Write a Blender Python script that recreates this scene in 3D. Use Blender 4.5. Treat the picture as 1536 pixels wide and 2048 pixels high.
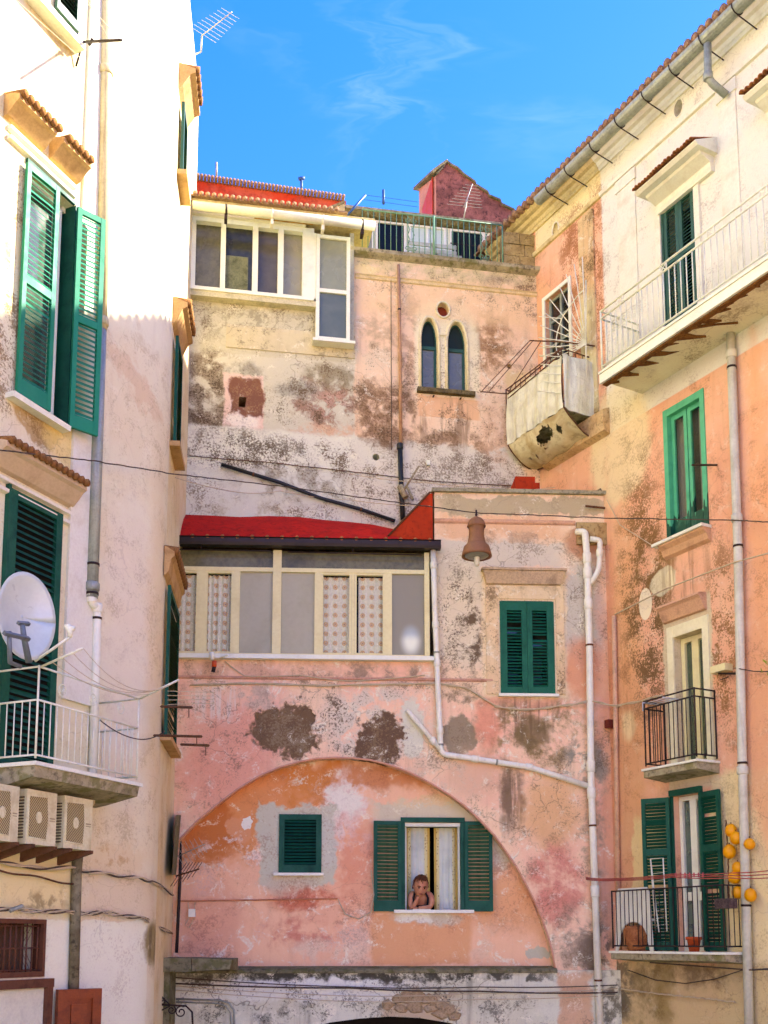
import bpy, bmesh, math, random
from mathutils import Vector, Matrix, geometry
R = math.radians
random.seed(7)
S = bpy.context.scene
for o in list(bpy.data.objects): bpy.data.objects.remove(o)

# ------------------------------------------------------------------ camera
F = 2200.0; TH = math.atan(.135); YP = 1880 - F*math.tan(TH)
EYE = Vector((0, 0, 5.2))
cam = bpy.data.cameras.new('camera'); camo = bpy.data.objects.new('camera', cam)
S.collection.objects.link(camo); S.camera = camo
camo.location = EYE; camo.rotation_euler = (R(90) + TH, 0, 0)
cam.sensor_fit = 'VERTICAL'; cam.sensor_height = 36; cam.lens = F/2048*36
cam.shift_y = (YP - 1024)/2048
cam.clip_start = .05; cam.clip_end = 2000
S.render.resolution_x = 768; S.render.resolution_y = 1024

# ------------------------------------------------------------------ light
SUN_AZ = R(-12)      # turned towards the camera from due right
SUN_EL = R(32.6)
sd = Vector((math.cos(SUN_AZ)*math.cos(SUN_EL), -math.sin(SUN_AZ)*math.cos(SUN_EL), math.sin(SUN_EL)))
sl = bpy.data.lights.new('sun', 'SUN'); sl.energy = 2.5; sl.angle = R(.6); sl.color = (1, .92, .97)
so = bpy.data.objects.new('sun', sl); S.collection.objects.link(so)
so.rotation_euler = sd.to_track_quat('Z', 'Y').to_euler()
S.view_settings.view_transform = 'Standard'; S.view_settings.look = 'None'
S.view_settings.gamma = 1; S.view_settings.use_curve_mapping = False
S.view_settings.exposure = 3.14
S.view_settings.use_white_balance = True
S.view_settings.white_balance_temperature = 7600
S.view_settings.white_balance_tint = 6

def lin(c):
    c = c/255.
    return c/12.92 if c <= .04045 else ((c+.055)/1.055)**2.4
def C(h, k=1.0):
    return (lin(int(h[0:2],16))*k*.96, min(.95, lin(int(h[2:4],16))*k*1.06), lin(int(h[4:6],16))*k*.84, 1)

class NT:
    """small node-tree writer"""
    def __init__(s, tree):
        s.t = tree; s.t.nodes.clear()
    def put(s, sock, v):
        if isinstance(v, bpy.types.NodeSocket): s.t.links.new(v, sock)
        elif v is not None: sock.default_value = v
    def math(s, op, a, b=None, c=None, clamp=False):
        n = s.t.nodes.new('ShaderNodeMath'); n.operation = op; n.use_clamp = clamp
        s.put(n.inputs[0], a); s.put(n.inputs[1], b); s.put(n.inputs[2], c); return n.outputs[0]
    def vm(s, op, a, b=None, out=0):
        n = s.t.nodes.new('ShaderNodeVectorMath'); n.operation = op
        s.put(n.inputs[0], a); s.put(n.inputs[1], b); return n.outputs[out]
    def mr(s, v, a, b, c=0., d=1., smooth=True):
        n = s.t.nodes.new('ShaderNodeMapRange')
        n.interpolation_type = 'SMOOTHSTEP' if smooth else 'LINEAR'
        for i, x in enumerate((v, a, b, c, d)): s.put(n.inputs[i], x)
        return n.outputs[0]
    def mix(s, f, a, b, mode='MIX'):
        n = s.t.nodes.new('ShaderNodeMix'); n.data_type = 'RGBA'; n.blend_type = mode
        s.put(n.inputs[0], f); s.put(n.inputs[6], a); s.put(n.inputs[7], b); return n.outputs[2]
    def noise(s, v, scale, detail=4, rough=.55, dist=0., col=False):
        n = s.t.nodes.new('ShaderNodeTexNoise'); s.put(n.inputs['Vector'], v)
        n.inputs['Scale'].default_value = scale; n.inputs['Detail'].default_value = detail
        n.inputs['Roughness'].default_value = rough; n.inputs['Distortion'].default_value = dist
        return n.outputs['Color' if col else 'Fac']
    def vor(s, v, scale, feat='F1', rnd=1., out=0):
        n = s.t.nodes.new('ShaderNodeTexVoronoi'); n.feature = feat; s.put(n.inputs['Vector'], v)
        n.inputs['Scale'].default_value = scale; n.inputs['Randomness'].default_value = rnd
        return n.outputs[out]
    def mapping(s, v, loc=(0,0,0), rot=(0,0,0), sc=(1,1,1), kind='POINT'):
        n = s.t.nodes.new('ShaderNodeMapping'); n.vector_type = kind; s.put(n.inputs[0], v)
        n.inputs['Location'].default_value = loc; n.inputs['Rotation'].default_value = rot
        n.inputs['Scale'].default_value = sc; return n.outputs[0]
    def coord(s, which='Object'):
        return s.t.nodes.new('ShaderNodeTexCoord').outputs[which]
    def sep(s, v):
        return s.t.nodes.new('ShaderNodeSeparateXYZ'), v
    def xyz(s, v):
        n = s.t.nodes.new('ShaderNodeSeparateXYZ'); s.put(n.inputs[0], v); return n.outputs
    def bump(s, h, strength=.4, dist=.01, normal=None):
        n = s.t.nodes.new('ShaderNodeBump'); n.inputs['Strength'].default_value = strength
        n.inputs['Distance'].default_value = dist; s.put(n.inputs['Height'], h)
        if normal is not None: s.put(n.inputs['Normal'], normal)
        return n.outputs[0]
    def out(s, bsdf):
        o = s.t.nodes.new('ShaderNodeOutputMaterial'); s.t.links.new(bsdf, o.inputs[0])
    def bsdf(s, col, rough=.8, metal=0., normal=None, spec=.3, **kw):
        n = s.t.nodes.new('ShaderNodeBsdfPrincipled')
        s.put(n.inputs['Base Color'], col); s.put(n.inputs['Roughness'], rough); s.put(n.inputs['Metallic'], metal)
        n.inputs['Specular IOR Level'].default_value = spec
        if normal is not None: s.put(n.inputs['Normal'], normal)
        for k, v in kw.items(): s.put(n.inputs[k], v)
        return n.outputs[0]

def dirpx(x, y):
    v = Vector((x-768, YP-y, -F)); v = Matrix.Rotation(R(90)+TH, 3, 'X') @ v
    return v.normalized()

S.cycles.max_bounces = 6; S.cycles.diffuse_bounces = 4; S.cycles.glossy_bounces = 2; S.cycles.transmission_bounces = 4
S.cycles.use_adaptive_sampling = True; S.cycles.adaptive_threshold = .03
# sky: Nishita plus thin cirrus
w = bpy.data.worlds.new('World'); S.world = w; w.use_nodes = True
t = NT(w.node_tree)
sky = w.node_tree.nodes.new('ShaderNodeTexSky'); sky.sky_type = 'NISHITA'; sky.sun_disc = False
sky.sun_elevation = SUN_EL; sky.sun_rotation = math.atan2(sd.x, sd.y)
sky.air_density = 1.0; sky.dust_density = .25; sky.ozone_density = 2.5
hs = w.node_tree.nodes.new('ShaderNodeHueSaturation')
hs.inputs['Saturation'].default_value = 1.42; hs.inputs['Hue'].default_value = .5
w.node_tree.links.new(sky.outputs[0], hs.inputs['Color'])
gv = t.coord('Generated')
X = t.xyz(gv)
zz = t.math('MAXIMUM', X[2], .06)
pl = w.node_tree.nodes.new('ShaderNodeCombineXYZ')
t.put(pl.inputs[0], t.math('DIVIDE', X[0], zz)); t.put(pl.inputs[1], t.math('DIVIDE', X[1], zz))
pv = pl.outputs[0]
wn = t.noise(pv, 2.2, 5, .6, 1.2, col=True)
pw = t.vm('ADD', pv, t.vm('MULTIPLY', t.vm('SUBTRACT', wn, (.5,.5,.5)), (.55,.3,.3)))
def cirrus(px, py, rx, ry, rot):
    d = dirpx(px, py)
    return t.mr(t.vm('LENGTH', t.mapping(pw, (d.x/d.z, d.y/d.z, 0), (0,0,R(rot)), (rx, ry, 1e3), 'TEXTURE'), out=1), 1., .0)
cm = t.math('MAXIMUM', cirrus(690, 60, .2, .10, 0), cirrus(740, 190, .12, .16, 0))
cm = t.math('MAXIMUM', cm, t.math('MULTIPLY', cirrus(750, 290, .14, .2, 10), .7))
cm = t.math('MAXIMUM', cm, t.math('MULTIPLY', cirrus(1080, 240, .16, .1, 10), .45))
fn = t.noise(t.mapping(pw, sc=(5., 4., 1), rot=(0,0,R(35))), 1.3, 5, .55, .3)
cl = t.math('MULTIPLY', t.mr(fn, .44, .80), cm)
cl = t.math('ADD', cl, t.math('MULTIPLY', t.mr(t.noise(pw, .9, 6, .6), .66, .9), .12), clamp=True)
skc = t.mix(t.math('MULTIPLY', cl, .08), t.mix(1., hs.outputs[0], (1.05,.53,.90,1), 'MULTIPLY'), (7.5, 7.6, 7.8, 1))
bg = w.node_tree.nodes.new('ShaderNodeBackground'); t.put(bg.inputs[0], skc); bg.inputs[1].default_value = .094
wo = w.node_tree.nodes.new('ShaderNodeOutputWorld'); w.node_tree.links.new(bg.outputs[0], wo.inputs[0])

# ------------------------------------------------------------------ mesh and object helpers
class MB:
    """collects faces given as (along wall, outward, up) triples"""
    def __init__(s): s.v = []; s.f = []; s.sm = []
    def add(s, vs, fs, sm=False):
        b = len(s.v); s.v += [(p[0], -p[1], p[2]) for p in vs]
        for f in fs: s.f.append([b+i for i in f]); s.sm.append(sm)
        return s
    def box(s, u0, u1, z0, z1, o0, o1):
        vs = [(u,o,z) for u in (u0,u1) for o in (o0,o1) for z in (z0,z1)]
        return s.add(vs, [(0,1,3,2),(4,6,7,5),(0,4,5,1),(2,3,7,6),(0,2,6,4),(1,5,7,3)])
    def hexa(s, a, b):
        """two quads a, b (4 points each) joined"""
        return s.add(list(a)+list(b), [(0,1,2,3),(7,6,5,4),(0,4,5,1),(1,5,6,2),(2,6,7,3),(3,7,4,0)])
    def prism(s, pts, o0, o1):
        n = len(pts)
        return s.add([(p[0],o0,p[1]) for p in pts]+[(p[0],o1,p[1]) for p in pts],
            [list(range(n))[::-1], list(range(n,2*n))]+[(i,(i+1)%n,n+(i+1)%n,n+i) for i in range(n)])
    def profile(s, pts, u0, u1):
        """closed (outward, up) outline swept along the wall"""
        n = len(pts)
        return s.add([(u0,p[0],p[1]) for p in pts]+[(u1,p[0],p[1]) for p in pts],
            [list(range(n)), list(range(n,2*n))[::-1]]+[(i,n+i,n+(i+1)%n,(i+1)%n) for i in range(n)])
    def tube(s, pts, r, n=8, caps=True):
        pts = [Vector(p) for p in pts]; m = len(pts); rs = r if isinstance(r,(list,tuple)) else [r]*m
        vs = []; side = None
        for i, p in enumerate(pts):
            a = pts[max(i-1,0)]; b = pts[min(i+1,m-1)]
            tn = (b-a).normalized() if (b-a).length > 1e-9 else Vector((0,0,1))
            if side is None:
                side = tn.cross(Vector((0,0,1)));
                if side.length < .1: side = tn.cross(Vector((0,1,0)))
            side = (side - tn*side.dot(tn)).normalized(); up = tn.cross(side)
            for k in range(n):
                a_ = 2*math.pi*k/n
                vs.append(tuple(p + (side*math.cos(a_)+up*math.sin(a_))*rs[i]))
        fs = [(i*n+k, i*n+(k+1)%n, (i+1)*n+(k+1)%n, (i+1)*n+k) for i in range(m-1) for k in range(n)]
        s.add(vs, fs, n > 4)
        if caps: s.f.append([len(s.v)-m*n+k for k in range(n)][::-1]); s.sm.append(False); s.f.append([len(s.v)-n+k for k in range(n)]); s.sm.append(False)
        return s
    def lathe(s, prof, c, n=20, axis='z', cap=False, smooth=True):
        """prof: (radius, height); axis z or o"""
        vs = []
        for r_, h in prof:
            for k in range(n):
                a = 2*math.pi*k/n; x, y = r_*math.cos(a), r_*math.sin(a)
                vs.append((c[0]+x, c[1]+y, c[2]+h) if axis == 'z' else (c[0]+x, c[1]+h, c[2]+y))
        m = len(prof)
        s.add(vs, [(i*n+k, i*n+(k+1)%n, (i+1)*n+(k+1)%n, (i+1)*n+k) for i in range(m-1) for k in range(n)]
              + ([list(range(n)), list(range((m-1)*n, m*n))] if cap else []), smooth)
        return s
    def grid(s, P, sm=True):
        """P[i][j] -> point"""
        a, b = len(P), len(P[0])
        return s.add([p for r_ in P for p in r_], [(i*b+j, i*b+j+1, (i+1)*b+j+1, (i+1)*b+j) for i in range(a-1) for j in range(b-1)], sm)
    def mesh(s, name):
        me = bpy.data.meshes.new(name); me.from_pydata(s.v, [], s.f)
        me.polygons.foreach_set('use_smooth', s.sm)
        bm = bmesh.new(); bm.from_mesh(me); bmesh.ops.recalc_face_normals(bm, faces=bm.faces); bm.to_mesh(me); bm.free()
        return me

WM = {}
def link(o, parent, M):
    S.collection.objects.link(o)
    if parent is not None:
        o.parent = parent; o.matrix_basis = WM[parent.name].inverted() @ M
    else: o.matrix_basis = M
    WM[o.name] = M.copy(); return o
def obj(name, mb, mat, parent=None, M=Matrix(), label=None, cat=None, group=None, kind=None):
    me = mb.mesh(name) if isinstance(mb, MB) else mb
    if mat is not None and not me.materials: me.materials.append(mat)
    o = bpy.data.objects.new(name, me); link(o, parent, M); tag(o, label, cat, group, kind); return o
def tag(o, label=None, cat=None, group=None, kind=None):
    for k, v in (('label',label),('category',cat),('group',group),('kind',kind)):
        if v: o[k] = v
    return o
def thing(name, label, cat, M=Matrix(), group=None, kind=None):
    o = bpy.data.objects.new(name, None); o.empty_display_size = .1
    link(o, None, M); return tag(o, label, cat, group, kind)
def T(u=0, o=0, z=0): return Matrix.Translation((u, -o, z))

class Wall:
    def __init__(s, a, b):
        a = Vector((a[0],a[1])); b = Vector((b[0],b[1])); d = (b-a).normalized(); s.len = (b-a).length
        s.a, s.b, s.d, s.n = a, b, d, Vector((d.y, -d.x))
        s.M = Matrix(((d.x,-d.y,0,a.x),(d.y,d.x,0,a.y),(0,0,1,0),(0,0,0,1))); s.Mi = s.M.inverted()
    def px(s, x, y, o=0.):
        r = s.Mi.to_3x3() @ dirpx(x, y); e = s.Mi @ EYE
        k = (-o - e.y)/r.y; p = e + r*k; return (p.x, p.z)
    def P(s, x, y, o=0.):
        u, z = s.px(x, y, o); return (u, o, z)
    def W(s, u, o, z): return s.M @ Vector((u, -o, z))
    def rect(s, x0, y0, x1, y1, o=0.):
        """pixel box (mid-edge points) -> u0,u1,z0,z1 on the wall"""
        xm, ym = (x0+x1)/2, (y0+y1)/2
        return s.px(x0,ym,o)[0], s.px(x1,ym,o)[0], s.px(xm,y1,o)[1], s.px(xm,y0,o)[1]

def plan(px, Y):     # plan point seen at column px on the horizon row
    d = dirpx(px, 1880); return (d.x/d.y*Y, Y)
def on_line(p, ang, px):
    """point seen at column px on the plan line through p with direction (sin, cos) of ang from the view axis"""
    d = dirpx(px, 1880); r = d.x/d.y; sx, sy = math.sin(R(ang)), math.cos(R(ang))
    t_ = (r*p[1]-p[0])/(sx - r*sy); return (p[0]+sx*t_, p[1]+sy*t_)

def sheet(pts, holes=(), o=0., depth=.25, curved=None):
    """wall sheet with holes: polygon in (u,z); reveals go back by depth, plus a back face"""
    vs = [Vector(p) for p in pts]; fs = [list(range(len(pts)))]
    for h in holes:
        b = len(vs); vs += [Vector(p) for p in h]; fs.append(list(range(b, b+len(h)))[::-1])
    r_ = geometry.delaunay_2d_cdt(vs, [], fs, 0, 1e-5)
    V, Fc = r_[0], r_[2]
    def inside(p, poly):
        c = False; n = len(poly)
        for i in range(n):
            a, b = poly[i], poly[(i+1)%n]
            if (a[1] > p[1]) != (b[1] > p[1]) and p[0] < (b[0]-a[0])*(p[1]-a[1])/(b[1]-a[1])+a[0]: c = not c
        return c
    keep = []
    for f in Fc:
        c = sum((V[i] for i in f), Vector((0,0)))/len(f)
        if inside(c, pts) and not any(inside(c, h) for h in holes): keep.append(f)
    m = MB()
    m.add([(p[0], o, p[1]) for p in V], keep)
    m.add([(p[0], o-depth, p[1]) for p in V], keep)
    for loop in [pts]+list(holes):
        n = len(loop)
        m.add([(p[0], o, p[1]) for p in loop]+[(p[0], o-depth, p[1]) for p in loop], [(i,(i+1)%n,n+(i+1)%n,n+i) for i in range(n)])
    me = m.mesh('wall')
    bm = bmesh.new(); bm.from_mesh(me); bmesh.ops.remove_doubles(bm, verts=bm.verts, dist=1e-5)
    bmesh.ops.recalc_face_normals(bm, faces=bm.faces); bm.to_mesh(me); bm.free()
    return me
def rc(u0,u1,z0,z1): return [(u0,z0),(u1,z0),(u1,z1),(u0,z1)]

# ------------------------------------------------------------------ materials
def plaster(name, base, alt, patches=(), dirt='6b5a4a', blotch=.35, streak=.25, bumpy=.5, cracks=.5, seed=0., fleck=.35, dz=None):
    m = bpy.data.materials.new(name); m.use_nodes = True; t = NT(m.node_tree)
    P0 = t.mapping(t.coord('Object'), (seed*3.1, 0, seed*1.7))
    Pr = t.coord('Object')
    nc = t.noise(P0, 2.3, 3, .62, .3, col=True)
    ncf = t.noise(P0, 11, 3, .6, .2, col=True)
    big = t.noise(P0, .75, 5, .6, .4); mid = t.noise(P0, 3.2, 7, .68, .25); fine_ = t.noise(P0, 36, 4, .75); fine = t.math('ADD', t.math('MULTIPLY', mid, .5), t.math('MULTIPLY', fine_, .5)); gr = t.noise(P0, 90, 3, .6)
    off = t.vm('SUBTRACT', nc, (.5,.5,.5)); off2 = t.vm('SUBTRACT', ncf, (.5,.5,.5))
    col = t.mix(t.mr(big, .36, .62), base, alt)
    col = t.mix(t.math('MULTIPLY', t.mr(mid, .50, .70), blotch), col, C(dirt))
    lt = t.mr(t.noise(P0, 4.7, 8, .7, .6), .54, .66)
    col = t.mix(t.math('MULTIPLY', lt, fleck), col, C('f3e6d8'))
    st = t.noise(t.mapping(P0, sc=(5.5, 5.5, .45)), 1.6, 6, .62, .3)
    col = t.mix(t.math('MULTIPLY', t.mr(st, .5, .74), streak), col, C(dirt))
    h = t.math('ADD', t.math('MULTIPLY', mid, .9), t.math('MULTIPLY', fine, .35))
    h = t.math('ADD', h, t.math('MULTIPLY', gr, .08))
    vcache = {0: Pr}
    for p in patches:
        c, r_, rot = p['c'], p['r'], p.get('rot', 0)
        a = p.get('amp', .12)
        a = min((0, .04, .1, .2), key=lambda q: abs(q-a))
        if a not in vcache:
            vv = t.vm('ADD', Pr, t.vm('MULTIPLY', off, (a*3.4,)*3)); vcache[a] = t.vm('ADD', vv, t.vm('MULTIPLY', off2, (a*1.5,)*3))
        v = vcache[a]
        mp = t.mapping(v, (c[0], 0, c[1]), (0, R(rot), 0), (r_[0], 1e4, r_[1]), 'TEXTURE')
        if p.get('k','e') == 'e': d = t.vm('LENGTH', mp, out=1)
        else:
            x = t.xyz(t.vm('ABSOLUTE', mp)); d = t.math('MAXIMUM', x[0], x[2])
        s_ = p.get('soft', .08)
        mk = t.mr(d, 1+s_, 1-s_)
        tx = p.get('tex')
        if tx:   # (threshold, width, which)
            nz = {'f': fine, 'm': mid, 's': st, 'n': None}[tx[2] if len(tx) > 2 else 'f']
            if nz is None: nz = t.noise(P0, 7.5, 9, .74, .5)
            mk = t.math('MULTIPLY', mk, t.mr(nz, tx[0], tx[0]+tx[1]))
        mk = t.math('MULTIPLY', mk, p.get('op', 1.))
        pc = p['col']
        col = t.mix(mk, col, pc)
        if p.get('h'): h = t.math('ADD', h, t.math('MULTIPLY', mk, p['h']))
    col = t.mix(t.mr(fine, .45, .68, 0, .16), col, C(dirt))
    col = t.mix(t.math('MULTIPLY', t.math('MULTIPLY', t.mr(fine, .535, .57), t.mr(big, .40, .55)), min(.75, blotch*1.9)), col, C(dirt, .75))
    col = t.mix(t.math('MULTIPLY', t.math('MULTIPLY', t.mr(fine_, .52, .46), lt), min(.7, fleck*1.5)), col, C('f3e6d4'))
    if cracks:
        vd = t.vor(t.vm('ADD', P0, t.vm('MULTIPLY', off, (.35,.35,.35))), 1.9, 'DISTANCE_TO_EDGE')
        ck = t.math('MULTIPLY', t.mr(vd, .012, .0), t.mr(big, .45, .58))
        ck = t.math('MULTIPLY', ck, cracks)
        col = t.mix(ck, col, C('4a3a30')); h = t.math('SUBTRACT', h, t.math('MULTIPLY', ck, .35))
        vd = t.vor(t.vm('ADD', P0, t.vm('MULTIPLY', off, (.5,.5,.5))), 6.3, 'DISTANCE_TO_EDGE')
        ck = t.math('MULTIPLY', t.math('MULTIPLY', t.mr(vd, .03, .0), t.mr(mid, .5, .62)), cracks*.7)
        col = t.mix(ck, col, C('4a3a30')); h = t.math('SUBTRACT', h, t.math('MULTIPLY', ck, .2))
    pit = t.math('MULTIPLY', t.mr(t.vor(P0, 23), .13, .05), t.mr(mid, .52, .6))
    col = t.mix(t.math('MULTIPLY', pit, .5*min(1, blotch*2.2)), col, C('4a3a30'))
    col = t.mix(t.mr(gr, .35, .7, 0, .12), col, t.mix(.55, col, C(dirt)))
    t.out(t.bsdf(col, .92, normal=t.bump(h, bumpy, .03), spec=.15))
    return m

def pt(W, x0, y0, x1, y1, col, **k):
    u0,u1,z0,z1 = W.rect(x0,y0,x1,y1)
    d = dict(c=((u0+u1)/2,(z0+z1)/2), r=(abs(u1-u0)/2, abs(z1-z0)/2), col=C(col)); d.update(k); return d

def simple(name, col, rough=.6, metal=0., spec=.25, var=.25, dark='3a3028', scale=6., bumpy=.15, streaks=0.):
    m = bpy.data.materials.new(name); m.use_nodes = True; t = NT(m.node_tree); P = t.coord('Object')
    n1 = t.noise(P, scale, 7, .65, .3); c = C(col) if isinstance(col, str) else col
    cc = t.mix(t.mr(n1, .45, .75, 0, var), c, C(dark))
    if streaks:
        s_ = t.noise(t.mapping(P, sc=(9,9,.7)), 2.5, 6, .6); cc = t.mix(t.mr(s_, .48, .7, 0, streaks), cc, C(dark))
    g = t.noise(P, scale*9, 3, .6); cc = t.mix(t.mr(g, .35, .7, 0, var*.4), cc, C(dark))
    t.out(t.bsdf(cc, t.mr(n1, .3, .7, max(.05, rough-.1), min(1, rough+.12)), metal, t.bump(n1, bumpy, .01) if bumpy else None, spec))
    return m

def glass(name, tint='1c2426', trans=.0, rough=.05, spec=.6):
    m = bpy.data.materials.new(name); m.use_nodes = True; t = NT(m.node_tree); P = t.coord('Object')
    n1 = t.noise(P, 3., 6, .6, .5)
    nm = t.bump(t.noise(P, 1.4, 2, .5), .06, .05)
    b = t.bsdf(t.mix(t.mr(n1, .4, .75, 0, .25), C(tint), C('8a8478')), t.mr(n1, .4, .7, rough, rough+.1), 0, nm, spec)
    if trans:
        tr = m.node_tree.nodes.new('ShaderNodeBsdfTransparent'); tr.inputs[0].default_value = (.97,.96,.93,1)
        mx = m.node_tree.nodes.new('ShaderNodeMixShader'); mx.inputs[0].default_value = trans
        m.node_tree.links.new(b, mx.inputs[1]); m.node_tree.links.new(tr.outputs[0], mx.inputs[2]); b = mx.outputs[0]
    t.out(b); return m

def stone(name, a, b, dark, scale=3., moss=None, bumpy=.6):
    m = bpy.data.materials.new(name); m.use_nodes = True; t = NT(m.node_tree); P = t.coord('Object')
    n1 = t.noise(P, scale, 9, .7, .4); n2 = t.noise(P, scale*5, 7, .7)
    c = t.mix(t.mr(n1, .35, .65), C(a), C(b)); c = t.mix(t.mr(n2, .48, .68, 0, .75), c, C(dark))
    if moss: c = t.mix(t.math('MULTIPLY', t.mr(t.noise(P, scale*1.7, 6, .6), .5, .62), .7), c, C(moss))
    t.out(t.bsdf(c, .95, normal=t.bump(t.math('ADD', n1, t.math('MULTIPLY', n2, .5)), bumpy, .03), spec=.1)); return m

# ------------------------------------------------------------------ plan of the place
PR = plan(1232, 13.9)
RA = math.degrees(math.atan(-1218/2220))
UR = on_line(PR, RA, 1099)
UL = on_line(UR, 80.1, 350)
PL = on_line(PR, 87.3, 330)
BC = on_line(UL, -5.35, 305)
AB = on_line(BC, 26, 160)
def back(p, ang, L): return (p[0]-math.sin(R(ang))*L, p[1]-math.cos(R(ang))*L)
A0 = back(AB, 23.9, 9.0)
R0 = back(PR, RA, 11.5)
WU = Wall(UL, UR); WP = Wall(PL, PR); WR = Wall(UR, R0)
WA = Wall(A0, AB); WB = Wall(AB, BC); WC = Wall(BC, UL)
REC = -.2                                    # depth of the blind arch

# shared materials
white_paint = simple('white_frame_paint', 'e9e4da', .45, var=.25, dark='b3a48c', scale=3)
cream_paint = simple('cream_frame_paint', 'e6d6a8', .5, var=.3, dark='b59a68', scale=3)
green_paint = simple('dark_green_paint', '0a6048', .6, var=.6, dark='0a332c', scale=4)
green_lower = simple('deep_green_paint', '07503f', .6, var=.6, dark='082822', scale=4)
green_bright = simple('sea_green_paint', '0d7a5e', .6, var=.3, dark='0a5a48', scale=3)
green_grey = simple('grey_green_paint', '2c5248', .5, var=.4, dark='142a26', scale=4)
green_mint = simple('mint_green_paint', '4aa27c', .55, var=.45, dark='1d5f4a', scale=5)
dark_room = simple('dark_room', '1a1613', .9, var=.1, bumpy=0)  # near-black colour stands in for the shade inside rooms and passage
dark_glass = glass('dark_window_glass', '12181a')
clear_glass = glass('clear_window_glass', '2a302c', trans=.72, rough=.03)
pvc_white = simple('white_pvc', 'ebe4de', .38, var=.3, dark='b7a892', scale=3, streaks=.3)
pvc_dark = simple('black_pvc', '23262a', .4, var=.3, dark='0c0c0e')
metal_grey = simple('galvanised_grey', '9fa09c', .45, .25, var=.45, dark='5d5a55', scale=5, streaks=.4)
metal_beige = simple('aged_beige_pipe', 'c9b796', .6, var=.5, dark='8d7656', scale=4, streaks=.5)
iron = simple('dark_iron', '2c2523', .55, .3, var=.5, dark='5a3826', scale=20)
rust = simple('rusty_iron', '6d4630', .8, .1, var=.6, dark='2f1d15', scale=14)
rail_white = simple('white_rail_paint', 'e8e2d8', .45, var=.35, dark='9a7c5c', scale=9)
rail_green = simple('green_rail_paint', '6f9478', .5, var=.4, dark='3f5a48', scale=9)
wire_mat = simple('cable_sheath', '54443a', .7, var=.5, dark='241c18', scale=12, bumpy=0)
wire_light = simple('pale_cable_sheath', 'c9b39a', .7, var=.4, dark='7c644c', scale=12, bumpy=0)
marble = simple('white_marble', 'ebe5dc', .35, var=.3, dark='a3978a', scale=5)
terracotta = stone('terracotta', 'b2714a', '8d5236', '5a3423', 14, bumpy=.4)
tile_pale = stone('weathered_tile', 'b08a70', '8c6450', '5a4636', 12, bumpy=.4)
red_paint = stone('red_waterproof_paint', 'c4231c', 'a81f1e', '7e1a18', 2.2, bumpy=.35)
brick_red = stone('brick_red_paint', 'b8391f', 'a0341f', '7c2a1c', 2.5, bumpy=.25)
slab_stone = stone('weathered_slab_stone', 'b3a48c', '8f8168', '4a4335', 3, moss='6f6a3c')
dark_stone = stone('mossy_dark_stone', '8a8068', '6c6450', '3c382c', 4, moss='5c5a34')
wood_brown = simple('varnished_brown_wood', '8a4122', .4, var=.6, dark='2e130b', scale=8)
wood_dark = simple('dark_brown_wood', '6a4030', .5, var=.5, dark='1c0e0b', scale=8)

# ------------------------------------------------------------------ ground
gm = stone('courtyard_paving', 'b0a696', '9a9082', '7a7266', .8)
ground = obj('ground', MB().add([(-60,-60,0),(60,-60,0),(60,60,0),(-60,60,0)], [(0,1,2,3)]), gm, kind='structure')

# ------------------------------------------------------------------ building helpers
def slat_mesh(w_, t_=.008, d_=.04, tilt=35, bowed=0):
    m = MB(); c, s_ = math.cos(R(tilt)), math.sin(R(tilt))
    def q(o, z): return (o*c - z*s_*0 - z*s_, -(o*s_) + z*c)
    pr = [q(-d_/2,-t_/2), q(d_/2,-t_/2), q(d_/2,t_/2), q(-d_/2,t_/2)]
    m.profile(pr, 0, w_); return m.mesh('slat')

def leaf(parent, M, w_, h_, mat, n=(20,), left=True, st=.05, rails=None, th=.035, bottom=.1, top=.06, mid=.08, slatmat=None, tilt=40, panel_rows=()):
    """a louvred shutter leaf hinged at its local origin; n slats per panel"""
    x0, x1 = (0, w_) if left else (-w_, 0)
    m = MB(); m.box(x0, x0+st, 0, h_, -th/2, th/2); m.box(x1-st, x1, 0, h_, -th/2, th/2)
    k = len(n); a = x0+st; b = x1-st
    tot = h_-bottom-top-mid*(k-1); tn = sum(n); z = bottom
    m.box(a, b, 0, bottom, -th/2+.002, th/2-.002); m.box(a, b, h_-top, h_, -th/2+.002, th/2-.002)
    spots = []
    for i, c in enumerate(n):
        hh = tot*c/tn
        if i < k-1: m.box(a, b, z+hh, z+hh+mid, -th/2+.002, th/2-.002)
        for j in range(c): spots.append(z+hh*(j+.5)/c)
        z += hh+mid
    lf = obj('shutter', m, mat, parent, M)
    sm = slat_mesh(b-a, d_=min(.05, tot/tn*.95), tilt=tilt); sm.materials.append(slatmat or mat)
    for z in spots:
        q_ = random.random()
        if q_ < .012: continue
        obj('slat', sm, None, lf, M @ T(a, 0, z) @ Matrix.Rotation(R(random.uniform(-.7,.7)), 4, 'Y') @ Matrix.Rotation(R(random.uniform(-3,3)+(14 if q_ > .975 else 0)), 4, 'X'))
    return lf

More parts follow.
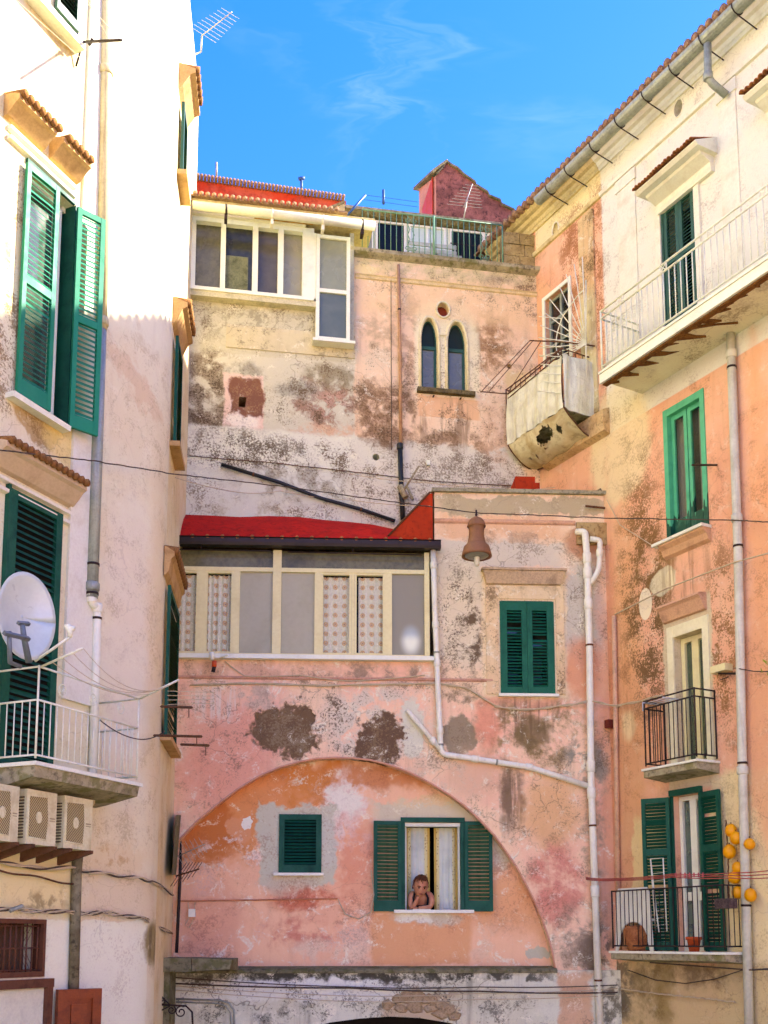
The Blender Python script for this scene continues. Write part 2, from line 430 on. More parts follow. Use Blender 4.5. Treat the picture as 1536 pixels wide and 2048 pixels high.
def frame_window(parent, W, r, o, mat, pane, fw=.045, cols=(), rows=(), name='window', th=.05, mull=None, pane_o=0, skip=(), label=None):
    """frame mesh with one pane per light; cols and rows are inner bar positions 0..1"""
    u0,u1,z0,z1 = r; mull = mull or fw; m = MB()
    m.box(u0,u0+fw,z0,z1,o-th,o); m.box(u1-fw,u1,z0,z1,o-th,o)
    m.box(u0+fw,u1-fw,z0,z0+fw,o-th,o-.002); m.box(u0+fw,u1-fw,z1-fw,z1,o-th,o-.002)
    cs = [u0+fw/2]+[u0+(u1-u0)*c for c in cols]+[u1-fw/2]; rs = [z0+fw/2]+[z0+(z1-z0)*c for c in rows]+[z1-fw/2]
    for c in cs[1:-1]: m.box(c-mull/2,c+mull/2,z0+fw,z1-fw,o-th,o-.004)
    for c in rs[1:-1]: m.box(u0+fw,u1-fw,c-mull/2,c+mull/2,o-th,o-.006)
    f = obj(name, m, mat, parent, W.M, label=label)
    if pane:
        for i in range(len(cs)-1):
            for j in range(len(rs)-1):
                if (i,j) in skip: continue
                pm = pane[(i*(len(rs)-1)+j) % len(pane)] if isinstance(pane, list) else pane
                obj('pane', MB().box(cs[i]+mull*.4, cs[i+1]-mull*.4, rs[j]+mull*.4, rs[j+1]-mull*.4, o-th*.6-pane_o, o-th*.6+.006-pane_o), pm, f, W.M)
    return f

def railing(parent, W, path, z0, z1, mat, step=.11, r=.007, rr=.012, mid=None, name='railing', skipends=False):
    """path: (u,o) corners; rails as one mesh, each baluster a sub-part"""
    m = MB()
    for z in [z0+.03, z1]+([mid] if mid else []):
        m.tube([(u,o,z) for u,o in path], rr, 6)
    for u,o in path[(1 if skipends else 0):]: m.tube([(u,o,z0),(u,o,z1+.01)], rr, 6)
    rl = obj(name, m, mat, parent, W.M)
    bm_ = MB().tube([(0,0,z0+.03),(0,0,(mid or z1))], r, 5).mesh('baluster'); bm_.materials.append(mat)
    for (a, b) in zip(path[:-1], path[1:]):
        L = math.hypot(b[0]-a[0], b[1]-a[1]); k = max(1, round(L/step))
        for i in range(1, k):
            f = i/k; obj('baluster', bm_, None, rl, W.M @ T(a[0]+(b[0]-a[0])*f, a[1]+(b[1]-a[1])*f, 0))
    return rl

def tiled_hood(parent, W, u0, u1, z, out=.32, n=16, slabm=None, rise=.16, name='hood', tm=None, under=.14, skip=()):
    """sloping plaster hood over a window carrying a row of roof tiles"""
    m = MB(); m.profile([(0,z),(out-.04,z-.0),(out,z+.03),(out,z+.045),(0,z+.045+rise)], u0, u1)
    if under: m.profile([(0,z-under),(.05,z-under),(.07,z-under*.75),(.07,z-under*.45),(out*.6,z-.03),(out*.65,z-.001),(0,z-.001)], u0+.06, u1-.06)
    h = obj(name, m, slabm, parent, W.M)
    w_ = (u1-u0)/n
    k = MB(); seg = 6; ln = math.hypot(out+.05, rise)
    top = [( (w_*.5)*math.cos(math.pi*i/seg), (w_*.5)*math.sin(math.pi*i/seg)) for i in range(seg+1)]
    inn = [(a*.75, b*.75) for a, b in top][::-1]
    pf = top+inn; q = len(pf)
    vs = [(p[0], 0, p[1]) for p in pf]+[(p[0]*.85, -ln, p[1]*.85) for p in pf]
    k.add(vs, [list(range(q)), list(range(q,2*q))]+[(i,(i+1)%q,q+(i+1)%q,q+i) for i in range(q)])
    tmsh = k.mesh('roof_tile'); tmsh.materials.append(tm or terracotta)
    sl_ = math.atan2(rise, out+.05)
    for i in range(n):
        if i in skip: continue
        M = W.M @ T(u0+w_*(i+.5), out+.05+random.uniform(-.012,.012), z+.045) @ Matrix.Rotation(sl_, 4, 'X') @ Matrix.Rotation(R(random.uniform(-3,3)),4,'Z')
        obj('roof_tile', tmsh, None, h, M)
    return h

def pipe_thing(label, pts, r, mat, W, joints=(), clamps=(), group=None, name='downpipe', clampmat=None, cat='downpipe', jr=1.25, jl=.09):
    """rainwater pipe: one bent tube, collars and wall clamps as parts"""
    t_ = thing(name, label, cat, W.M @ T(*pts[-1]), group)
    P = [Vector(p) for p in pts]; path = []
    for i, p in enumerate(P):      # rounded elbows
        if 0 < i < len(P)-1:
            a = (P[i-1]-p); b = (P[i+1]-p); d = min(a.length, b.length)*.35; d = min(d, r*2.2)
            p0 = p+a.normalized()*d; p2 = p+b.normalized()*d
            if a.normalized().dot(b.normalized()) < -.995: path.append(p)
            else:
                for k in range(5):
                    s_ = k/4; path.append(p0*(1-s_)**2 + p*2*s_*(1-s_) + p2*s_**2)
        else: path.append(p)
    obj('pipe', MB().tube(path, r, 14), mat, t_, W.M)
    def at(f):
        L = [(P[i+1]-P[i]).length for i in range(len(P)-1)]; s_ = f*sum(L)
        for i, l in enumerate(L):
            if s_ <= l: return P[i].lerp(P[i+1], s_/l), (P[i+1]-P[i]).normalized()
            s_ -= l
        return P[-1], (P[-1]-P[-2]).normalized()
    for f in joints:
        p, d = at(f); obj('collar', MB().tube([p-d*jl/2, p-d*jl/2+d*.01, p+d*jl/2-d*.01, p+d*jl/2], [r*1.1, r*jr, r*jr, r*1.08], 14), mat, t_, W.M)
    for f in clamps:
        p, d = at(f); m = MB().tube([p-d*.012, p+d*.012], r*1.12, 12); m.tube([p, (p.x+d.z*.0, p.y-.12-r, p.z)], .006, 5)
        obj('clamp', m, clampmat or iron, t_, W.M)
    return t_

def cable(label, pts, r=.006, mat=None, W=None, sag=0, n=18, name='cable', group=None, cat='cable', wob=.0, M=None):
    """cable through given points, each span sagging"""
    P = [Vector(p) for p in pts]; out = []
    for a, b in zip(P[:-1], P[1:]):
        for k in range(n):
            s_ = k/n; p = a.lerp(b, s_); p.z -= sag*4*s_*(1-s_)
            if wob: p += Vector((0, random.uniform(-wob,wob)*.5, random.uniform(-wob,wob)))
            out.append(p)
    out.append(P[-1])
    o = obj(name, MB().tube(out, r, 5), mat or wire_mat, None, M or (W.M if W else Matrix()))
    return tag(o, label, cat, group)

# ================================================================== RIGHT BUILDING
zE = WR.px(1250, 240, .3)[1]             # gutter height
print('R gutter z', zE, WR.px(1440,48,.5)[1], WR.px(1075,415,.5)[1])
uS = WR.px(1205, 500)[0]                 # seam between old and repainted front
zStr = WR.px(1375, 232)[1]               # string course under the eaves
zBnd = WR.px(1400, 758)[1]               # paint edge cream / orange
rb = thing('apartment_house', 'tall orange and cream house on the right with long eaves gutter and white balcony', 'house', WR.M)
PX = lambda *a, **k: pt(WR, *a, **k)
seam = lambda col, u0, u1, z0, z1, **k: dict(dict(c=((u0+u1)/2,(z0+z1)/2), r=((u1-u0)/2,(z1-z0)/2), col=C(col), k='b', amp=.006, soft=.004, vary=.25, h=.03), **k)
UE = WR.len
mR = plaster('orange_house_plaster', C('ebb49a'), C('e6a488'), dirt='8a6038', blotch=.14, streak=.22, bumpy=.45, cracks=.25, fleck=.12, seed=2, patches=[
    PX(1225,990,1290,1900,'dda06c',op=.6,soft=.5),
    PX(1090,1640,1235,1950,'d99a80',op=.7,soft=.5),
    seam('e8d4ae', 0, uS+.06, zStr-.02, zE+2, amp=0),                       # yellow band, old part
    seam('e2d8d2', uS, UE+1, zBnd, zE+2, vary=.12),                  # cream repaint
    PX(1090,700,1200,960,'dcc094',op=.0),
    PX(1180,760,1300,1010,'e6ceaa',op=.85,soft=.16,amp=.12),
    PX(1125,400,1206,720,'a86a48',k='b',op=.85,soft=.2,tex=(.47,.06)),
    PX(1165,410,1187,720,'cbb088',k='b',op=.9,soft=.1,amp=.03,tex=(.34,.2)),
    PX(1060,560,1100,700,'e0a880',op=.6,soft=.3),
    PX(1250,1085,1345,1225,'8a7458',op=.9,soft=.55,tex=(.40,.22,'m')),
    PX(1240,930,1335,1420,'84603c',op=.95,soft=.5,tex=(.475,.06)),
    PX(1265,1150,1345,1420,'74583c',op=.95,soft=.6,tex=(.46,.06)),
    PX(1412,1080,1478,1480,'8f643e',op=.9,soft=.5,tex=(.485,.06)),
    PX(1500,640,1545,1400,'e8a070',op=.5,soft=.4),
    PX(1300,1135,1352,1190,'d8c9ae',op=1,soft=.08,amp=.05),
    PX(1330,1140,1350,1180,'e9d9b8',op=1,soft=.06,amp=.02),
    PX(1278,1176,1304,1240,'f0dcc4',op=1,soft=.04,amp=0,vary=.2,h=.12),
    PX(1245,1425,1268,1480,'eed4a8',op=.8,soft=.4,amp=.05),
    PX(1315,1090,1418,1220,'8a6442',op=.6,soft=.4,tex=(.46,.16,'s')),
    PX(1215,1240,1262,1620,'a8704a',op=.45,soft=.5,tex=(.46,.16,'s')),
    PX(1330,1195,1428,1580,'d2c2a6',k='b',op=.85,soft=.05,amp=.06),
    PX(1268,1625,1340,1960,'e9cc98',k='b',op=.95,soft=.08,amp=.08),
    PX(1430,1540,1560,2100,'e8cfa4',k='b',op=.95,soft=.05,amp=.08),
    PX(1490,1200,1560,1700,'e2a07c',op=.8,soft=.3,amp=.1),
    PX(1225,1925,1560,2100,'cfb288',k='b',op=.9,soft=.1,amp=.06),
    PX(1240,1930,1330,2080,'7e6c42',op=.8,soft=.5,tex=(.38,.25,'m')),
    PX(1300,1920,1480,1975,'6e5a40',op=.75,soft=.5,tex=(.36,.25,'m')),
    PX(1310,1930,1345,2060,'8a7038',op=.6,soft=.6),
    PX(1205,1870,1262,2080,'6c6254',op=.9,soft=.4,tex=(.40,.14,'m')),
    PX(1330,930,1350,1080,'b98d5c',op=.5,soft=.8,tex=(.45,.2)),
    PX(1215,1010,1235,1800,'d98c6c',op=.6,soft=.6),
    PX(1295,300,1310,360,'ead9b8',op=.3,soft=.8),
])
hD1 = WR.rect(1325,392,1394,618); hD1 = (hD1[0],hD1[1],WR.px(1360,640)[1],WR.px(1360,388)[1])
hWf = (WR.px(1092,660)[0], WR.px(1139,640)[0], WR.px(1115,735)[1], WR.px(1115,582)[1])
hG  = (WR.px(1331,950)[0], WR.px(1414,930)[0], WR.px(1372,1072)[1], WR.px(1372,797)[1])
hD2 = (WR.px(1352,1400)[0], WR.px(1411,1400)[0], WR.px(1380,1532)[1], WR.px(1380,1265)[1])
hD3 = (WR.px(1352,1740)[0], WR.px(1408,1740)[0], WR.px(1380,1902)[1], WR.px(1380,1588)[1])
def oval(W, x, y, rx, ry, n=20):
    c = W.px(x,y); a = W.px(x+rx,y)[0]-c[0]; b = W.px(x,y-ry)[1]-c[1]
    return [(c[0]+a*math.cos(2*math.pi*i/n), c[1]+b*math.sin(2*math.pi*i/n)) for i in range(n)]
ov1 = oval(WR,1357,216,9,17); ov2 = oval(WR,1111,460,6,15)
holes = [rc(*h) for h in (hD1,hWf,hG,hD2,hD3)]+[ov1, ov2]
obj('wall', sheet(rc(-1.2,UE,0,zE+.25), holes, 0, .3), mR, rb, WR.M)
obj('light_block_volume', MB().box(-1.2,UE,0,zE+.25,-7,-.62), simple('light_block_plaster','d8b48c'), rb, WR.M)  # unseen bulk added so no sunlight leaks through the house
cream_trim = simple('cream_moulding_plaster', 'e4dad2', .9, var=.3, dark='a88c62', scale=4, bumpy=.3)
yellow_trim = simple('stained_yellow_moulding_plaster', 'dcc496', .9, var=.75, dark='8a6a48', scale=3.5, bumpy=.5)
# cornice in two paints, string course, pilasters
cor = [(0,zE-.05),(.025,zE-.05),(.035,zE-.01),(.05,zE),(.075,zE+.04),(.12,zE+.055),(.15,zE+.09),(.2,zE+.1),(.24,zE+.13),(.24,zE+.17),(0,zE+.2)]
obj('cornice', MB().profile(cor, uS, UE), cream_trim, rb, WR.M)
obj('cornice', MB().profile(cor, -1.0, uS-.003), yellow_trim, rb, WR.M, label='stained yellow stretch of cornice by the corner')
obj('string_course', MB().profile([(0,zStr-.05),(.035,zStr-.045),(.045,zStr),(.02,zStr+.02),(0,zStr+.02)], uS, UE), cream_trim, rb, WR.M)
obj('string_course', MB().profile([(0,zStr-.06),(.03,zStr-.05),(.04,zStr),(.01,zStr+.02),(0,zStr+.02)], -.3, uS-.003), yellow_trim, rb, WR.M)
for a,b in ((1236,1272),(1446,1482)):
    ua, ub = WR.px(a,400)[0], WR.px(b,400)[0]
    obj('pilaster', MB().box(ua,ub,zBnd+1.0,zStr-.12,0,.018).box(ua-.02,ub+.02,zStr-.22,zStr-.06,0,.03), cream_trim, rb, WR.M)
up = WR.px(1160,500)[0]; uq = WR.px(1190,500)[0]
obj('pilaster', MB().box(up,uq,zBnd+.4,zStr-.12,0,.03), plaster('flaked_pilaster_plaster', C('dccaa2'), C('d6a47c'), dirt='7c6040', blotch=.7, streak=.4, seed=5), rb, WR.M, label='flaking beige pilaster on old orange part')
# roof and its tile ends
obj('roof', MB().profile([(-6,zE+1.8),(.3,zE+.16),(.3,zE+.19),(-6,zE+1.9)], -1.2, UE), tile_pale, rb, WR.M)
te = MB(); u = -1.0
while u < UE:
    te.lathe([(.045,0),(.05,.25)], (u+random.uniform(-.008,.008), .34-.25+random.uniform(-.01,.01), zE+.185), 8, 'o', cap=True); u += .115
tes = obj('tile_ends', te, tile_pale, rb, WR.M, kind='stuff')
# gutter with iron hooks
gut = MB(); ug0 = WR.px(1080,402,.3)[0]; gO, gZ = .33, zE+.03
seg = 8; ga = [(gO+.085*math.cos(math.pi*(1+i/seg)), gZ+.09*math.sin(math.pi*(1+i/seg))) for i in range(seg+1)]
gi = [(gO+.077*math.cos(math.pi*(1+i/seg)), gZ+.082*math.sin(math.pi*(1+i/seg))) for i in range(seg+1)][::-1]
gut.profile(ga+gi, ug0, UE)
gr_ = obj('gutter', gut, metal_grey, rb, WR.M)
for px_,py_ in ((1104,374),(1142,340),(1192,290),(1243,244),(1297,196),(1352,143),(1412,87),(1478,22),(1545,-40)):
    u = WR.px(px_,py_,.3)[0]
    m = MB().tube([(u,.02,zE-.12),(u,gO,gZ-.10)], .008, 5)
    m.tube([(u,gO+.093*math.cos(math.pi*(1+i/6)), gZ+.098*math.sin(math.pi*(1+i/6))) for i in range(7)], .007, 5)
    obj('gutter_hook', m, iron, gr_, WR.M)
# eye-shaped vents
obj('vent', MB().prism([((p[0]-ov1[0][0])*.97+ov1[0][0],p[1]) for p in ov1], -.2, -.19), simple('brown_vent_mesh','5d4632',.8), rb, WR.M)
obj('vent', MB().prism(ov2, -.06, -.04), yellow_trim, rb, WR.M)
for h in (ov1,ov2):
    c = (sum(p[0] for p in h)/len(h), sum(p[1] for p in h)/len(h))
    obj('vent_rim', MB().tube([(c[0]+(p[0]-c[0])*1.08, .0, c[1]+(p[1]-c[1])*1.04) for p in h+h[:1]], .012, 6), cream_trim, rb, WR.M)
# small swan-neck pipe under the gutter
pipe_thing('short grey swan-neck pipe dropping from the right-hand gutter', [WR.P(1415,88,.32),WR.P(1416,160,.3),WR.P(1452,190,.06)], .045, metal_grey, WR, joints=(.55,), name='downpipe')

# top window with tiled hood
def surround(W, r, w_, out, mat, parent, top=None):
    u0,u1,z0,z1 = r; tp = top or w_
    return obj('window_surround', MB().box(u0-w_,u0-.002,z0,z1+tp,0,out).box(u1+.002,u1+w_,z0,z1+tp,0,out).box(u0-.002,u1+.002,z1+.002,z1+tp,0,out-.003), mat, parent, W.M)
surround(WR, hD1, .09, .03, cream_trim, rb, .11)
obj('pane', MB().box(hD1[0],hD1[1],hD1[2],hD1[3],-.28,-.27), dark_glass, rb, WR.M)
fw_ = (hD1[1]-hD1[0])/2
obj('shutter_frame', MB().box(hD1[0]+.001,hD1[0]+.03,hD1[2],hD1[3],-.1,.012).box(hD1[1]-.03,hD1[1]-.001,hD1[2],hD1[3],-.1,.012).box(hD1[0]+.03,hD1[1]-.03,hD1[3]-.03,hD1[3]-.001,-.1,.01), green_grey, rb, WR.M)
for i in (0,1):
    leaf(rb, WR.M @ T(hD1[0]+.03 if i == 0 else hD1[1]-.03, -.02, hD1[2]), fw_-.032, hD1[3]-hD1[2]-.035, green_grey, (16,14), left=(i==0), st=.055, tilt=56)
th1 = tiled_hood(rb, WR, WR.px(1276,384,.3)[0], WR.px(1398,281,.3)[0], WR.px(1330,335,.38)[1], .36, 20, cream_trim, rise=.17, under=.2)
tiled_hood(rb, WR, WR.px(1492,188,.3)[0], WR.px(1492,188,.3)[0]+1.6, WR.px(1500,184,.38)[1], .36, 24, cream_trim, rise=.17, under=.2)
# white balcony
O1 = .66; ub0 = WR.px(1197,680,O1)[0]; zb = WR.px(1300,676,O1)[1]; zt = WR.px(1300,545,O1)[1]; ub1 = ub0+4.4
print('balcony1', zb, WR.px(1197,752,O1)[1], zt, WR.px(1197,614,O1)[1], 'u', ub0, ub1)
bm1 = bpy.data.materials.new('balcony_underside_plaster')
under = plaster('balcony_soffit_plaster', C('e9ddc6'), C('e2d2b6'), dirt='7c5a38', blotch=.2, streak=.0, cracks=.3, fleck=.1, seed=9)
bal1 = obj('balcony', MB().box(ub0+.04,ub1,zb-.13,zb-.03,-.0,O1-.03), under, rb, WR.M, label='long white railed balcony with crumbling soffit')
obj('slab_edge', MB().box(ub0,ub1,zb-.03,zb,.0,O1+.02).box(ub0,ub1,zb-.15,zb-.032,O1-.028,O1+.005), marble, bal1, WR.M)
# splintered laths hanging under the front edge
random.seed(11)
lath = stone('rotten_lath_wood', '8a5c34', '6b4426', '3a2416', 9, bumpy=.8)
u = ub0+.02
while u < ub1:
    big_ = random.random() < .45; L = random.uniform(.32,.6) if big_ else random.uniform(.1,.28); o1 = O1-.03; ww = random.uniform(.10,.2) if big_ else random.uniform(.05,.12)
    n_ = 6; tip = (u+L*random.uniform(.5,.9), o1-L*.75)
    pts = [(u,o1),(u+ww,o1)]+[(u+ww+(tip[0]-u-ww)*k/3+random.uniform(-.02,.02), o1+(tip[1]-o1)*k/3+random.uniform(-.02,.02)) for k in (1,2)]+[tip]+[(u+(tip[0]-u)*k/3-random.uniform(.0,.03), o1+(tip[1]-o1)*k/3+random.uniform(-.02,.02)) for k in (2,1)]
    q_ = len(pts); a = [(p[0],p[1],zb-.134-random.uniform(.0,.03)) for p in pts]; b = [(p[0],p[1],zb-.128) for p in pts]
    m = MB().add(a+b, [list(range(q_)), list(range(q_,2*q_))[::-1]]+[(i,(i+1)%q_,q_+(i+1)%q_,q_+i) for i in range(q_)])
    obj('lath', m, lath, bal1, WR.M); u += ww+random.uniform(.02,.16)
obj('soffit_break', MB().box(ub0+.02,ub1,zb-.17,zb-.132,O1-.10,O1-.03), lath, bal1, WR.M)
railing(bal1, WR, [(ub0+.03,.02),(ub0+.03,O1-.02),(ub1,O1-.02)], zb+.04, zt-.0, rail_white, .093, .0075, .013, mid=zt-.1, skipends=True)
m = MB()
for i in range(5):     # small square ornaments between the two top rails
    u = ub0+.35+i*.75
    m = MB(); m.tube([(u,O1-.02,zt-.1),(u,O1-.02,zt)],.009,5); m.tube([(u+.1,O1-.02,zt-.1),(u+.1,O1-.02,zt)],.009,5); m.tube([(u,O1-.02,zt-.1),(u+.1,O1-.02,zt)],.006,4); m.tube([(u+.1,O1-.02,zt-.1),(u,O1-.02,zt)],.006,4)
    obj('rail_ornament', m, rail_white, bal1, WR.M)
m = MB()
ur0, ur1 = ub0+.08, ub0+.62
for i in range(5): m.tube([(ur0,.5,zt-.12-i*.035),(ur1,.5,zt-.12-i*.035)], .006, 5)
for i in range(9): u=ur0+(ur1-ur0)*i/8; m.tube([(u,.5,zt-.1),(u,.5,zt-.3)], .005, 4)
rk = obj('drying_rack', m, rail_white, None, WR.M); tag(rk, 'small white wire rack hooked inside far end of white railing', 'drying rack')

# ---- far window with fan grille
frame_window(rb, WR, hWf, -.06, simple('grey_window_paint','8f948c',.5), clear_glass, .04, (.5,), (.38,.7), th=.05)
obj('pane', MB().box(hWf[0],hWf[1],hWf[2],hWf[3],-.28,-.27), dark_room, rb, WR.M)  # dark backing sheet, the room's shade put into its colour
surround(WR, hWf, .06, .02, white_paint, rb, .06)

# ---- cloth-wrapped balcony
O2 = .5
cu0, cz0 = WR.px(1014,898,O2); cu1 = WR.px(1124,760,O2)[0]; ctop = WR.px(1060,752,O2)[1]; cz0 = WR.px(1070,850,O2)[1]
print('cloth balcony u', cu0, cu1, 'z', cz0, ctop)
cb = obj('balcony', MB().box(cu0+.03,cu1-.03,cz0-.04,cz0+.04,0,O2-.03), slab_stone, rb, WR.M, label='small corner balcony wrapped in grey cloth')
railing(cb, WR, [(cu0,.02),(cu0,O2),(cu1,O2),(cu1,.02)], cz0+.05, ctop+.06, rust, .12, .006, .009)
obj('ledge', MB().profile([(0,cz0-.42),(.1,cz0-.38),(.12,cz0-.1),(0,cz0-.05)], cu0+.3, cu1+.35), stone('beige_ledge_stone','d8b48c','c39a70','8a6a48',4), cb, WR.M)

# cloth round the corner balcony: front, near end and sagging underside with tears
cloth_m = bpy.data.materials.new('grey_cloth'); cloth_m.use_nodes = True
t = NT(cloth_m.node_tree); P = t.coord('Object')
n1 = t.noise(P, 3, 6, .65, .5); n2 = t.noise(t.mapping(P, sc=(8,8,1.2)), 1.5, 5, .6)
cc = t.mix(t.mr(n1,.4,.7,0,.6), C('e4ddd0'), C('c4b8a2')); cc = t.mix(t.mr(n2,.45,.7,0,.35), cc, C('8d8272'))
t.out(t.bsdf(cc, .95, normal=t.bump(t.math('ADD', n2, t.math('MULTIPLY', t.noise(P,7,5,.6,1.5), .8)), .6, .05), spec=.1))
cloth_b = bpy.data.materials.new('dirty_cloth'); cloth_b.use_nodes = True
t = NT(cloth_b.node_tree); P = t.coord('Object')
n1 = t.noise(P, 2.5, 7, .65, .8)
cc = t.mix(t.mr(n1,.35,.65), C('dccdb0'), C('b89e78')); cc = t.mix(t.mr(t.noise(P,9,6,.65),.5,.7,0,.5), cc, C('7c644a'))
t.out(t.bsdf(cc, .95, normal=t.bump(n1, .35, .04), spec=.1))
fa = WR.px(1015,790,O2+.03); fb = WR.px(1123,712,O2+.03); fc = WR.px(1016,898,O2+.03); fd = WR.px(1128,806,O2+.03)
wl = WR.px(1074,946,.03); wr_ = WR.px(1186,870,.03)
print('cloth', fa, fb, fc, fd, wl, wr_)
q0, q1 = (fa[0]+fc[0])/2, (fb[0]+fd[0])/2; zt2 = (fa[1]+fb[1])/2; zm = (fc[1]+fd[1])/2; zw = (wl[1]+wr_[1])/2
ct = thing('cloth', 'torn grey cloth wrapped around the small corner balcony', 'cloth', WR.M @ T((q0+q1)/2, O2, zm))
N, K = 36, 16; G = []
for i in range(N+1):
    u = q0+(q1-q0)*i/N; row = []
    for j in range(K+1):
        s_ = j/K; z = zt2+(zm-zt2)*s_ + .02*math.sin(i*.5)*(s_==0)
        o = O2+.03+.012*math.sin(i*.9+s_*2)*(.4+s_)+.02*math.sin(s_*3.14)
        row.append((u, o, z))
    G.append(row)
obj('front_sheet', MB().grid(G), cloth_m, ct, WR.M)
G = []
for i in range(25):
    s1 = i/24; o = (O2+.03)*(1-s1)+.02*s1; row = []
    for j in range(K+1):
        s_ = j/K; z = zt2+(zm-zt2)*s_; row.append((q1+.014+.022*math.sin(s1*13+1.5*math.sin(s1*5)+s_*1.2)*(1-.4*s_)+.03*math.sin(3.14*s_)*s1, o, z+.03*s1*(1-s_)+.012*math.sin(s1*9)*(s_==0)-.03*math.sin(s1*3.1)*(s_==1)))
    G.append(row)
obj('end_sheet', MB().grid(G), cloth_m, ct, WR.M)
random.seed(5); m = MB(); N, K = 60, 34
def bel(i, j):
    s1, s2 = i/N, j/K; u = q0+(q1-q0)*s1
    o = (O2+.03)*(1-s2)+.03*s2; zz_ = zm*(1-s2)+(zw+.0)*s2
    sag = -.17*math.sin(math.pi*s2**.75)*(.5+.5*math.sin(math.pi*min(1,s1*1.1)))-.015*math.sin(s1*17+s2*4)
    return (u + .02*math.sin(s2*5), o, zz_+sag)
tears = [(.58,.17,.13,.115,.3),(.80,.22,.03,.09,.2),(.30,.42,.016,.075,.4),(.48,.36,.014,.035,.2),(.16,.44,.014,.05,.3)]
def torn(i, j):
    for (a,b,ra,rb_,k) in tears:
        x, y = (i+.5)/N-a, (j+.5)/K-b; x += y*k*.5
        if (x/ra)**2+(y/rb_)**2 < 1+.3*math.sin(i*2.1+j*1.7): return True
    return False
vs = [bel(i,j) for i in range(N+1) for j in range(K+1)]
m.add(vs, [(i*(K+1)+j,i*(K+1)+j+1,(i+1)*(K+1)+j+1,(i+1)*(K+1)+j) for i in range(N) for j in range(K) if not torn(i,j)], True)
obj('sagging_underside', m, cloth_b, ct, WR.M)
obj('hem', MB().tube([bel(0,j) for j in range(0,K+1,3)], .012, 6).tube([bel(i,K) for i in range(0,N+1,4)], .014, 6).tube([bel(N,j) for j in range(0,K+1,3)], .01, 6), rust, ct, WR.M)

# ironwork above the corner balcony: washing frame reaching over, rods, fan grille
m = MB(); A = WR.P(1060,681,.5); B = WR.P(1190,690,.02)
for d_ in (0,.05,.18): m.tube([WR.P(1060+d_*120,681+d_*10,.5), WR.P(963+d_*300,783+d_*5,1.05-d_*.6)], .006, 5)
m.tube([WR.P(961,783,1.05),WR.P(1016,788,.52)], .008, 5)
m.tube([WR.P(1060,681,.5),WR.P(1130,684,.28),WR.P(1190,692,.03)], .010, 5)
m.tube([WR.P(1016,788,.54),WR.P(1125,696,.54)], .010, 5); m.tube([WR.P(1016,797,.54),WR.P(1122,708,.54)], .008, 5)
tag(obj('washing_line', m, rust, None, WR.M), 'thin rusty washing line frame reaching out from cloth-wrapped balcony', 'washing frame')
fg = thing('fan_grille', 'white wrought iron grille with bars fanning out beside corner window', 'grille', WR.M @ T(*WR.P(1168,690,.05)))
hub = WR.P(1172,688,.16); Rr = []
m = MB()
for i in range(12):
    a = R(95 + i*11.2) ; tx, ty = 1172+math.cos(a)*95*(1.0 if i>3 else .9), 688-math.sin(a)*(175-i*9)
    p = WR.P(tx, ty, .30-.012*i)
    obj('bar', MB().tube([hub, p], .0075, 5), rail_white, fg, WR.M); Rr.append(p)
m.tube([tuple(Vector(hub).lerp(Vector(p), .62)) for p in Rr], .008, 5)
m.tube([tuple(Vector(hub).lerp(Vector(p), .2)) for p in Rr], .008, 5)
m.tube([WR.P(1172,560,.16), hub, WR.P(1172,760,.16)], .009, 5)
obj('ring', m, rail_white, fg, WR.M)
for i,y in enumerate((633,690,710,728,745,762,782)):
    tag(obj('clothes_rod', MB().tube([WR.P(1078+3*(i%2),y,.62),WR.P(1122,y+4,.56)], .006, 5), rail_white, None, WR.M),
        ('topmost','second','third','fourth','fifth','sixth','lowest')[i]+' thin pale rod sticking out beside the cloth-wrapped balcony', 'rod', 'pale rods sticking out by the corner balcony')

# ---- green framed window
gw = hG; u0,u1,z0,z1 = gw
m = MB(); fwz = .07
m.box(u0,u0+fwz,z0,z1,-.1,.015).box(u1-fwz,u1,z0,z1,-.1,.015).box(u0+fwz,u1-fwz,z1-.09,z1,-.1,.012)
mint = bpy.data.materials.new('two_tone_green_paint'); mint.use_nodes = True
t = NT(mint.node_tree); P = t.coord('Object'); zc = t.xyz(P)[2]; nn = t.noise(P, 5, 7, .65)
zf = z0+(z1-z0)*.20
e_ = t.math('ADD', zc, t.mr(t.noise(t.mapping(P, sc=(9,9,.8)), 2, 3, .5), .3,.7,-.14,.14))
cc = t.mix(t.mr(nn,.45,.75,0,.45), C('4fae88'), C('1d6f55'))
cc = t.mix(t.mr(e_, zf+.01, zf-.01), cc, t.mix(t.mr(nn,.5,.72), C('0f4a3a'), C('3c6f5c')))
t.out(t.bsdf(cc, .5, normal=t.bump(nn,.2,.01)))
wf = obj('window', m, mint, rb, WR.M, label='mint green framed window with darker paint at its foot')
for a,b in ((u0+fwz, (u0+u1)/2-.004), ((u0+u1)/2+.004, u1-fwz)):
    f_ = MB(); st_ = .055
    f_.box(a+.004,a+st_,z0+.02,z1-.09,-.09,-.05).box(b-st_,b-.004,z0+.02,z1-.09,-.09,-.05).box(a+st_,b-st_,z0+.02,z0+.27,-.09,-.052).box(a+st_,b-st_,z1-.15,z1-.09,-.09,-.052)
    f_.box(a+st_+.01,b-st_-.01,z0+.06,z0+.22,-.052,-.045)
    obj('sash', f_, mint, wf, WR.M)
    obj('pane', MB().box(a+st_,b-st_,z0+.27,z1-.15,-.075,-.07), clear_glass, wf, WR.M)
obj('sill', MB().box(u0-.12,u1+.03,z0-.035,z0,-.1,.16), marble, wf, WR.M)
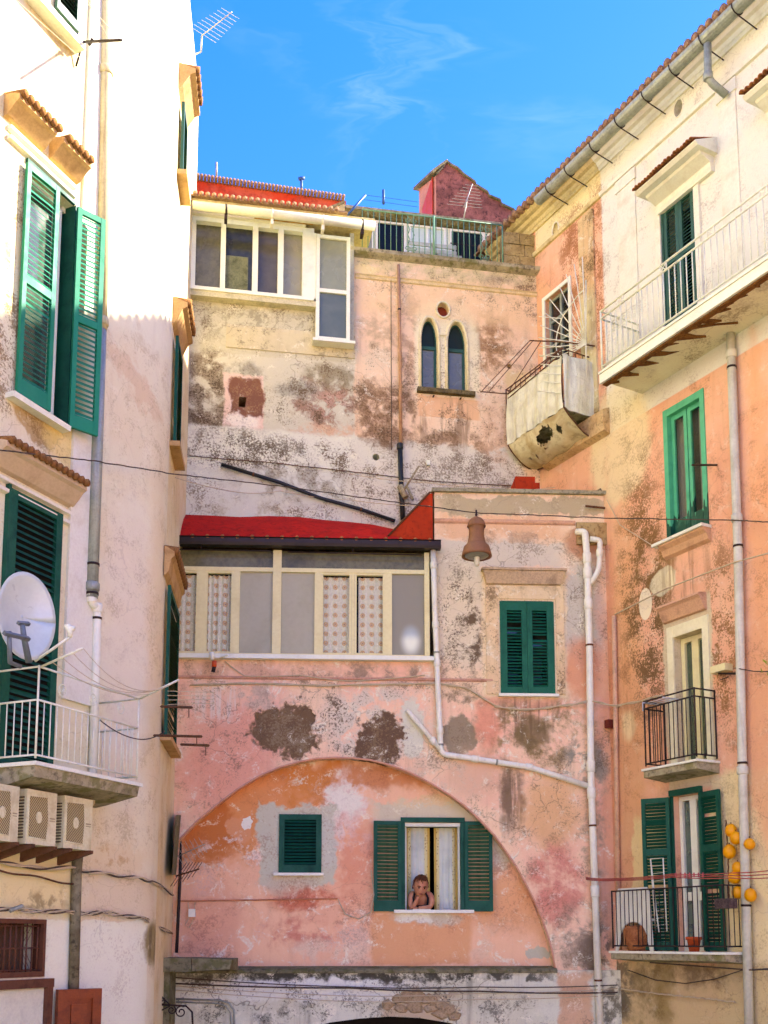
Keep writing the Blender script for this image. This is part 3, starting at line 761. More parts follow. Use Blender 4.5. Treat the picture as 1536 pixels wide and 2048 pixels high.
obj('sill_moulding', MB().profile([(0,z0-.2),(.05,z0-.17),(.08,z0-.1),(.13,z0-.06),(.13,z0-.036),(0,z0-.036)], u0-.04,u1+.02), simple('pink_beige_stone','d8a684',.9,var=.5,dark='8a6048'), wf, WR.M)
obj('curtain_board', MB().box(u0,u1,z0,z1,-.29,-.28), simple('dim_interior_wood','6f6a62',.7,var=.3,dark='3c3833',scale=2), rb, WR.M)
cur = lambda W,u0,u1,z0,z1,o,k,mat,label,amp=.012,name='curtain',grp=None: tag(obj(name, MB().grid([[ (u0+(u1-u0)*i/40, o+amp*math.sin(i/40*k*6.28)*(.6+.4*j/6), z1+(z0-z1)*j/6) for j in range(7)] for i in range(41)]), mat, None, W.M), label, 'curtain', grp)
lace_plain = simple('plain_net_curtain', 'e6e0d4', .9, var=.15, dark='a89f90', scale=3)
cur(WR, u0+.06, u0+.2, z0+.1, z1-.1, -.16, 4, lace_plain, 'narrow pale curtain at left edge inside mint green window')
cur(WR, u1-.26, u1-.06, z0+.1, z1-.1, -.16, 5, lace_plain, 'wider pale curtain behind right sash of mint green window')
m = MB().box(WR.px(1382,930,.35)[0]-.01, WR.px(1382,930,.35)[0]+.015, WR.px(1382,932,.35)[1], WR.px(1382,927,.35)[1], 0,.42)
m = MB().tube([WR.P(1434,930,.02), WR.P(1384,930,.4)], .013, 4)
tag(obj('line_bracket', m, iron, None, WR.M), 'black iron line bracket across the mint green window', 'bracket')

# ---- second door with little iron balcony
surr = simple('cream_door_surround','e8dcc0',.85,var=.3,dark='a8946c',scale=3,bumpy=.3)
surround(WR, hD2, .10, .02, surr, rb, .14)
frame_window(rb, WR, (hD2[0]+.01,hD2[1]-.01,hD2[2]+.01,hD2[3]-.01), -.1, cream_paint, glass('greenish_glass','5a6650',trans=.35), .06, (.5,), (), name='balcony_door', mull=.11, label='cream framed glazed balcony door')
obj('pane', MB().box(hD2[0],hD2[1],hD2[2],hD2[3],-.29,-.28), simple('dim_green_room','565c48',.8,var=.3,scale=1.5), rb, WR.M)
a_, b_ = WR.px(1338,1208,.1)[0], WR.px(1420,1180,.1)[0]; zl = WR.px(1380,1196,.1)[1]
obj('lintel_hood', MB().profile([(0,zl-.17),(.04,zl-.16),(.10,zl-.03),(.14,zl),(.12,zl+.03),(0,zl+.05)], hD2[0]-.14, hD2[1]+.08), simple('rosy_lintel_plaster','d6a488',.9,var=.6,dark='7c5a48'), rb, WR.M)
def balcony(W, xl, xr, yslab, ytop, O, slabm, edgem, railm, thick, step, lab, yoff=None, mid=True, taper=.0, r=.006):
    """xl and xr are the front corners at slab height"""
    a, b = W.px(xl, yslab, O)[0], W.px(xr, yslab, O)[0]; z = W.px((xl+xr)/2, yslab, O)[1]; zt_ = W.px((xl+xr)/2, ytop, O)[1]
    bo = obj('balcony', MB().profile([(0,z-thick),(O-taper,z-thick*.75),(O,z-thick*.55),(O,z-.028),(0,z-.028)], a, b), slabm, parent_, W.M, label=lab)
    obj('slab_edge', MB().box(a-.02,b+.02,z-.027,z,0,O+.02), edgem, bo, W.M)
    railing(bo, W, [(a+.02,.01),(a+.02,O-.02),(b-.02,O-.02),(b-.02,.01)], z+.03, zt_, railm, step, r, .010, mid=(zt_-.09 if mid else None))
    return bo, a, b, z, zt_
parent_ = rb
b2,b2a,b2b,b2z,b2t = balcony(WR, 1287, 1394, 1528, 1388, .34, slab_stone, marble, iron, .14, .07, 'tiny iron railed balcony with mossy slab')
b3,b3a,b3b,b3z,b3t = balcony(WR, 1222, 1450, 1903, 1776, .34, slab_stone, marble, iron, .13, .075, 'wide iron railed balcony with white chair and flower pot', mid=False)
print('b2', b2a,b2b,b2z,b2t,'hD2',hD2); print('b3', b3a,b3b,b3z,b3t,'hD3',hD3)
bs = simple('small_clothes_frame','c9c4d0',.5)
m = MB(); z = b2t-.02
for i in range(4): m.tube([(b2a+.04,.1+i*.07,z),(b2a+.38,.1+i*.07,z+.0)], .006, 5)
m.tube([(b2a+.04,.06,z),(b2a+.04,.36,z),(b2a+.04,.36,z-.1)], .008, 5); m.tube([(b2a+.38,.06,z),(b2a+.38,.36,z)], .008, 5)
tag(obj('airer', m, bs, None, WR.M), 'small pale clothes airer hooked on tiny iron balcony', 'clothes airer')
wp = MB().box(*[WR.px(1420,1336,.12)[0], WR.px(1450,1336,.12)[0], WR.px(1436,1343,.12)[1], WR.px(1436,1329,.12)[1]], .0,.12)
tag(obj('wall_plate', wp, cream_paint, None, WR.M), 'small cream wall plate between tiny balcony and tall grey pipe', 'wall plate')  # shallow box standing for a sign plate, carries no lamp
tag(obj('line_bracket', MB().tube([WR.P(1437,1347,.08),WR.P(1474,1347,.08),WR.P(1474,1352,.02)], .012, 4).tube([WR.P(1440,1360,.02),WR.P(1456,1354,.1)], .006,4), iron, None, WR.M), 'short iron bracket below the cream wall plate', 'bracket')

# ---- shutters of the lowest balcony door
u0,u1,z0,z1 = hD3; z0 = b3z
obj('window_surround', MB().box(u0-.03,u1+.03,z1,z1+.07,0,.05).box(u0-.04,u0-.001,z0,z1-.001,0,.03).box(u1+.001,u1+.04,z0,z1-.001,0,.03), green_lower, rb, WR.M)
frame_window(rb, WR, (u0+.005,u1-.005,z0,z1-.005), -.08, white_paint, glass('pale_reflecting_glass','6c7a74',trans=.3), .05, (.5,), (.35,), name='balcony_door', mull=.10, label='white framed balcony door between dark green shutters')
obj('pane', MB().box(u0,u1,z0,z1,-.29,-.28), simple('pale_room_curtain','b9b4a4',.8,var=.3,scale=1.5), rb, WR.M)
hL = z1-z0-.02
leaf(rb, WR.M @ T(u0-.01,.06,z0+.01) @ Matrix.Rotation(R(-152),4,'Z'), .34, hL, green_lower, (26,14), left=True, st=.045)
leaf(rb, WR.M @ T(u1+.02,.05,z0+.01) @ Matrix.Rotation(R(176),4,'Z'), .33, hL, green_lower, (26,14), left=False, st=.045)
mk = 0

# things on that balcony
pot = thing('flower_pot', 'terracotta flower pot standing on edge of lowest right balcony', 'flower pot', WR.M @ T(WR.px(1388,1890,.26)[0], .26, b3z))
pu = WR.px(1388,1890,.26)[0]
obj('pot', MB().lathe([(.0,.0),(.055,0),(.075,.13),(.09,.13),(.092,.165),(.08,.165),(.07,.12),(0,.12)], (pu,.26,b3z), 20), stone('orange_clay','c2552e','a8452a','7a3320',9,bumpy=.2), pot, WR.M)
obj('soil', MB().lathe([(0,.125),(.068,.125)], (pu,.26,b3z), 16), simple('soil','2c2018',.95), pot, WR.M)
# plastic chair seen from behind
chm = simple('white_chair_plastic','eae6e2',.4,var=.15,dark='a8a098',scale=3)
cx = (WR.px(1237,1835,.2)[0]+WR.px(1312,1835,.2)[0])/2; cw = (WR.px(1312,1835,.2)[0]-WR.px(1237,1835,.2)[0]); ch = WR.px(1270,1776,.2)[1]-b3z
ch_t = thing('plastic_chair', 'white plastic chair seen from behind railing of lowest right balcony', 'chair', WR.M @ T(cx,.2,b3z))
hh = ch; n_ = 14
outer = [(cx-cw*.44,b3z),(cx-cw*.5,b3z),(cx-cw*.47,b3z+hh*.45),(cx-cw*.45,b3z+hh*.9),(cx-cw*.38,b3z+hh),(cx+cw*.38,b3z+hh),(cx+cw*.45,b3z+hh*.9),(cx+cw*.47,b3z+hh*.45),(cx+cw*.5,b3z),(cx+cw*.40,b3z)]
arch_ = [(cx+cw*.36*math.cos(a), b3z+hh*.18+hh*.28*math.sin(a)) for a in [math.pi*i/10 for i in range(11)]]
outer2 = outer[:9]+[(cx+cw*.42,b3z)]+[(cx+cw*.38,b3z+hh*.12)]+arch_+[(cx-cw*.38,b3z+hh*.12)]
outer2 = outer2[1:]+[outer[0]]
obj('backrest', MB().prism(outer2, .245, .262), chm, ch_t, WR.M)
obj('seat', MB().box(cx-cw*.44,cx+cw*.44,b3z+hh*.47,b3z+hh*.50,.03,.244), chm, ch_t, WR.M)
for s_ in (-1,1): obj('leg', MB().hexa([(cx+s_*cw*.44-.02,.03,b3z),(cx+s_*cw*.44+.02,.03,b3z),(cx+s_*cw*.44+.02,.06,b3z),(cx+s_*cw*.44-.02,.06,b3z)],[(cx+s_*cw*.40-.02,.04,b3z+hh*.47),(cx+s_*cw*.40+.02,.04,b3z+hh*.47),(cx+s_*cw*.40+.02,.07,b3z+hh*.47),(cx+s_*cw*.40-.02,.07,b3z+hh*.47)]), chm, ch_t, WR.M)
obj('planter', None or MB().lathe([(0,0),(cw*.26,0),(cw*.31,hh*.1),(cw*.33,hh*.34),(cw*.30,hh*.40),(cw*.27,hh*.38),(0,hh*.36)], (cx+cw*.02,.135,b3z), 18), terracotta, None, WR.M, 'round terracotta planter under the white plastic chair', 'planter')
bpy.data.objects['planter'].matrix_basis = WR.M
# folded airer leaning
m = MB(); p = [WR.P(1301,1718,.30),WR.P(1326,1716,.30),WR.P(1334,1862,.30),WR.P(1318,1864,.30)]
m.tube(p+p[:1], .008, 6)
q = [WR.P(1301,1718,.27),WR.P(1306,1790,.27),WR.P(1312,1868,.27)]; m.tube(q, .006, 5)
for i in range(9):
    a = Vector(p[1]).lerp(Vector(p[2]), .1+i*.1); b = Vector(q[0]).lerp(Vector(q[2]), .1+i*.1); m.tube([tuple(a),tuple(b)], .0035, 4)
tag(obj('folded_airer', m, rail_white, None, WR.M), 'folded white wire airer leaning between chair and green shutter', 'clothes airer')
m = MB().box(WR.px(1434,1806,.36)[0], WR.px(1464,1806,.36)[0], WR.px(1450,1817,.36)[1], WR.px(1450,1797,.36)[1], .28,.40)
tag(obj('planter_box', m, stone('dry_moss_box','6f5a58','4a3c3e','241c1c',20,bumpy=.9), None, WR.M), 'small dark planter box hung on the railing beside yellow gourds', 'planter box')
# yellow gourds on strings
gm_ = simple('glazed_yellow','e79a12',.35,var=.35,dark='c46a08',scale=5,bumpy=.2)
for i,(gx,gy,txt) in enumerate(((1462,1661,'topmost yellow ceramic gourd hanging left of tall grey pipe'),(1472,1676,'second yellow gourd tucked under the topmost one'),(1499,1688,'upper of the two yellow gourds right of tall grey pipe'),(1459,1703,'leftmost yellow gourd, third down beside the green shutter'),(1475,1735,'yellow gourd half hidden by grey pipe, above the crossing lines'),(1469,1755,'yellow gourd overlapped by the one above it, at the crossing lines'),(1475,1785,'lowest yellow gourd left of tall grey pipe'),(1501,1790,'lower of the two yellow gourds right of tall grey pipe'))):
    o_ = .10 if gx < 1490 else .12
    c = WR.P(gx, gy, o_); r_ = .066*(1+.09*math.sin(i*2.7)); el_ = 1.08+.07*math.cos(i*1.9)
    g_ = thing('gourd', txt, 'gourd', WR.M @ T(*c), 'yellow gourds on the tall grey pipe')
    prof = [(r_*math.sin(math.pi*k/12)*(1+.05*math.cos(math.pi*k/12)), -r_*el_*math.cos(math.pi*k/12)) for k in range(13)]
    m = MB().lathe([(max(a,.0005),b) for a,b in prof], c, 18)
    obj('fruit', m, gm_, g_, WR.M)
    obj('stem', MB().tube([(c[0],c[1],c[2]+r_*1.05),(c[0]+.004,c[1],c[2]+r_*1.35)], .006, 5).tube([(c[0],c[1],c[2]-r_*1.08),(c[0],c[1],c[2]-r_*1.2)], .008, 5), rust, g_, WR.M)
cable('twisted dark string the yellow gourds hang from', [WR.P(1452,1640,.07),WR.P(1456,1720,.07),WR.P(1458,1800,.07)], .009, rust, WR, wob=.01, name='string', cat='string')
# tall grey pipe
pipe_thing('tall grey downpipe running down the orange house at right edge', [WR.P(1461,668,.07),WR.P(1476,1100,.08),WR.P(1484,1500,.08),WR.P(1500,2120,.08)], .05, simple('pale_grey_pipe','cfc8be',.5,var=.4,dark='8d8272',scale=3,streaks=.35), WR, joints=(.03,.27,.62), clamps=(.05,.31,.61,.8))

# ================================================================== PINK HOUSE WITH THE BLIND ARCH
ph = thing('arched_house', 'faded pink house with a wide blind arch and glazed veranda', 'house', WP.M)
PX = lambda *a, **k: pt(WP, *a, **k)
PE = WP.len
uv = WP.px(869,1080)[0]; ztop = WP.px(1040,988)[1]; zver = WP.px(620,1095)[1]; zvs = WP.px(620,1318)[1]; zled = WP.px(740,1941)[1]
mP = plaster('faded_pink_plaster', C('f6bda6'), C('f6ceb2'), dirt='866a52', blotch=.26, streak=.30, bumpy=.8, cracks=.4, fleck=.75, seed=1, patches=[
    PX(360,1400,560,1640,'ea9c88',op=.8,soft=.5,amp=.3),
    PX(870,975,1240,1400,'f0cdb0',k='b',op=.95,soft=.1,amp=.15),
    PX(870,995,1215,1030,'b5a284',k='b',op=.9,soft=.15,amp=.08),
    PX(880,1030,1120,1075,'e8b48e',k='b',op=.8,soft=.2,amp=.1),
    PX(930,1062,1090,1090,'b08c78',op=.6,soft=.4,tex=(.42,.15,'m')),
    PX(880,1085,1130,1135,'d5c8bc',k='b',op=.85,soft=.2,amp=.1),
    PX(868,1100,965,1330,'dfcdb6',k='b',op=.9,soft=.15,amp=.12),
    PX(874,1150,966,1330,'5c4f40',op=.95,soft=.5,tex=(.50,.07)),
    PX(915,1200,975,1345,'655240',op=.95,soft=.4,tex=(.46,.1,'m')),
    PX(1120,1120,1215,1340,'c6bcb2',op=.9,soft=.2,amp=.14,tex=(.34,.1,'m')),
    PX(1125,1060,1215,1110,'b5704a',op=.75,soft=.4,amp=.1),
    PX(1128,1280,1200,1400,'dd8f6c',op=.8,soft=.4,amp=.12),
    PX(1195,1180,1240,1900,'e09a78',op=.7,soft=.5,amp=.1),
    PX(965,1145,1132,1400,'ecd0ac',k='b',op=.9,soft=.06,amp=.05),
    PX(990,1150,1110,1190,'9a8468',op=.7,soft=.5,tex=(.48,.1,'m')),
    PX(1040,1152,1075,1180,'d98868',op=.8,soft=.4),
    PX(968,1200,998,1390,'c8a078',op=.6,soft=.5,tex=(.5,.15)),
    PX(370,1318,880,1362,'d8a890',k='b',op=.8,soft=.15,amp=.06,tex=(.36,.2,'m')),
    PX(640,1330,900,1360,'8a786a',op=.7,soft=.3,tex=(.47,.1,'m')),
    PX(470,1368,580,1420,'d0b4a4',op=.8,soft=.3,tex=(.42,.15,'m')),
    PX(385,1365,475,1440,'eedcd2',op=.8,soft=.5,tex=(.42,.14,'s')),
    PX(540,1362,660,1412,'5c5244',op=.85,soft=.5,tex=(.52,.07,'m')),
    PX(650,1370,860,1530,'dcccbe',op=.85,soft=.3,tex=(.40,.12,'m')),
    PX(640,1380,740,1525,'4c4238',op=.9,soft=.5,tex=(.53,.06)),
    PX(690,1370,900,1490,'54483a',op=.9,soft=.5,tex=(.54,.07)),
    PX(510,1427,630,1452,'755a44',k='b',op=1,soft=.06,amp=.1,h=-.45),
    PX(502,1416,636,1512,'755a44',op=1,soft=.1,amp=.2,h=-.45),
    PX(718,1432,806,1524,'6a5040',k='b',op=1,soft=.12,amp=.2,h=-.45),
    PX(505,1425,635,1510,'a08a70',op=.75,soft=.3,tex=(.50,.05)),
    PX(720,1432,806,1524,'94795e',op=.75,soft=.3,tex=(.51,.05)),
    PX(806,1398,846,1520,'dcd3c4',op=1,soft=.1,amp=.08),
    PX(886,1430,950,1505,'94826e',op=.95,soft=.12,amp=.12,h=-.3),
    PX(880,1385,975,1430,'6e5f48',op=.85,soft=.5,tex=(.45,.12,'m')),
    PX(960,1395,1180,1540,'8c764e',op=.9,soft=.4,tex=(.43,.18,'m')),
    PX(1030,1430,1100,1500,'7e6848',op=.85,soft=.35,amp=.12),
    PX(950,1395,1000,1500,'e6957c',op=.8,soft=.4,amp=.12),
    PX(960,1390,1120,1415,'e0a088',op=.7,soft=.4),
    PX(1130,1480,1215,1570,'8f8a80',op=.9,soft=.3,amp=.1,tex=(.40,.12,'m')),
    PX(998,1525,1046,1670,'6a5644',op=.85,soft=.4,amp=.08,tex=(.36,.2,'s')),
    PX(880,1500,1000,1600,'e0b49a',op=.7,soft=.4,amp=.15),
    PX(1040,1560,1160,1700,'e3ac7c',op=.8,soft=.4,amp=.15),
    PX(1060,1690,1165,1860,'d6756a',op=.75,soft=.3,amp=.12,tex=(.34,.2,'m')),
    PX(1110,1810,1175,1935,'a08c7c',op=.8,soft=.45,tex=(.40,.16,'m')),
    PX(1165,1540,1215,1760,'a48e78',op=.7,soft=.4,tex=(.42,.14,'m')),
    PX(1160,1850,1230,1960,'5f554a',op=.85,soft=.5,tex=(.44,.1,'m')),
    PX(800,1510,960,1600,'d8c2b0',op=.5,soft=.5,tex=(.44,.1,'m')),
    PX(1000,1390,1112,1480,'6e5644',op=.65,soft=.4,tex=(.46,.14,'s')),
])
arch_px = [(330,1712),(365,1672),(395,1641),(430,1612),(475,1578),(520,1551),(560,1534),(600,1523),(635,1517),(670,1515),(705,1516),(740,1520),(780,1530),(820,1545),(860,1566),(900,1590),(932,1614),(960,1640),(988,1670),(1010,1700),(1032,1732),(1050,1765),(1070,1803),(1085,1840),(1097,1875),(1105,1905),(1110,1938)]
arch = [WP.px(*p) for p in arch_px]
arch[0] = (-.05, arch[0][1]); arch = [(max(u,-.05),z) for u,z in arch]
arch_poly = arch + [(arch[-1][0], zled), (-.05, zled)]
hS = (WP.px(1001,1296)[0],WP.px(1108,1296)[0],WP.px(1054,1389)[1],WP.px(1054,1203)[1])
# lower band with passage arch
zb0 = 0.0
pas = [WP.px(x,y,.06) for x,y in ((540,2110),(600,2062),(660,2045),(720,2037),(780,2033),(840,2036),(900,2046),(960,2064),(1010,2105))]
pas_poly = [(pas[0][0]-.1,0.)]+pas+[(pas[-1][0]+.1,0.)]
outl = [(-1.0,zled),(PE+.25,zled),(PE+.25,ztop),(uv,ztop),(uv,zver+.25),(uv,zvs-.02),(-1.0,zvs-.02)]
hole_arch = arch[1:-1]+[(arch[-1][0],zled+.004),(arch[1][0]-.05,zled+.004)]
outl = [(arch[0][0]-.6,zled),(arch[0][0]+0,zled)]+arch+[(arch[-1][0],zled),(PE+.25,zled),(PE+.25,ztop),(uv,ztop),(uv,zvs-.02),(-1.2,zvs-.02),(-1.2,zled)]
outl = arch+[(arch[-1][0],zled),(PE+.25,zled),(PE+.25,ztop),(uv,ztop),(uv,zvs-.02),(-1.2,zvs-.02),(-1.2,arch[0][1]-.2)]
obj('wall', sheet(outl, [rc(*hS)], 0, .22), mP, ph, WP.M)
soffit = simple('orange_arch_soffit','cf7a42',.9,var=.4,dark='9a5230',scale=4,bumpy=.4)
obj('arch_edge', MB().tube([(u,-.004,z) for u,z in arch], .014, 6), simple('pink_arch_rim','d79a84',.9,var=.5,dark='8a5a4a',scale=6), ph, WP.M)
# recessed wall inside the arch
PC = lambda *a, **k: pt(WP, *a, **k)
mPr = plaster('peach_arch_plaster', C('f6c0a0'), C('f2b698'), dirt='a5604a', blotch=.16, streak=.12, bumpy=.45, cracks=.18, fleck=.55, seed=4, patches=[
    PC(340,1540,640,1700,'de8c50',op=.85,soft=.25,amp=.25,rot=-28),
    PC(350,1600,470,1720,'c9743e',op=.9,soft=.3,amp=.2),
    PC(520,1520,960,1575,'cb8052',op=.85,soft=.4,amp=.15),
    PC(560,1520,680,1600,'d98644',op=.8,soft=.3,amp=.2),
    PC(452,1635,508,1680,'e29a70',op=1,soft=.1,amp=.12,h=.1),
    PC(488,1632,505,1655,'f3e8dc',op=1,soft=.1,amp=.12,h=.2),
    PC(560,1540,640,1575,'f3e4d0',op=.9,soft=.4,amp=.2,tex=(.52,.05)),
    PC(400,1665,520,1745,'f5e0d4',op=.9,soft=.4,amp=.2,tex=(.51,.07,'m')),
    PC(380,1690,480,1735,'f5e0d4',op=.9,soft=.4,amp=.2,tex=(.53,.05)),
    PC(655,1545,745,1720,'efd4cc',op=.9,soft=.35,amp=.2,tex=(.42,.12,'m')),
    PC(660,1560,720,1640,'efe4da',op=.95,soft=.3,amp=.2,tex=(.40,.10)),
    PC(516,1606,676,1768,'cbc3b0',k='b',op=1,soft=.05,amp=.10),
    PC(640,1625,680,1730,'cfc8bc',op=.8,soft=.3,amp=.08),
    PC(520,1745,640,1790,'cdb8a4',op=.8,soft=.4,amp=.12),
    PC(745,1600,960,1648,'d6c8b0',k='b',op=.95,soft=.2,amp=.08),
    PC(800,1590,960,1612,'e8c8a0',op=.8,soft=.4,tex=(.42,.1)),
    PC(970,1630,1040,1720,'dccdbd',op=.85,soft=.4,tex=(.38,.15,'m')),
    PC(985,1640,1030,1740,'c9beb0',op=.8,soft=.3,amp=.1),
    PC(540,1775,690,1815,'cc5f42',op=.75,soft=.5,amp=.15,tex=(.36,.2,'m')),
    PC(500,1840,690,1900,'cf6e62',op=.7,soft=.5,amp=.2,tex=(.38,.2,'m')),
    PC(450,1850,540,1890,'f0d4c8',op=.7,soft=.4,tex=(.48,.1)),
    PC(560,1880,750,1935,'efd0b8',op=.8,soft=.4,tex=(.42,.15,'m')),
    PC(650,1850,760,1900,'eed0c0',op=.7,soft=.4,tex=(.46,.1)),
    PC(745,1830,945,1930,'e6a478',k='b',op=.9,soft=.06,amp=.05),
    PC(790,1822,920,1850,'cfc4b2',op=.9,soft=.4,amp=.08),
    PC(795,1828,870,1848,'efe8de',op=.95,soft=.3,amp=.08,tex=(.36,.1)),
    PC(940,1850,1000,1920,'ecc4aa',op=.7,soft=.4,tex=(.42,.12,'m')),
    PC(1052,1885,1100,1920,'c6bca8',op=1,soft=.08,amp=.10),
    PC(940,1740,1090,1860,'e6a472',op=.7,soft=.5,amp=.2),
    PC(350,1770,480,1900,'e0a08a',op=.7,soft=.4,amp=.15),
    PC(352,1730,420,1790,'e2b8ac',op=.7,soft=.4,tex=(.42,.12)),
    PC(690,1640,745,1800,'e0876a',op=.6,soft=.5,amp=.2),
])
hs_ = WP.rect(561,1632,640,1746,REC); hp_ = (WP.px(806,1735,REC)[0],WP.px(925,1735,REC)[0],WP.px(865,1820,REC)[1],WP.px(865,1645,REC)[1])
obj('recessed_wall', sheet([(-1.1,zled-.1),(arch[-1][0]+.25,zled-.1),(arch[-1][0]+.25,WP.px(700,1495)[1]),(-1.1,WP.px(700,1495)[1])], [rc(*hs_),rc(*hp_)], REC, .3), mPr, ph, WP.M)
mB = plaster('whitewashed_base_plaster', C('e0d8c8'), C('d4cab6'), dirt='5f574c', blotch=.38, streak=.45, bumpy=.7, cracks=.6, fleck=.5, seed=6, patches=[
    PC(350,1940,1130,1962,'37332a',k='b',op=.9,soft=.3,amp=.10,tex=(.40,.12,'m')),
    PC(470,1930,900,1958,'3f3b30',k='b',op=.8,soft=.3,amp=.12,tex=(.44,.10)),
    PC(350,1960,800,2000,'eae4e2',k='b',op=.7,soft=.3,amp=.1),
    PC(1120,1950,1180,2060,'d9a07c',k='b',op=.8,soft=.2,amp=.08),
    PC(1195,1945,1240,2060,'58503f',op=.8,soft=.4,tex=(.42,.1,'m')),
    PC(620,1985,760,2050,'4a4a40',op=.7,soft=.5,tex=(.50,.07)),
    PC(760,1985,920,2050,'c6ab90',op=.95,soft=.2,amp=.2,h=-.6),
    PC(780,1950,800,1968,'544a3a',op=.9,soft=.3,h=-.4),
    PC(480,1990,620,2060,'8d8578',op=.6,soft=.5,tex=(.48,.1,'m')),
])
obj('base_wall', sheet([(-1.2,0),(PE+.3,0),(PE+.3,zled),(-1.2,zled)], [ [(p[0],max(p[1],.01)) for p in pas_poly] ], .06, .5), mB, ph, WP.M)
obj('ledge', MB().profile([(-.2,zled),(.09,zled-.03),(.095,zled-.0),(.06,zled+.025),(-.2,zled+.05)], -1.2, WP.px(1112,1940)[0]), dark_stone, ph, WP.M)
obj('passage_shade_sheet', MB().box(-1.2,PE+.3,.02,zled-.1,-1.2,-1.15), dark_room, ph, WP.M)  # flat dark sheet painting the passage's shade behind the arch
# rough stones over the passage
random.seed(21)
for x,y in ((775,2010),(795,2000),(815,1996),(838,1994),(858,1998),(880,2010),(898,2018),(910,2032),(800,2018),(830,2015),(862,2016),(884,2028)):
    c = WP.px(x,y,.07); m = MB(); r_ = random.uniform(.08,.12)
    prof = [(.001,0),(r_*.7,.008),(r_,-.02)]
    pts = [(c[0]+r_*random.uniform(.55,1.25)*math.cos(a)*1.2, c[1]+r_*random.uniform(.45,1.)*math.sin(a)) for a in [2*math.pi*k/8 for k in range(8)]]
    m.add([(p[0],.055,p[1]) for p in pts]+[(c[0]+(p[0]-c[0])*.7,.07+random.uniform(.0,.03),c[1]+(p[1]-c[1])*.7) for p in pts], [list(range(8,16))]+[(i,(i+1)%8,8+(i+1)%8,8+i) for i in range(8)])
    obj('rubble_stone', m, stone('rubble','c0a284','a88c70','6a5846',8,bumpy=.8) if 'rubble' not in bpy.data.materials else bpy.data.materials['rubble'], ph, WP.M)
# parapet coping, mouldings, sides and roof deck of the right block
cop = stone('grey_coping','a89c84','8c8270','5a5040',5)
obj('coping', MB().box(uv-.03,PE+.1,ztop,ztop+.05,-.3,.05), cop, ph, WP.M)
zm1 = WP.px(1000,1046)[1]
obj('moulding', MB().profile([(0,zm1-.02),(.025,zm1),(.03,zm1+.03),(0,zm1+.05)], uv, WP.px(1150,1050)[0]), simple('pink_moulding','d9a58a',.9,var=.5,dark='6e4a3a',scale=5), ph, WP.M)
zm2 = WP.px(620,1358)[1]
obj('moulding', MB().profile([(0,zm2-.015),(.02,zm2),(.02,zm2+.02),(0,zm2+.03)], -.8, WP.px(985,1358)[0]), simple('pink_moulding_low','cf9a86',.9,var=.6,dark='6e4a3a',scale=5), ph, WP.M)
zm3 = WP.px(1190,1050)[1]
obj('corner_block', MB().box(WP.px(1152,1050)[0],PE+.02,zm3-.28,zm3+.02,0,.04), stone('stained_corner','b59a70','a07a50','6a5038',4), ph, WP.M)
obj('side_wall', MB().box(uv-.02,uv+.16,zver,ztop-.001,-1.6,-.222), mP, ph, WP.M)
obj('roof_deck', MB().box(uv+.16,PE+.6,ztop-.3,ztop-.12,-1.9,-.222), cop, ph, WP.M)
# red sloping wall by the veranda roof
a = WP.px(776,1072,.02); b = WP.px(869,986,.02); c = WP.px(869,1080,.02)
obj('red_buttress', MB().prism([(a[0],c[1]),(uv-.022,c[1]),(uv-.022,b[1]),(uv-.06,b[1]),(a[0],a[1])], -.45, .0), brick_red, ph, WP.M)
obj('buttress_edge', MB().tube([(a[0],.01,a[1]),(uv-.06,.01,b[1]+.012),(uv-.0,.01,b[1]+.012)], .014, 6), rust, ph, WP.M)
ra_ = [WP.M @ Vector((u,0,0)) for u in (0,0)]
def on_u(x, y, o=.02): v_ = WU.M @ Vector((WU.px(x,y,o)[0], -o, WU.px(x,y,o)[1])); q_ = WP.Mi @ v_; return (q_.x, -q_.y, q_.z)
strip_top = [on_u(x, y) for x,y in ((340,1028),(420,1031),(480,1034),(540,1032),(600,1034),(650,1040),(700,1044),(745,1049),(790,1062))]
zrb = WP.px(620,1076,.10)[1]; m = MB(); G = []
for k_, p_ in enumerate(strip_top):
    G.append([(p_[0],p_[1],p_[2]), (p_[0],p_[1]*.6+.12*.4+random.uniform(-.01,.01),p_[2]*.6+zrb*.4+.05+random.uniform(-.02,.02)), (p_[0],.12,zrb)])
m.grid(G)
obj('red_flashing', m, red_paint, ph, WP.M, label='bright red painted strip sealing veranda roof to the back wall')
# veranda ---------------------------------------------------------------
vO = .03
zg0 = WP.px(620,1092,.18)[1]; zg1 = WP.px(620,1078,.18)[1]
u_l = -.9; u_r = WP.px(882,1085,.18)[0]
ver = obj('veranda_roof', MB().profile([(-.9,zg1+.12),(.16,zg1-.01),(.16,zg1-.03),(-.9,zg1+.08)], u_l, u_r-.06), tile_pale, ph, WP.M)
obj('eaves_gutter', MB().profile([(.08,zg0),(.19,zg0),(.2,zg0+.035),(.185,zg0+.04),(.19,zg1),(.21,zg1+.01),(.07,zg1+.01)], u_l, u_r), simple('brown_black_gutter','2e2422',.4,.2,var=.3,dark='120d0c'), ver, WP.M)
tk = MB()
u = u_l
while u < u_r-.1: tk.lathe([(.025,0),(.028,.1)], (u,.09,zg1+.014), 7, 'o', cap=True); u += .19
obj('tile_ends', tk, terracotta, ver, WP.M, kind='stuff')
vu0, vu1 = -.55, WP.px(859,1200,vO)[0]; vz0, vz1 = WP.px(620,1312,vO)[1], zg0-.01
obj('sill', MB().box(vu0,vu1+.05,vz0-.055,vz0-.0,-.15,.10), white_paint, ph, WP.M, label='long white veranda sill')
vf = MB()
X_ = lambda x: WP.px(x,1220,vO)[0]
zt_ = WP.px(620,1140,vO)[1]
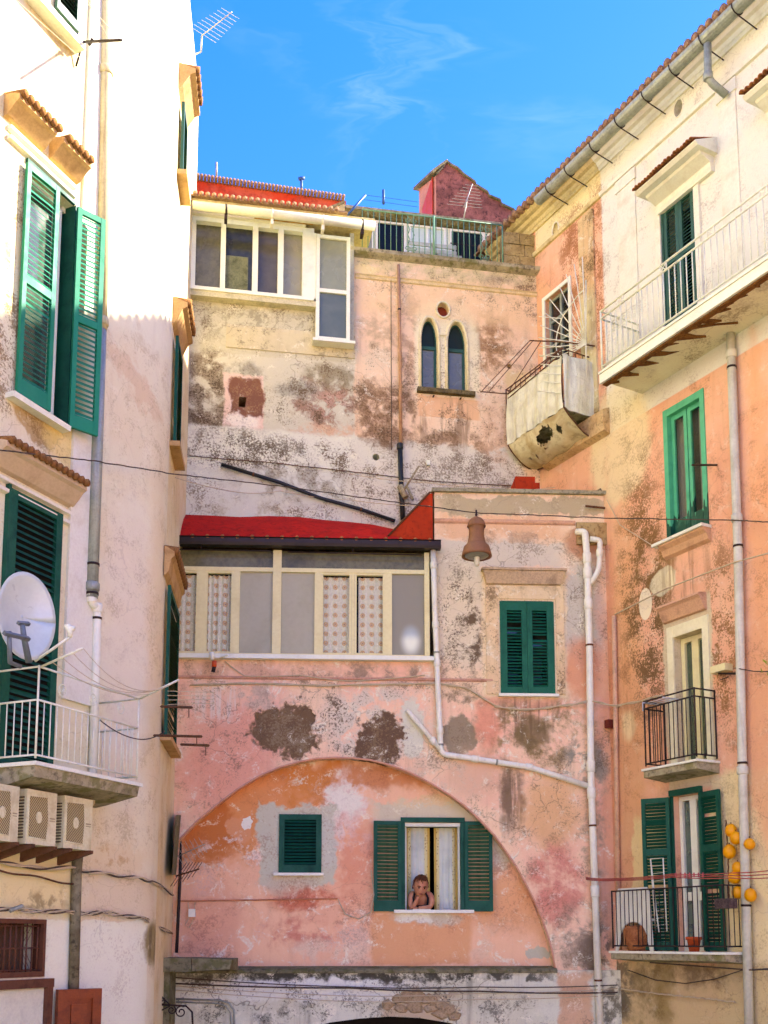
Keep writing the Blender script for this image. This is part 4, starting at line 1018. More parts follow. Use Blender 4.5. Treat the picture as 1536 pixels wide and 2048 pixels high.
vf.box(X_(545),X_(562),vz0,vz1,-.06,vO+.01); vf.box(X_(849),X_(859),vz0,vz1,-.06,vO+.01)
for a_,b_ in ((vu0,X_(545)),(X_(562),X_(849))):
    vf.box(a_,b_,zt_-.03,zt_+.025,-.04,vO); vf.box(a_,b_,vz0,vz0+.03,-.04,vO)
for x in ((396,410),(466,479),(629,642),(770,784)): vf.box(X_(x[0]),X_(x[1]),vz0+.03,zt_-.03,-.04,vO-.003)
vfo = obj('veranda_frame', vf, cream_paint, ph, WP.M, label='cream painted veranda glazing frame')
frost = simple('frosted_grey_glass', 'aea590', .45, var=.3, dark='857c6a', scale=1.6, bumpy=.05, spec=.3)
upg = simple('olive_painted_reflection_glass','7a7250',.15,var=.85,dark='35322a',scale=1.8,bumpy=0,spec=.3)  # olive and dark mottling paints reflections into the pane colour
fr2 = bpy.data.materials.new('frosted_glass_with_pale_shape'); fr2.use_nodes = True
t = NT(fr2.node_tree); P = t.coord('Object'); cc_ = WP.px(822,1280,vO); rr_ = WP.px(840,1240,vO)
dd_ = t.vm('LENGTH', t.mapping(P, (cc_[0],0,cc_[1]), (0,0,0), (.13,1e4,.20), 'TEXTURE'), out=1)
t.out(t.bsdf(t.mix(t.mr(dd_, 1.3, .3), C('8f8778'), t.mix(t.mr(t.xyz(P)[2], cc_[1]-.02, cc_[1]+.12), C('e8e6da'), C('b4bcc4'))), .45, spec=.3))
for x0,x1 in ((479,545),(562,629),(784,849)):
    obj('frosted_pane', MB().box(X_(x0),X_(x1),vz0+.03,zt_-.03,-.01,-.004), fr2 if x0 == 784 else frost, vfo, WP.M)
obj('pane', MB().box(vu0,X_(545),zt_+.025,vz1,-.01,-.004), upg, vfo, WP.M); obj('pane', MB().box(X_(562),X_(849),zt_+.025,vz1,-.01,-.004), upg, vfo, WP.M)
for x0,x1 in ((330,396),(410,466),(642,703),(709,770)):
    a_, b_ = X_(x0), X_(x1); m = MB(); q = .028
    m.box(a_,a_+q,vz0+.03,zt_-.03,-.03,vO-.008).box(b_-q,b_,vz0+.03,zt_-.03,-.03,vO-.008).box(a_+q,b_-q,vz0+.03,vz0+.05,-.03,vO-.01).box(a_+q,b_-q,zt_-.055,zt_-.03,-.03,vO-.01)
    s_ = obj('sash', m, cream_paint, vfo, WP.M)
    obj('pane', MB().box(a_+q,b_-q,vz0+.05,zt_-.055,-.016,-.01), glass('thin_veranda_glass','3a3c36',trans=.95,rough=.03) if 'thin_veranda_glass' not in bpy.data.materials else bpy.data.materials['thin_veranda_glass'], s_, WP.M)
vf = MB().box(X_(703)+.002,X_(709)-.002,vz0+.03,zt_-.03,-.04,vO-.006); obj('meeting_stile', vf, cream_paint, vfo, WP.M)
lace = bpy.data.materials.new('flowered_lace'); lace.use_nodes = True
t = NT(lace.node_tree); P = t.coord('Object'); x3 = t.xyz(P)
sx, sz = .118, .124
fu = t.math('SUBTRACT', t.math('FRACT', t.math('DIVIDE', x3[0], sx)), .5); fz = t.math('SUBTRACT', t.math('FRACT', t.math('DIVIDE', x3[2], sz)), .5)
d = t.math('SQRT', t.math('ADD', t.math('MULTIPLY', fu, fu), t.math('MULTIPLY', fz, fz)))
ring = t.math('MULTIPLY', t.mr(d,.30,.22), t.mr(d,.07,.13)); core = t.mr(d,.09,.06)
wav = t.mr(t.math('ABSOLUTE', t.math('ADD', t.math('SUBTRACT', t.math('ABSOLUTE', fz), .44), t.math('MULTIPLY', t.math('SINE', t.math('MULTIPLY', x3[0], 106.)), .035))), .05, .02)
net = t.mr(t.noise(t.mapping(P, sc=(60,1,14)), 3, 3, .6), .42,.6)
cc = t.mix(net, C('dcd8cc'), C('fff8f4')); cc = t.mix(t.math('MULTIPLY', wav, .8), cc, C('f1ece4'))
cc = t.mix(t.math('MULTIPLY', ring, .75), cc, C('dba672')); cc = t.mix(t.math('MULTIPLY', core, .85), cc, C('9c5634'))
t.out(t.bsdf(cc, .95, spec=.1))
for x0,x1,z_,lb in ((340,391,.0,'lace curtain with flower rings in leftmost veranda sash, partly hidden'),(413,463,.0,'white gathered lace curtain in second veranda sash'),(645,699,.0,'flat lace curtain with orange flower rings left of the veranda centre stile'),(717,768,.0,'flat lace curtain with orange flower rings beside the last frosted pane')):
    cur(WP, X_(x0), X_(x1), vz0+.05, zt_-.065, -.06, 5, lace, lb, .010 if x0 != 413 else .022, grp='lace curtains in the veranda')
obj('dark_interior', MB().box(-.8,vu1-.02,vz0-.02,vz1+.02,-.5,-.48), dark_room, ph, WP.M)
m = MB(); zz = WP.px(620,1103,.12)[1]
m.tube([(.0,.12,zz),(X_(545)-.04,.12,zz),(X_(545),.14,zz-.05)], .010, 5).tube([(X_(562)+.08,.12,zz-.01),(vu1-.1,.12,zz-.02)], .010, 5)
for x in (402,705): m.tube([(X_(x),.12,zz),(X_(x),.12,zz+.06)], .01, 5)
tag(obj('curtain_rail', m, iron, None, WP.M), 'thin dark rail hanging under the brown veranda gutter', 'rail')
# upper right shuttered window
obj('shutter_frame', MB().box(hS[0]-.005,hS[0]+.02,hS[2],hS[3],-.1,.01).box(hS[1]-.02,hS[1]+.005,hS[2],hS[3],-.1,.01).box(hS[0]+.02,hS[1]-.02,hS[3]-.02,hS[3]+.004,-.1,.008), green_paint, ph, WP.M)
hw_ = (hS[1]-hS[0]-.04)/2
for i in (0,1): leaf(ph, WP.M @ T(hS[0]+.02 if i==0 else hS[1]-.02, -.012, hS[2]), hw_-.002, hS[3]-hS[2]-.02, green_paint, (24,), left=(i==0), st=.068, bottom=.10, top=.10)
obj('pane', MB().box(hS[0],hS[1],hS[2],hS[3],-.2,-.19), dark_glass, ph, WP.M)
obj('sill', MB().box(hS[0]-.04,hS[1]+.04,hS[2]-.035,hS[2],-.1,.07), marble, ph, WP.M)
zs = WP.px(1050,1141,.1)[1]; hm = simple('weathered_window_hood','cfae90',.9,var=.8,dark='6e5644',scale=5,bumpy=.6)
ha, hb_ = WP.px(964,1140,.12)[0], WP.px(1134,1140,.12)[0]
m = MB(); m.hexa([(ha,.13,zs),(hb_,.13,zs),(hb_,0,zs+.01),(ha,0,zs+.01)],[(ha,.13,zs+.03),(hb_,.13,zs+.03),(hb_,0,zs+.04),(ha,0,zs+.04)])
m.hexa([(ha+.07,.05,zs-.16),(hb_-.07,.05,zs-.16),(hb_-.07,0,zs-.17),(ha+.07,0,zs-.17)],[(ha+.02,.11,zs-.002),(hb_-.02,.11,zs-.002),(hb_-.02,0,zs-.002),(ha+.02,0,zs-.002)])
obj('hood', m, hm, ph, WP.M)
a_, b_ = WP.px(972,1250,.02)[0], WP.px(1128,1250,.02)[0]
obj('window_surround', MB().box(a_,hS[0]-.03,hS[2]-.0,zs-.17,0,.018).box(hS[1]+.03,b_,hS[2],zs-.17,0,.018).box(hS[0]-.03,hS[1]+.03,hS[3]+.03,zs-.17,0,.015), plaster('cream_surround_plaster', C('ead0aa'), C('e6c09c'), dirt='7c6040', blotch=.35, streak=.35, seed=8, bumpy=.5), ph, WP.M)
# small shuttered window in the arch
def fixed_louvre(r, o, mat, n, parent, st=.07, b=.1, tp=.07):
    leaf(parent, WP.M @ T(r[0], o, r[2]), r[1]-r[0], r[3]-r[2], mat, (n,), True, st=st, bottom=b, top=tp)
fixed_louvre((hs_[0]-.02,hs_[1]+.02,hs_[2],hs_[3]+.02), REC+.01, green_lower, 14, ph)
obj('pane', MB().box(hs_[0],hs_[1],hs_[2],hs_[3],REC-.22,REC-.21), dark_room, ph, WP.M)  # dark sheet behind the louvre, shade painted as near-black
obj('sill', MB().box(hs_[0]-.08,hs_[1]+.05,hs_[2]-.035,hs_[2],REC-.1,REC+.07), marble, ph, WP.M)
# window of the leaning person
u0,u1,z0,z1 = hp_
obj('window_frame', MB().box(u0-.03,u0+.025,z0,z1,REC-.12,REC+.03).box(u1-.025,u1+.03,z0,z1,REC-.12,REC+.03).box(u0-.03,u1+.03,z1+.001,z1+.06,REC-.12,REC+.045), green_lower, ph, WP.M)
obj('blind_box', MB().box(u0+.026,u1-.026,z1-.05,z1-.005,REC-.1,REC-.0), white_paint, ph, WP.M)
obj('inner_frame', MB().box(u0+.026,u0+.05,z0,z1-.05,REC-.12,REC-.06).box(u1-.05,u1-.026,z0,z1-.05,REC-.12,REC-.06), white_paint, ph, WP.M)
slat_old = simple('sun_bleached_slat','3a6a52',.65,var=.6,dark='12362a',scale=12)
zl0 = WP.px(775,1823,REC)[1]; zl1 = WP.px(775,1643,REC)[1]; wl_ = u0-.025-WP.px(747,1735,REC+.04)[0]
leaf(ph, WP.M @ T(u0-.025,REC+.045,zl0) @ Matrix.Rotation(R(-175),4,'Z'), wl_, zl1-zl0, green_lower, (21,), True, st=.045, bottom=.14, top=.05, slatmat=slat_old)
leaf(ph, WP.M @ T(u1+.025,REC+.045,zl0) @ Matrix.Rotation(R(175),4,'Z'), wl_, zl1-zl0, green_lower, (20,), False, st=.045, bottom=.14, top=.05, slatmat=slat_old)
obj('sill', MB().box(u0-.12,u1+.13,z0-.04,z0,REC-.3,REC+.1), marble, ph, WP.M)
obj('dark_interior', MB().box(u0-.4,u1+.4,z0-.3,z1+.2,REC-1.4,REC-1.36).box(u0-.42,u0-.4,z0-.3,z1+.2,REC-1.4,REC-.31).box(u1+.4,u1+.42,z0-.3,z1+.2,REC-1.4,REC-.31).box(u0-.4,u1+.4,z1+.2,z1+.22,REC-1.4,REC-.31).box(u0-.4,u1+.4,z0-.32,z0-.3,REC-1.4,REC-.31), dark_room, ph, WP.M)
cm_ = bpy.data.materials.new('bordered_curtain'); cm_.use_nodes = True
t = NT(cm_.node_tree); gxy = t.xyz(t.coord('Generated')); P = t.coord('Object'); gx = gxy[0]
e1 = t.math('MINIMUM', gx, t.math('SUBTRACT', 1., gx))
col = t.mix(t.mr(t.noise(P,3,4,.6),.4,.7), C('d3d2cc'), C('bdbdb8'))
bp = t.mr(t.vor(t.mapping(P, sc=(1,1,.7)), 46), .35,.2)
col = t.mix(t.mr(e1,.24,.21), col, t.mix(bp, C('dccb9c'), C('7c5c3c'))); col = t.mix(t.mr(e1,.11,.09), col, C('c9a860'))
t.out(t.bsdf(col,.95,spec=.1))
cur(WP, u0+.045, u0+(u1-u0)*.50-.02, z0+.0, z1-.05, REC-.20, 4, cm_, 'left curtain with yellow border behind the leaning person', .014)
cur(WP, u0+(u1-u0)*.50+.035, u1-.04, z0+.0, z1-.05, REC-.20, 4, cm_, 'right curtain with patterned border beside the leaning person', .012)

# white pipes on the pink wall
g = 'white rainwater pipes on the pink house'
pipe_thing('slim white pipe beside the veranda that bends into the long slanting run', [WP.P(866,1096,.09),WP.P(869,1200,.06),WP.P(876,1380,.06),WP.P(882,1508,.07),WP.P(945,1517,.07),WP.P(1058,1534,.07),WP.P(1176,1572,.08)], .036, pvc_white, WP, joints=(.05,.22,.33,.52,.68,.83), clamps=(.30,.56,.74), clampmat=metal_grey)
pipe_thing('short white branch pipe slanting down into the veranda pipe', [WP.P(815,1422,.02),WP.P(822,1430,.07),WP.P(884,1503,.075)], .03, pvc_white, WP, joints=(.75,), jr=1.5)
pipe_thing('thick white downpipe running full height at right of the pink house', [WP.P(1153,1064,.02),WP.P(1170,1064,.10),WP.P(1174,1110,.10),WP.P(1179,1300,.10),WP.P(1182,1560,.10),WP.P(1202,2120,.10)], .045, pvc_white, WP, joints=(.07,.10,.16,.47,.52,.7), clamps=(.24,.58,.86), clampmat=rust, jl=.14)
pipe_thing('small white bypass loop beside top of the thick downpipe', [WP.P(1180,1078,.10),WP.P(1200,1080,.10),WP.P(1198,1140,.10),WP.P(1180,1168,.10)], .036, pvc_white, WP, joints=(.4,))

# ================================================================== UPPER BACK HOUSE
uh = thing('terrace_house', 'mottled peach and grey house behind with twin gothic windows and roof terrace', 'house', WU.M)
PU = lambda *a, **k: pt(WU, *a, **k)
LU = WU.len
zc = WU.px(885,533,.0)[1]; zlow = 7.0; usp = WU.px(706,600)[0]
zwb = WU.px(510,590)[1]                      # foot of the closed veranda
mU = plaster('mottled_upper_plaster', C('f0c6a8'), C('eecbb2'), dirt='75583e', blotch=.34, streak=.25, bumpy=.7, cracks=.4, fleck=.35, seed=3, patches=[
    PU(350,380,708,1200,'cfc3b2',k='b',op=1,soft=.02,amp=.06),
    PU(370,590,712,712,'c8bba6',k='b',op=1,soft=.04,amp=.03),
    PU(390,610,640,690,'8f8270',op=.7,soft=.5,tex=(.47,.12,'n')),
    PU(375,700,452,860,'8c7866',k='b',op=.9,soft=.15,amp=.15,tex=(.38,.12,'m')),
    PU(375,700,452,870,'4e4236',op=.85,soft=.4,tex=(.50,.05)),
    PU(455,722,530,765,'9a9084',op=.8,soft=.4,tex=(.40,.16,'m')),
    PU(447,750,526,872,'e6bfb4',k='b',op=.95,soft=.06,amp=.04),
    PU(460,760,522,830,'7e5244',k='b',op=1,soft=.12,amp=.1,h=-.5),
    PU(465,765,520,828,'a87e62',op=.8,soft=.3,tex=(.50,.05)),
    PU(452,828,515,862,'ecdcd6',op=.9,soft=.3,amp=.08,tex=(.36,.1)),
    PU(585,760,712,850,'9c7464',op=.9,soft=.2,amp=.2,h=-.4,tex=(.40,.1,'m')),
    PU(630,770,690,830,'cf9f90',op=.7,soft=.4,tex=(.42,.12,'m')),
    PU(610,728,712,782,'8f8068',op=.85,soft=.3,amp=.08,tex=(.36,.16,'m')),
    PU(555,765,640,800,'9d968c',op=.8,soft=.4,tex=(.38,.14,'m')),
    PU(520,780,720,862,'655646',op=.8,soft=.4,tex=(.50,.08)),
    PU(590,845,720,890,'d9a88c',op=.8,soft=.3,tex=(.38,.14,'m')),
    PU(350,862,760,945,'e0d8cc',k='b',op=.95,soft=.12,amp=.06),
    PU(365,865,600,950,'584a3c',op=.9,soft=.4,tex=(.46,.08)),
    PU(500,880,760,990,'6e6050',op=.85,soft=.5,tex=(.50,.07)),
    PU(350,940,700,1045,'d8d2ca',k='b',op=.9,soft=.2,amp=.1),
    PU(480,930,720,1010,'9a8f80',op=.7,soft=.5,tex=(.42,.14,'m')),
    PU(400,1000,600,1040,'b9a98c',op=.5,soft=.5,tex=(.46,.12,'m')),
    PU(700,888,1045,1060,'dbd0c4',k='b',op=.92,soft=.08,amp=.10),
    PU(715,900,880,1050,'8a7868',op=.7,soft=.5,tex=(.48,.08)),
    PU(850,900,1010,990,'7c6858',op=.75,soft=.5,tex=(.46,.09)),
    PU(712,600,800,730,'c9a78c',op=.8,soft=.4,tex=(.42,.16,'m')),
    PU(712,700,800,760,'e8ccb4',op=.8,soft=.4,tex=(.42,.1)),
    PU(705,765,840,900,'8d6a52',op=.9,soft=.3,amp=.16,tex=(.38,.14,'m')),
    PU(715,780,830,890,'5e4838',op=.6,soft=.5,tex=(.50,.07)),
    PU(800,610,860,770,'b58e76',op=.75,soft=.4,tex=(.42,.14,'m')),
    PU(940,630,1020,745,'a87c5a',op=.85,soft=.35,amp=.14,tex=(.40,.14,'m')),
    PU(940,660,1030,730,'7e5c40',op=.5,soft=.5,tex=(.50,.08)),
    PU(850,860,990,905,'8d6a50',op=.8,soft=.4,tex=(.42,.12,'m')),
    PU(960,800,1025,930,'d6a88c',op=.7,soft=.4,tex=(.4,.16,'m')),
    PU(832,600,955,700,'ead6b6',op=.95,soft=.18,amp=.05),
    PU(830,660,958,790,'ead8bc',k='b',op=.95,soft=.08,amp=.05),
    PU(836,795,960,836,'e9b490',k='b',op=.95,soft=.06,amp=.03,vary=.2),
    PU(840,795,948,905,'7a5c44',op=.6,soft=.4,tex=(.47,.14,'s')),
    PU(1010,740,1060,790,'e2c490',op=.7,soft=.3),
    PU(705,515,1075,575,'cdb890',k='b',op=.9,soft=.1,amp=.06,tex=(.34,.2,'m')),
    PU(950,555,1072,600,'b29c86',op=.8,soft=.3,tex=(.40,.14,'m')),
    PU(705,555,1075,640,'efc49a',k='b',op=.6,soft=.3,amp=.06),
    PU(712,530,760,552,'eccf9c',op=.8,soft=.3),
])
def goth(x0,x1,ysp,yap,yb):
    u0_,u1_ = WU.px(x0,ysp)[0], WU.px(x1,ysp)[0]; um=(u0_+u1_)/2; zs_ = WU.px((x0+x1)/2,ysp)[1]; za = WU.px((x0+x1)/2,yap)[1]; zb_ = WU.px((x0+x1)/2,yb)[1]
    L = [(u0_,zb_)]+[(u0_+(um-u0_)*(1-math.cos(a)), zs_+(za-zs_)*math.sin(a)) for a in [R(90)*i/8 for i in range(9)]]
    Rr_ = [(u1_-(u1_-um)*(1-math.cos(a)), zs_+(za-zs_)*math.sin(a)) for a in [R(90)*i/8 for i in range(8)]][::-1]
    return L+Rr_+[(u1_,zb_)]
g1 = goth(843,875,684,636,780); g2 = goth(896,932,692,644,787)
rnd = oval(WU, 886, 620, 12, 14)
sq = [WU.px(*p) for p in ((478,794),(493,794),(490,815),(477,813))]
r1 = oval(WU,752,914,7,7,12); r2 = oval(WU,1019,733,5,5,12)
obj('wall', sheet([(-.5,zlow),(LU+.15,zlow),(LU+.15,zc+.02),(usp,zc+.02),(usp,zwb),(-.5,zwb)], [g1,g2,rnd,sq,r1,r2], 0, .3), mU, uh, WU.M)
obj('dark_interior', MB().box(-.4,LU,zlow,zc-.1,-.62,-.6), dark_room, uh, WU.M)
obj('round_window', MB().prism(rnd, -.12, -.11), simple('rusty_red_disc','8e3a20',.8,var=.5,scale=12), uh, WU.M)
stone_trim = simple('pale_gothic_stone','e6d4b6',.9,var=.5,dark='8f7c62',scale=7,bumpy=.5)
obj('round_frame', MB().tube([(u,.005,z) for u,z in [( (p[0]-sum(q[0] for q in rnd)/20)*1.12+sum(q[0] for q in rnd)/20, (p[1]-sum(q[1] for q in rnd)/20)*1.12+sum(q[1] for q in rnd)/20) for p in rnd+rnd[:1]]], .018, 6), stone_trim, uh, WU.M)
for gth in (g1,g2):
    fr = obj('gothic_window', MB().tube([(u,-.10,z) for u,z in gth]+[(gth[0][0],-.10,gth[0][1])], .016, 6), green_grey, uh, WU.M)
    zs_ = WU.px(860,684)[1]-.02
    obj('upper_panel', MB().prism([p for p in gth if p[1] >= zs_-.05][0:], -.115, -.11), simple('black_green_panel','0e2420',.6,var=.2), fr, WU.M) if False else None
    ap = [(gth[0][0],zs_)]+[p for p in gth[1:-1]]+[(gth[-1][0],zs_)]
    obj('upper_panel', MB().prism(ap, -.115, -.105), bpy.data.materials.get('black_green_panel') or simple('black_green_panel','0e2420',.6,var=.2), fr, WU.M)
    m = MB(); m.box(gth[0][0],gth[-1][0],zs_-.05,zs_,-.12,-.085).box(gth[0][0]+.01,gth[0][0]+.035,gth[0][1],zs_-.05,-.12,-.09).box(gth[-1][0]-.035,gth[-1][0]-.01,gth[0][1],zs_-.05,-.12,-.09).box(gth[0][0]+.035,gth[-1][0]-.035,gth[0][1],gth[0][1]+.04,-.12,-.09)
    obj('sash', m, green_grey, fr, WU.M)
    obj('pane', MB().box(gth[0][0]+.02,gth[-1][0]-.02,gth[0][1]+.02,zs_-.02,-.112,-.106), simple('dusty_gothic_glass','6c6a62',.25,var=.4,dark='3f4a48',scale=3,bumpy=0,spec=.6), fr, WU.M)
    obj('arch_moulding', MB().tube([(u+(.022 if u>(gth[0][0]+gth[-1][0])/2 else -.022), .0, z+.015) for u,z in gth], .022, 6), stone_trim, fr, WU.M)
cu = (WU.px(877,720)[0]+WU.px(895,720)[0])/2; z0 = g1[0][1]; z1 = WU.px(886,668)[1]
colm = obj('column', MB().lathe([(.055,0),(.06,.03),(.045,.05),(.042,.1),(.04,z1-z0-.16)], (cu,-.06,z0), 14), stone_trim, uh, WU.M)
obj('capital', MB().box(cu-.08,cu+.08,z1-.03,z1,-.14,.02).box(cu-.065,cu+.065,z1-.05,z1-.031,-.125,.005).lathe([(.042,z1-z0-.16),(.05,z1-z0-.14),(.045,z1-z0-.12),(.06,z1-z0-.07),(.065,z1-z0-.05)], (cu,-.06,z0), 14), stone_trim, colm, WU.M)
za = z0-.01
obj('sill', MB().box(WU.px(835,785,.05)[0],WU.px(950,785,.05)[0],za-.05,za+.01,-.08,.08), stone('mossy_sill','7c6c50','5c4e38','2c241a',9), uh, WU.M)
for x in (866,920): obj('sill_peg', MB().tube([(WU.px(x,797)[0],0,za-.09),(WU.px(x,797)[0],.06,za-.1)], .012, 6), iron, uh, WU.M)
# terrace cornice, mouldings, slab
obj('terrace_ledge', MB().profile([(-.3,zc),(.0,zc),(.06,zc+.03),(.09,zc+.05),(.10,zc+.10),(-.3,zc+.13)], WU.px(698,520,.1)[0], LU+.1), slab_stone, uh, WU.M)
zm = WU.px(885,571)[1]
obj('moulding', MB().profile([(0,zm-.03),(.02,zm-.02),(.03,zm+.01),(.01,zm+.02),(.03,zm+.035),(0,zm+.05)], WU.px(710,553)[0], LU), simple('beige_upper_moulding','e2c49c',.9,var=.6,dark='8f7452',scale=5), uh, WU.M)
zm = WU.px(580,706)[1]
obj('plaster_step', MB().profile([(0,zm+.0),(.015,zm),(.015,zm+.3),(0,zm+.35)], WU.px(452,700)[0], usp+.03), plaster('grey_beige_render', C('d2bfa2'), C('c8b598'), dirt='7d6c58', blotch=.4, streak=.3, seed=12), uh, WU.M)
obj('terrace_floor', MB().box(usp-.2,LU+.6,zc-.1,zc+.05,-3,-.3), cop, uh, WU.M)
# stone blocks of the parapet at the corner
zb_, zt__ = zc+.131, WU.px(1036,466,-.02)[1]
ux0, ux1 = WU.px(1007,500,-.02)[0], LU+.1
blk = stone('tufa_block','b79c70','9a8058','5c4a30',6,bumpy=.8)
rows = 3; hgt = (zt__-zb_)/rows; pp = obj('parapet', MB().box(ux0+.01,ux1,zb_,zt__-.02,-.25,-.05), simple('dark_mortar','5c4c38',.95), uh, WU.M)
for i in range(rows):
    cuts = [ux0, ux0+(ux1-ux0)*(.55 if i%2 else .42), ux1]
    for a_,b_ in zip(cuts[:-1],cuts[1:]):
        o_ = random.uniform(-.01,.008); obj('stone_block', MB().box(a_+.004,b_-.004,zb_+hgt*i+.004,zb_+hgt*(i+1)-.004,-.2,-.02+o_), blk, pp, WU.M)
# terrace rooms behind the railing
TB = -1.1
tw = simple('cream_terrace_wall','ddd0b0',.8,var=.4,dark='9c8a66',scale=4)
def tx(x,y=480): return WU.px(x,y,TB)[0]
zt_r0 = WU.px(700,402,TB)[1]; zt_r1 = WU.px(1000,468,TB)[1]; zt_f = zc+.05
print('terrace roof', zt_r0, zt_r1, 'floor', zt_f)
troof = (zt_r0+zt_r1)/2
tr_ = thing('terrace_room', 'white framed glazed room on the roof terrace behind green railing', 'sun room', WU.M @ T(tx(840),TB,zt_f))
ta, tb = tx(686), tx(1000)
obj('wall', MB().box(ta,tb,zt_f,troof-.12,TB-1.6,TB-.08), tw, tr_, WU.M)
obj('roof', MB().profile([(TB-1.7,troof+.1),(TB+.12,troof-.02),(TB+.12,troof-.07),(TB-1.7,troof-.06)], ta-.05, LU+.3), slab_stone, tr_, WU.M)
zh = troof-.10
def tr_rect(x0,x1,yt=0,yb=0): return (tx(x0),tx(x1),zt_f+.02+yb,zh-yt)
obj('frame_field', MB().box(ta,tb,zt_f,troof-.1,TB-.08,TB-.05), white_paint, tr_, WU.M)
curt = simple('pale_gathered_curtain','c3ccc8',.85,var=.3,dark='8a9794',scale=2)
for (x0,x1,gm__,cols,rows_,yt,yb) in ((694,748,simple('grey_curtained_glass','8d8f8c',.5,var=.4,dark='4a5258',scale=2,bumpy=0),(),(),.03,.0),(752,812,simple('blue_black_glass','0c141a',.4,var=.2,scale=2,bumpy=0,spec=.15),(),(),.03,.0),(818,892,curt,(.5,),(),.03,.0),(900,968,simple('dark_teal_glass','0d1f1c',.4,var=.2,scale=2,bumpy=0,spec=.15),(),(.22,.42),.03,.0)):
    frame_window(tr_, WU, tr_rect(x0,x1,yt,yb), TB-.01, white_paint, gm__, .03, cols, rows_, mull=.035)
m = MB()
for i in range(7): m.tube([(tx(905+i*9),TB+.02,zt_f+.45),(tx(905+i*9),TB+.02,zh-.12)], .008, 5)
m.tube([(tx(900),TB+.02,zh-.3),(tx(965),TB+.02,zh-.3)], .008, 5)
obj('window_bars', m, iron, tr_, WU.M)
chair_m = simple('grey_chair_paint','b4b0a2',.6,var=.4)
for i,x in enumerate((832,878)):   # folding chairs on the terrace
    c = thing('folding_chair', ('left' if i==0 else 'right')+' slatted chair behind the green terrace railing', 'chair', WU.M @ T(tx(x),TB+.45,zt_f), 'chairs on the roof terrace')
    u = tx(x)
    obj('backrest', MB().box(u-.2,u+.2,zt_f+.78,zt_f+.84,TB+.3,TB+.32).box(u-.2,u+.2,zt_f+.68,zt_f+.74,TB+.31,TB+.33).box(u-.2,u+.2,zt_f+.58,zt_f+.64,TB+.32,TB+.34).box(u-.2,u+.2,zt_f+.48,zt_f+.54,TB+.33,TB+.35), chair_m, c, WU.M)
    obj('seat', MB().box(u-.2,u+.2,zt_f+.42,zt_f+.45,TB+.3,TB+.66), chair_m, c, WU.M)
    for s_ in (-.19,.17):
        for oo in (.3,.62): obj('leg', MB().box(u+s_,u+s_+.02,zt_f,zt_f+(.85 if oo==.3 else .42),TB+oo,TB+oo+.02), chair_m, c, WU.M)
# green railing
ra, rb_ = WU.px(725,460,.02)[0], WU.px(1006,498,.02)[0]
zr = (WU.px(725,410,.02)[1]+WU.px(1000,455,.02)[1])/2
print('railing', zc+.13, zr)
tg = thing('terrace_railing', 'thin green iron railing with scroll work along roof terrace', 'railing', WU.M @ T(ra,.0,zc+.13))
obj('rail', MB().tube([(ra,.0,zr),(rb_,.0,zr)], .011, 6).tube([(ra,.0,zc+.15),(rb_,.0,zc+.15)], .009, 6).tube([(rb_,0,zc+.1),(rb_,0,zr)],.011,6).tube([(WU.px(868,480)[0],.0,zc+.1),(WU.px(868,480)[0],.0,zr+.02)],.018,6), rail_green, tg, WU.M)
bmm = MB().tube([(0,0,zc+.13),(0,0,zr)], .0065, 5).mesh('baluster'); bmm.materials.append(rail_green)
k = 25
for i in range(k+1): obj('baluster', bmm, None, tg, WU.M @ T(ra+(rb_-ra)*i/k,0,0))
def scroll(c, r_, turns, a0, sgn, n=22): return [(c[0]+r_*(1-.75*i/n)*math.cos(a0+sgn*turns*6.283*i/n), c[1], c[2]+r_*(1-.75*i/n)*math.sin(a0+sgn*turns*6.283*i/n)) for i in range(n+1)]
for x in (822,968):
    u = WU.px(x,470)[0]; zmid = (zc+.13+zr)/2; m = MB()
    for s_ in (1,-1):
        for v_ in (1,-1):
            m.tube(scroll((u+s_*.055,.0,zmid+v_*.22), .05, 1.1, R(90 if v_>0 else -90), s_*v_), .006, 5)
            m.tube([(u+s_*.055,.0,zmid+v_*.17),(u+s_*.015,0,zmid+v_*.08),(u+s_*.05,0,zmid)], .006, 5)
    obj('scroll_work', m, rail_green, tg, WU.M)
# closed veranda of the left part ------------------------------------------------
VO = .12
vd_ = thing('closed_veranda', 'white framed glazed veranda under a pale gutter at top left of the back house', 'veranda', WU.M @ T(1,VO,zwb))
vx = lambda x, y=520, o=VO: WU.px(x,y,o)[0]
va, vb, vc, vd2 = vx(385), vx(628,540), vx(632,560), vx(700,580)
zA = WU.px(500,588,VO)[1]; zB = WU.px(500,452,VO)[1]; zC = WU.px(664,682,VO)[1]
zB2 = WU.px(664,472,VO)[1]; print('veranda z', zA, zB, zB2, zC)
obj('side_volume', MB().box(-.4,usp,zwb,zB+.0,-1.6,-.9), tw, vd_, WU.M)
obj('apron', MB().box(-.4,vc,zA-.10,zA-.02,-.3,VO+.01), simple('grey_apron','cfc0a4',.9,var=.5,scale=5), vd_, WU.M)
m = MB(); e = .03
m.box(-.4,vb,zA-.02,zA+.03,-.02,VO+.03).box(-.4,vb,zB-.0,zB+.07,-.02,VO+.0)
for x0,x1 in ((378,391),(441,451),(505,516),(556,567),(605,632)): m.box(vx(x0),vx(x1),zA+.03,zB,-.02,VO)
fr = obj('frame', m, white_paint, vd_, WU.M)
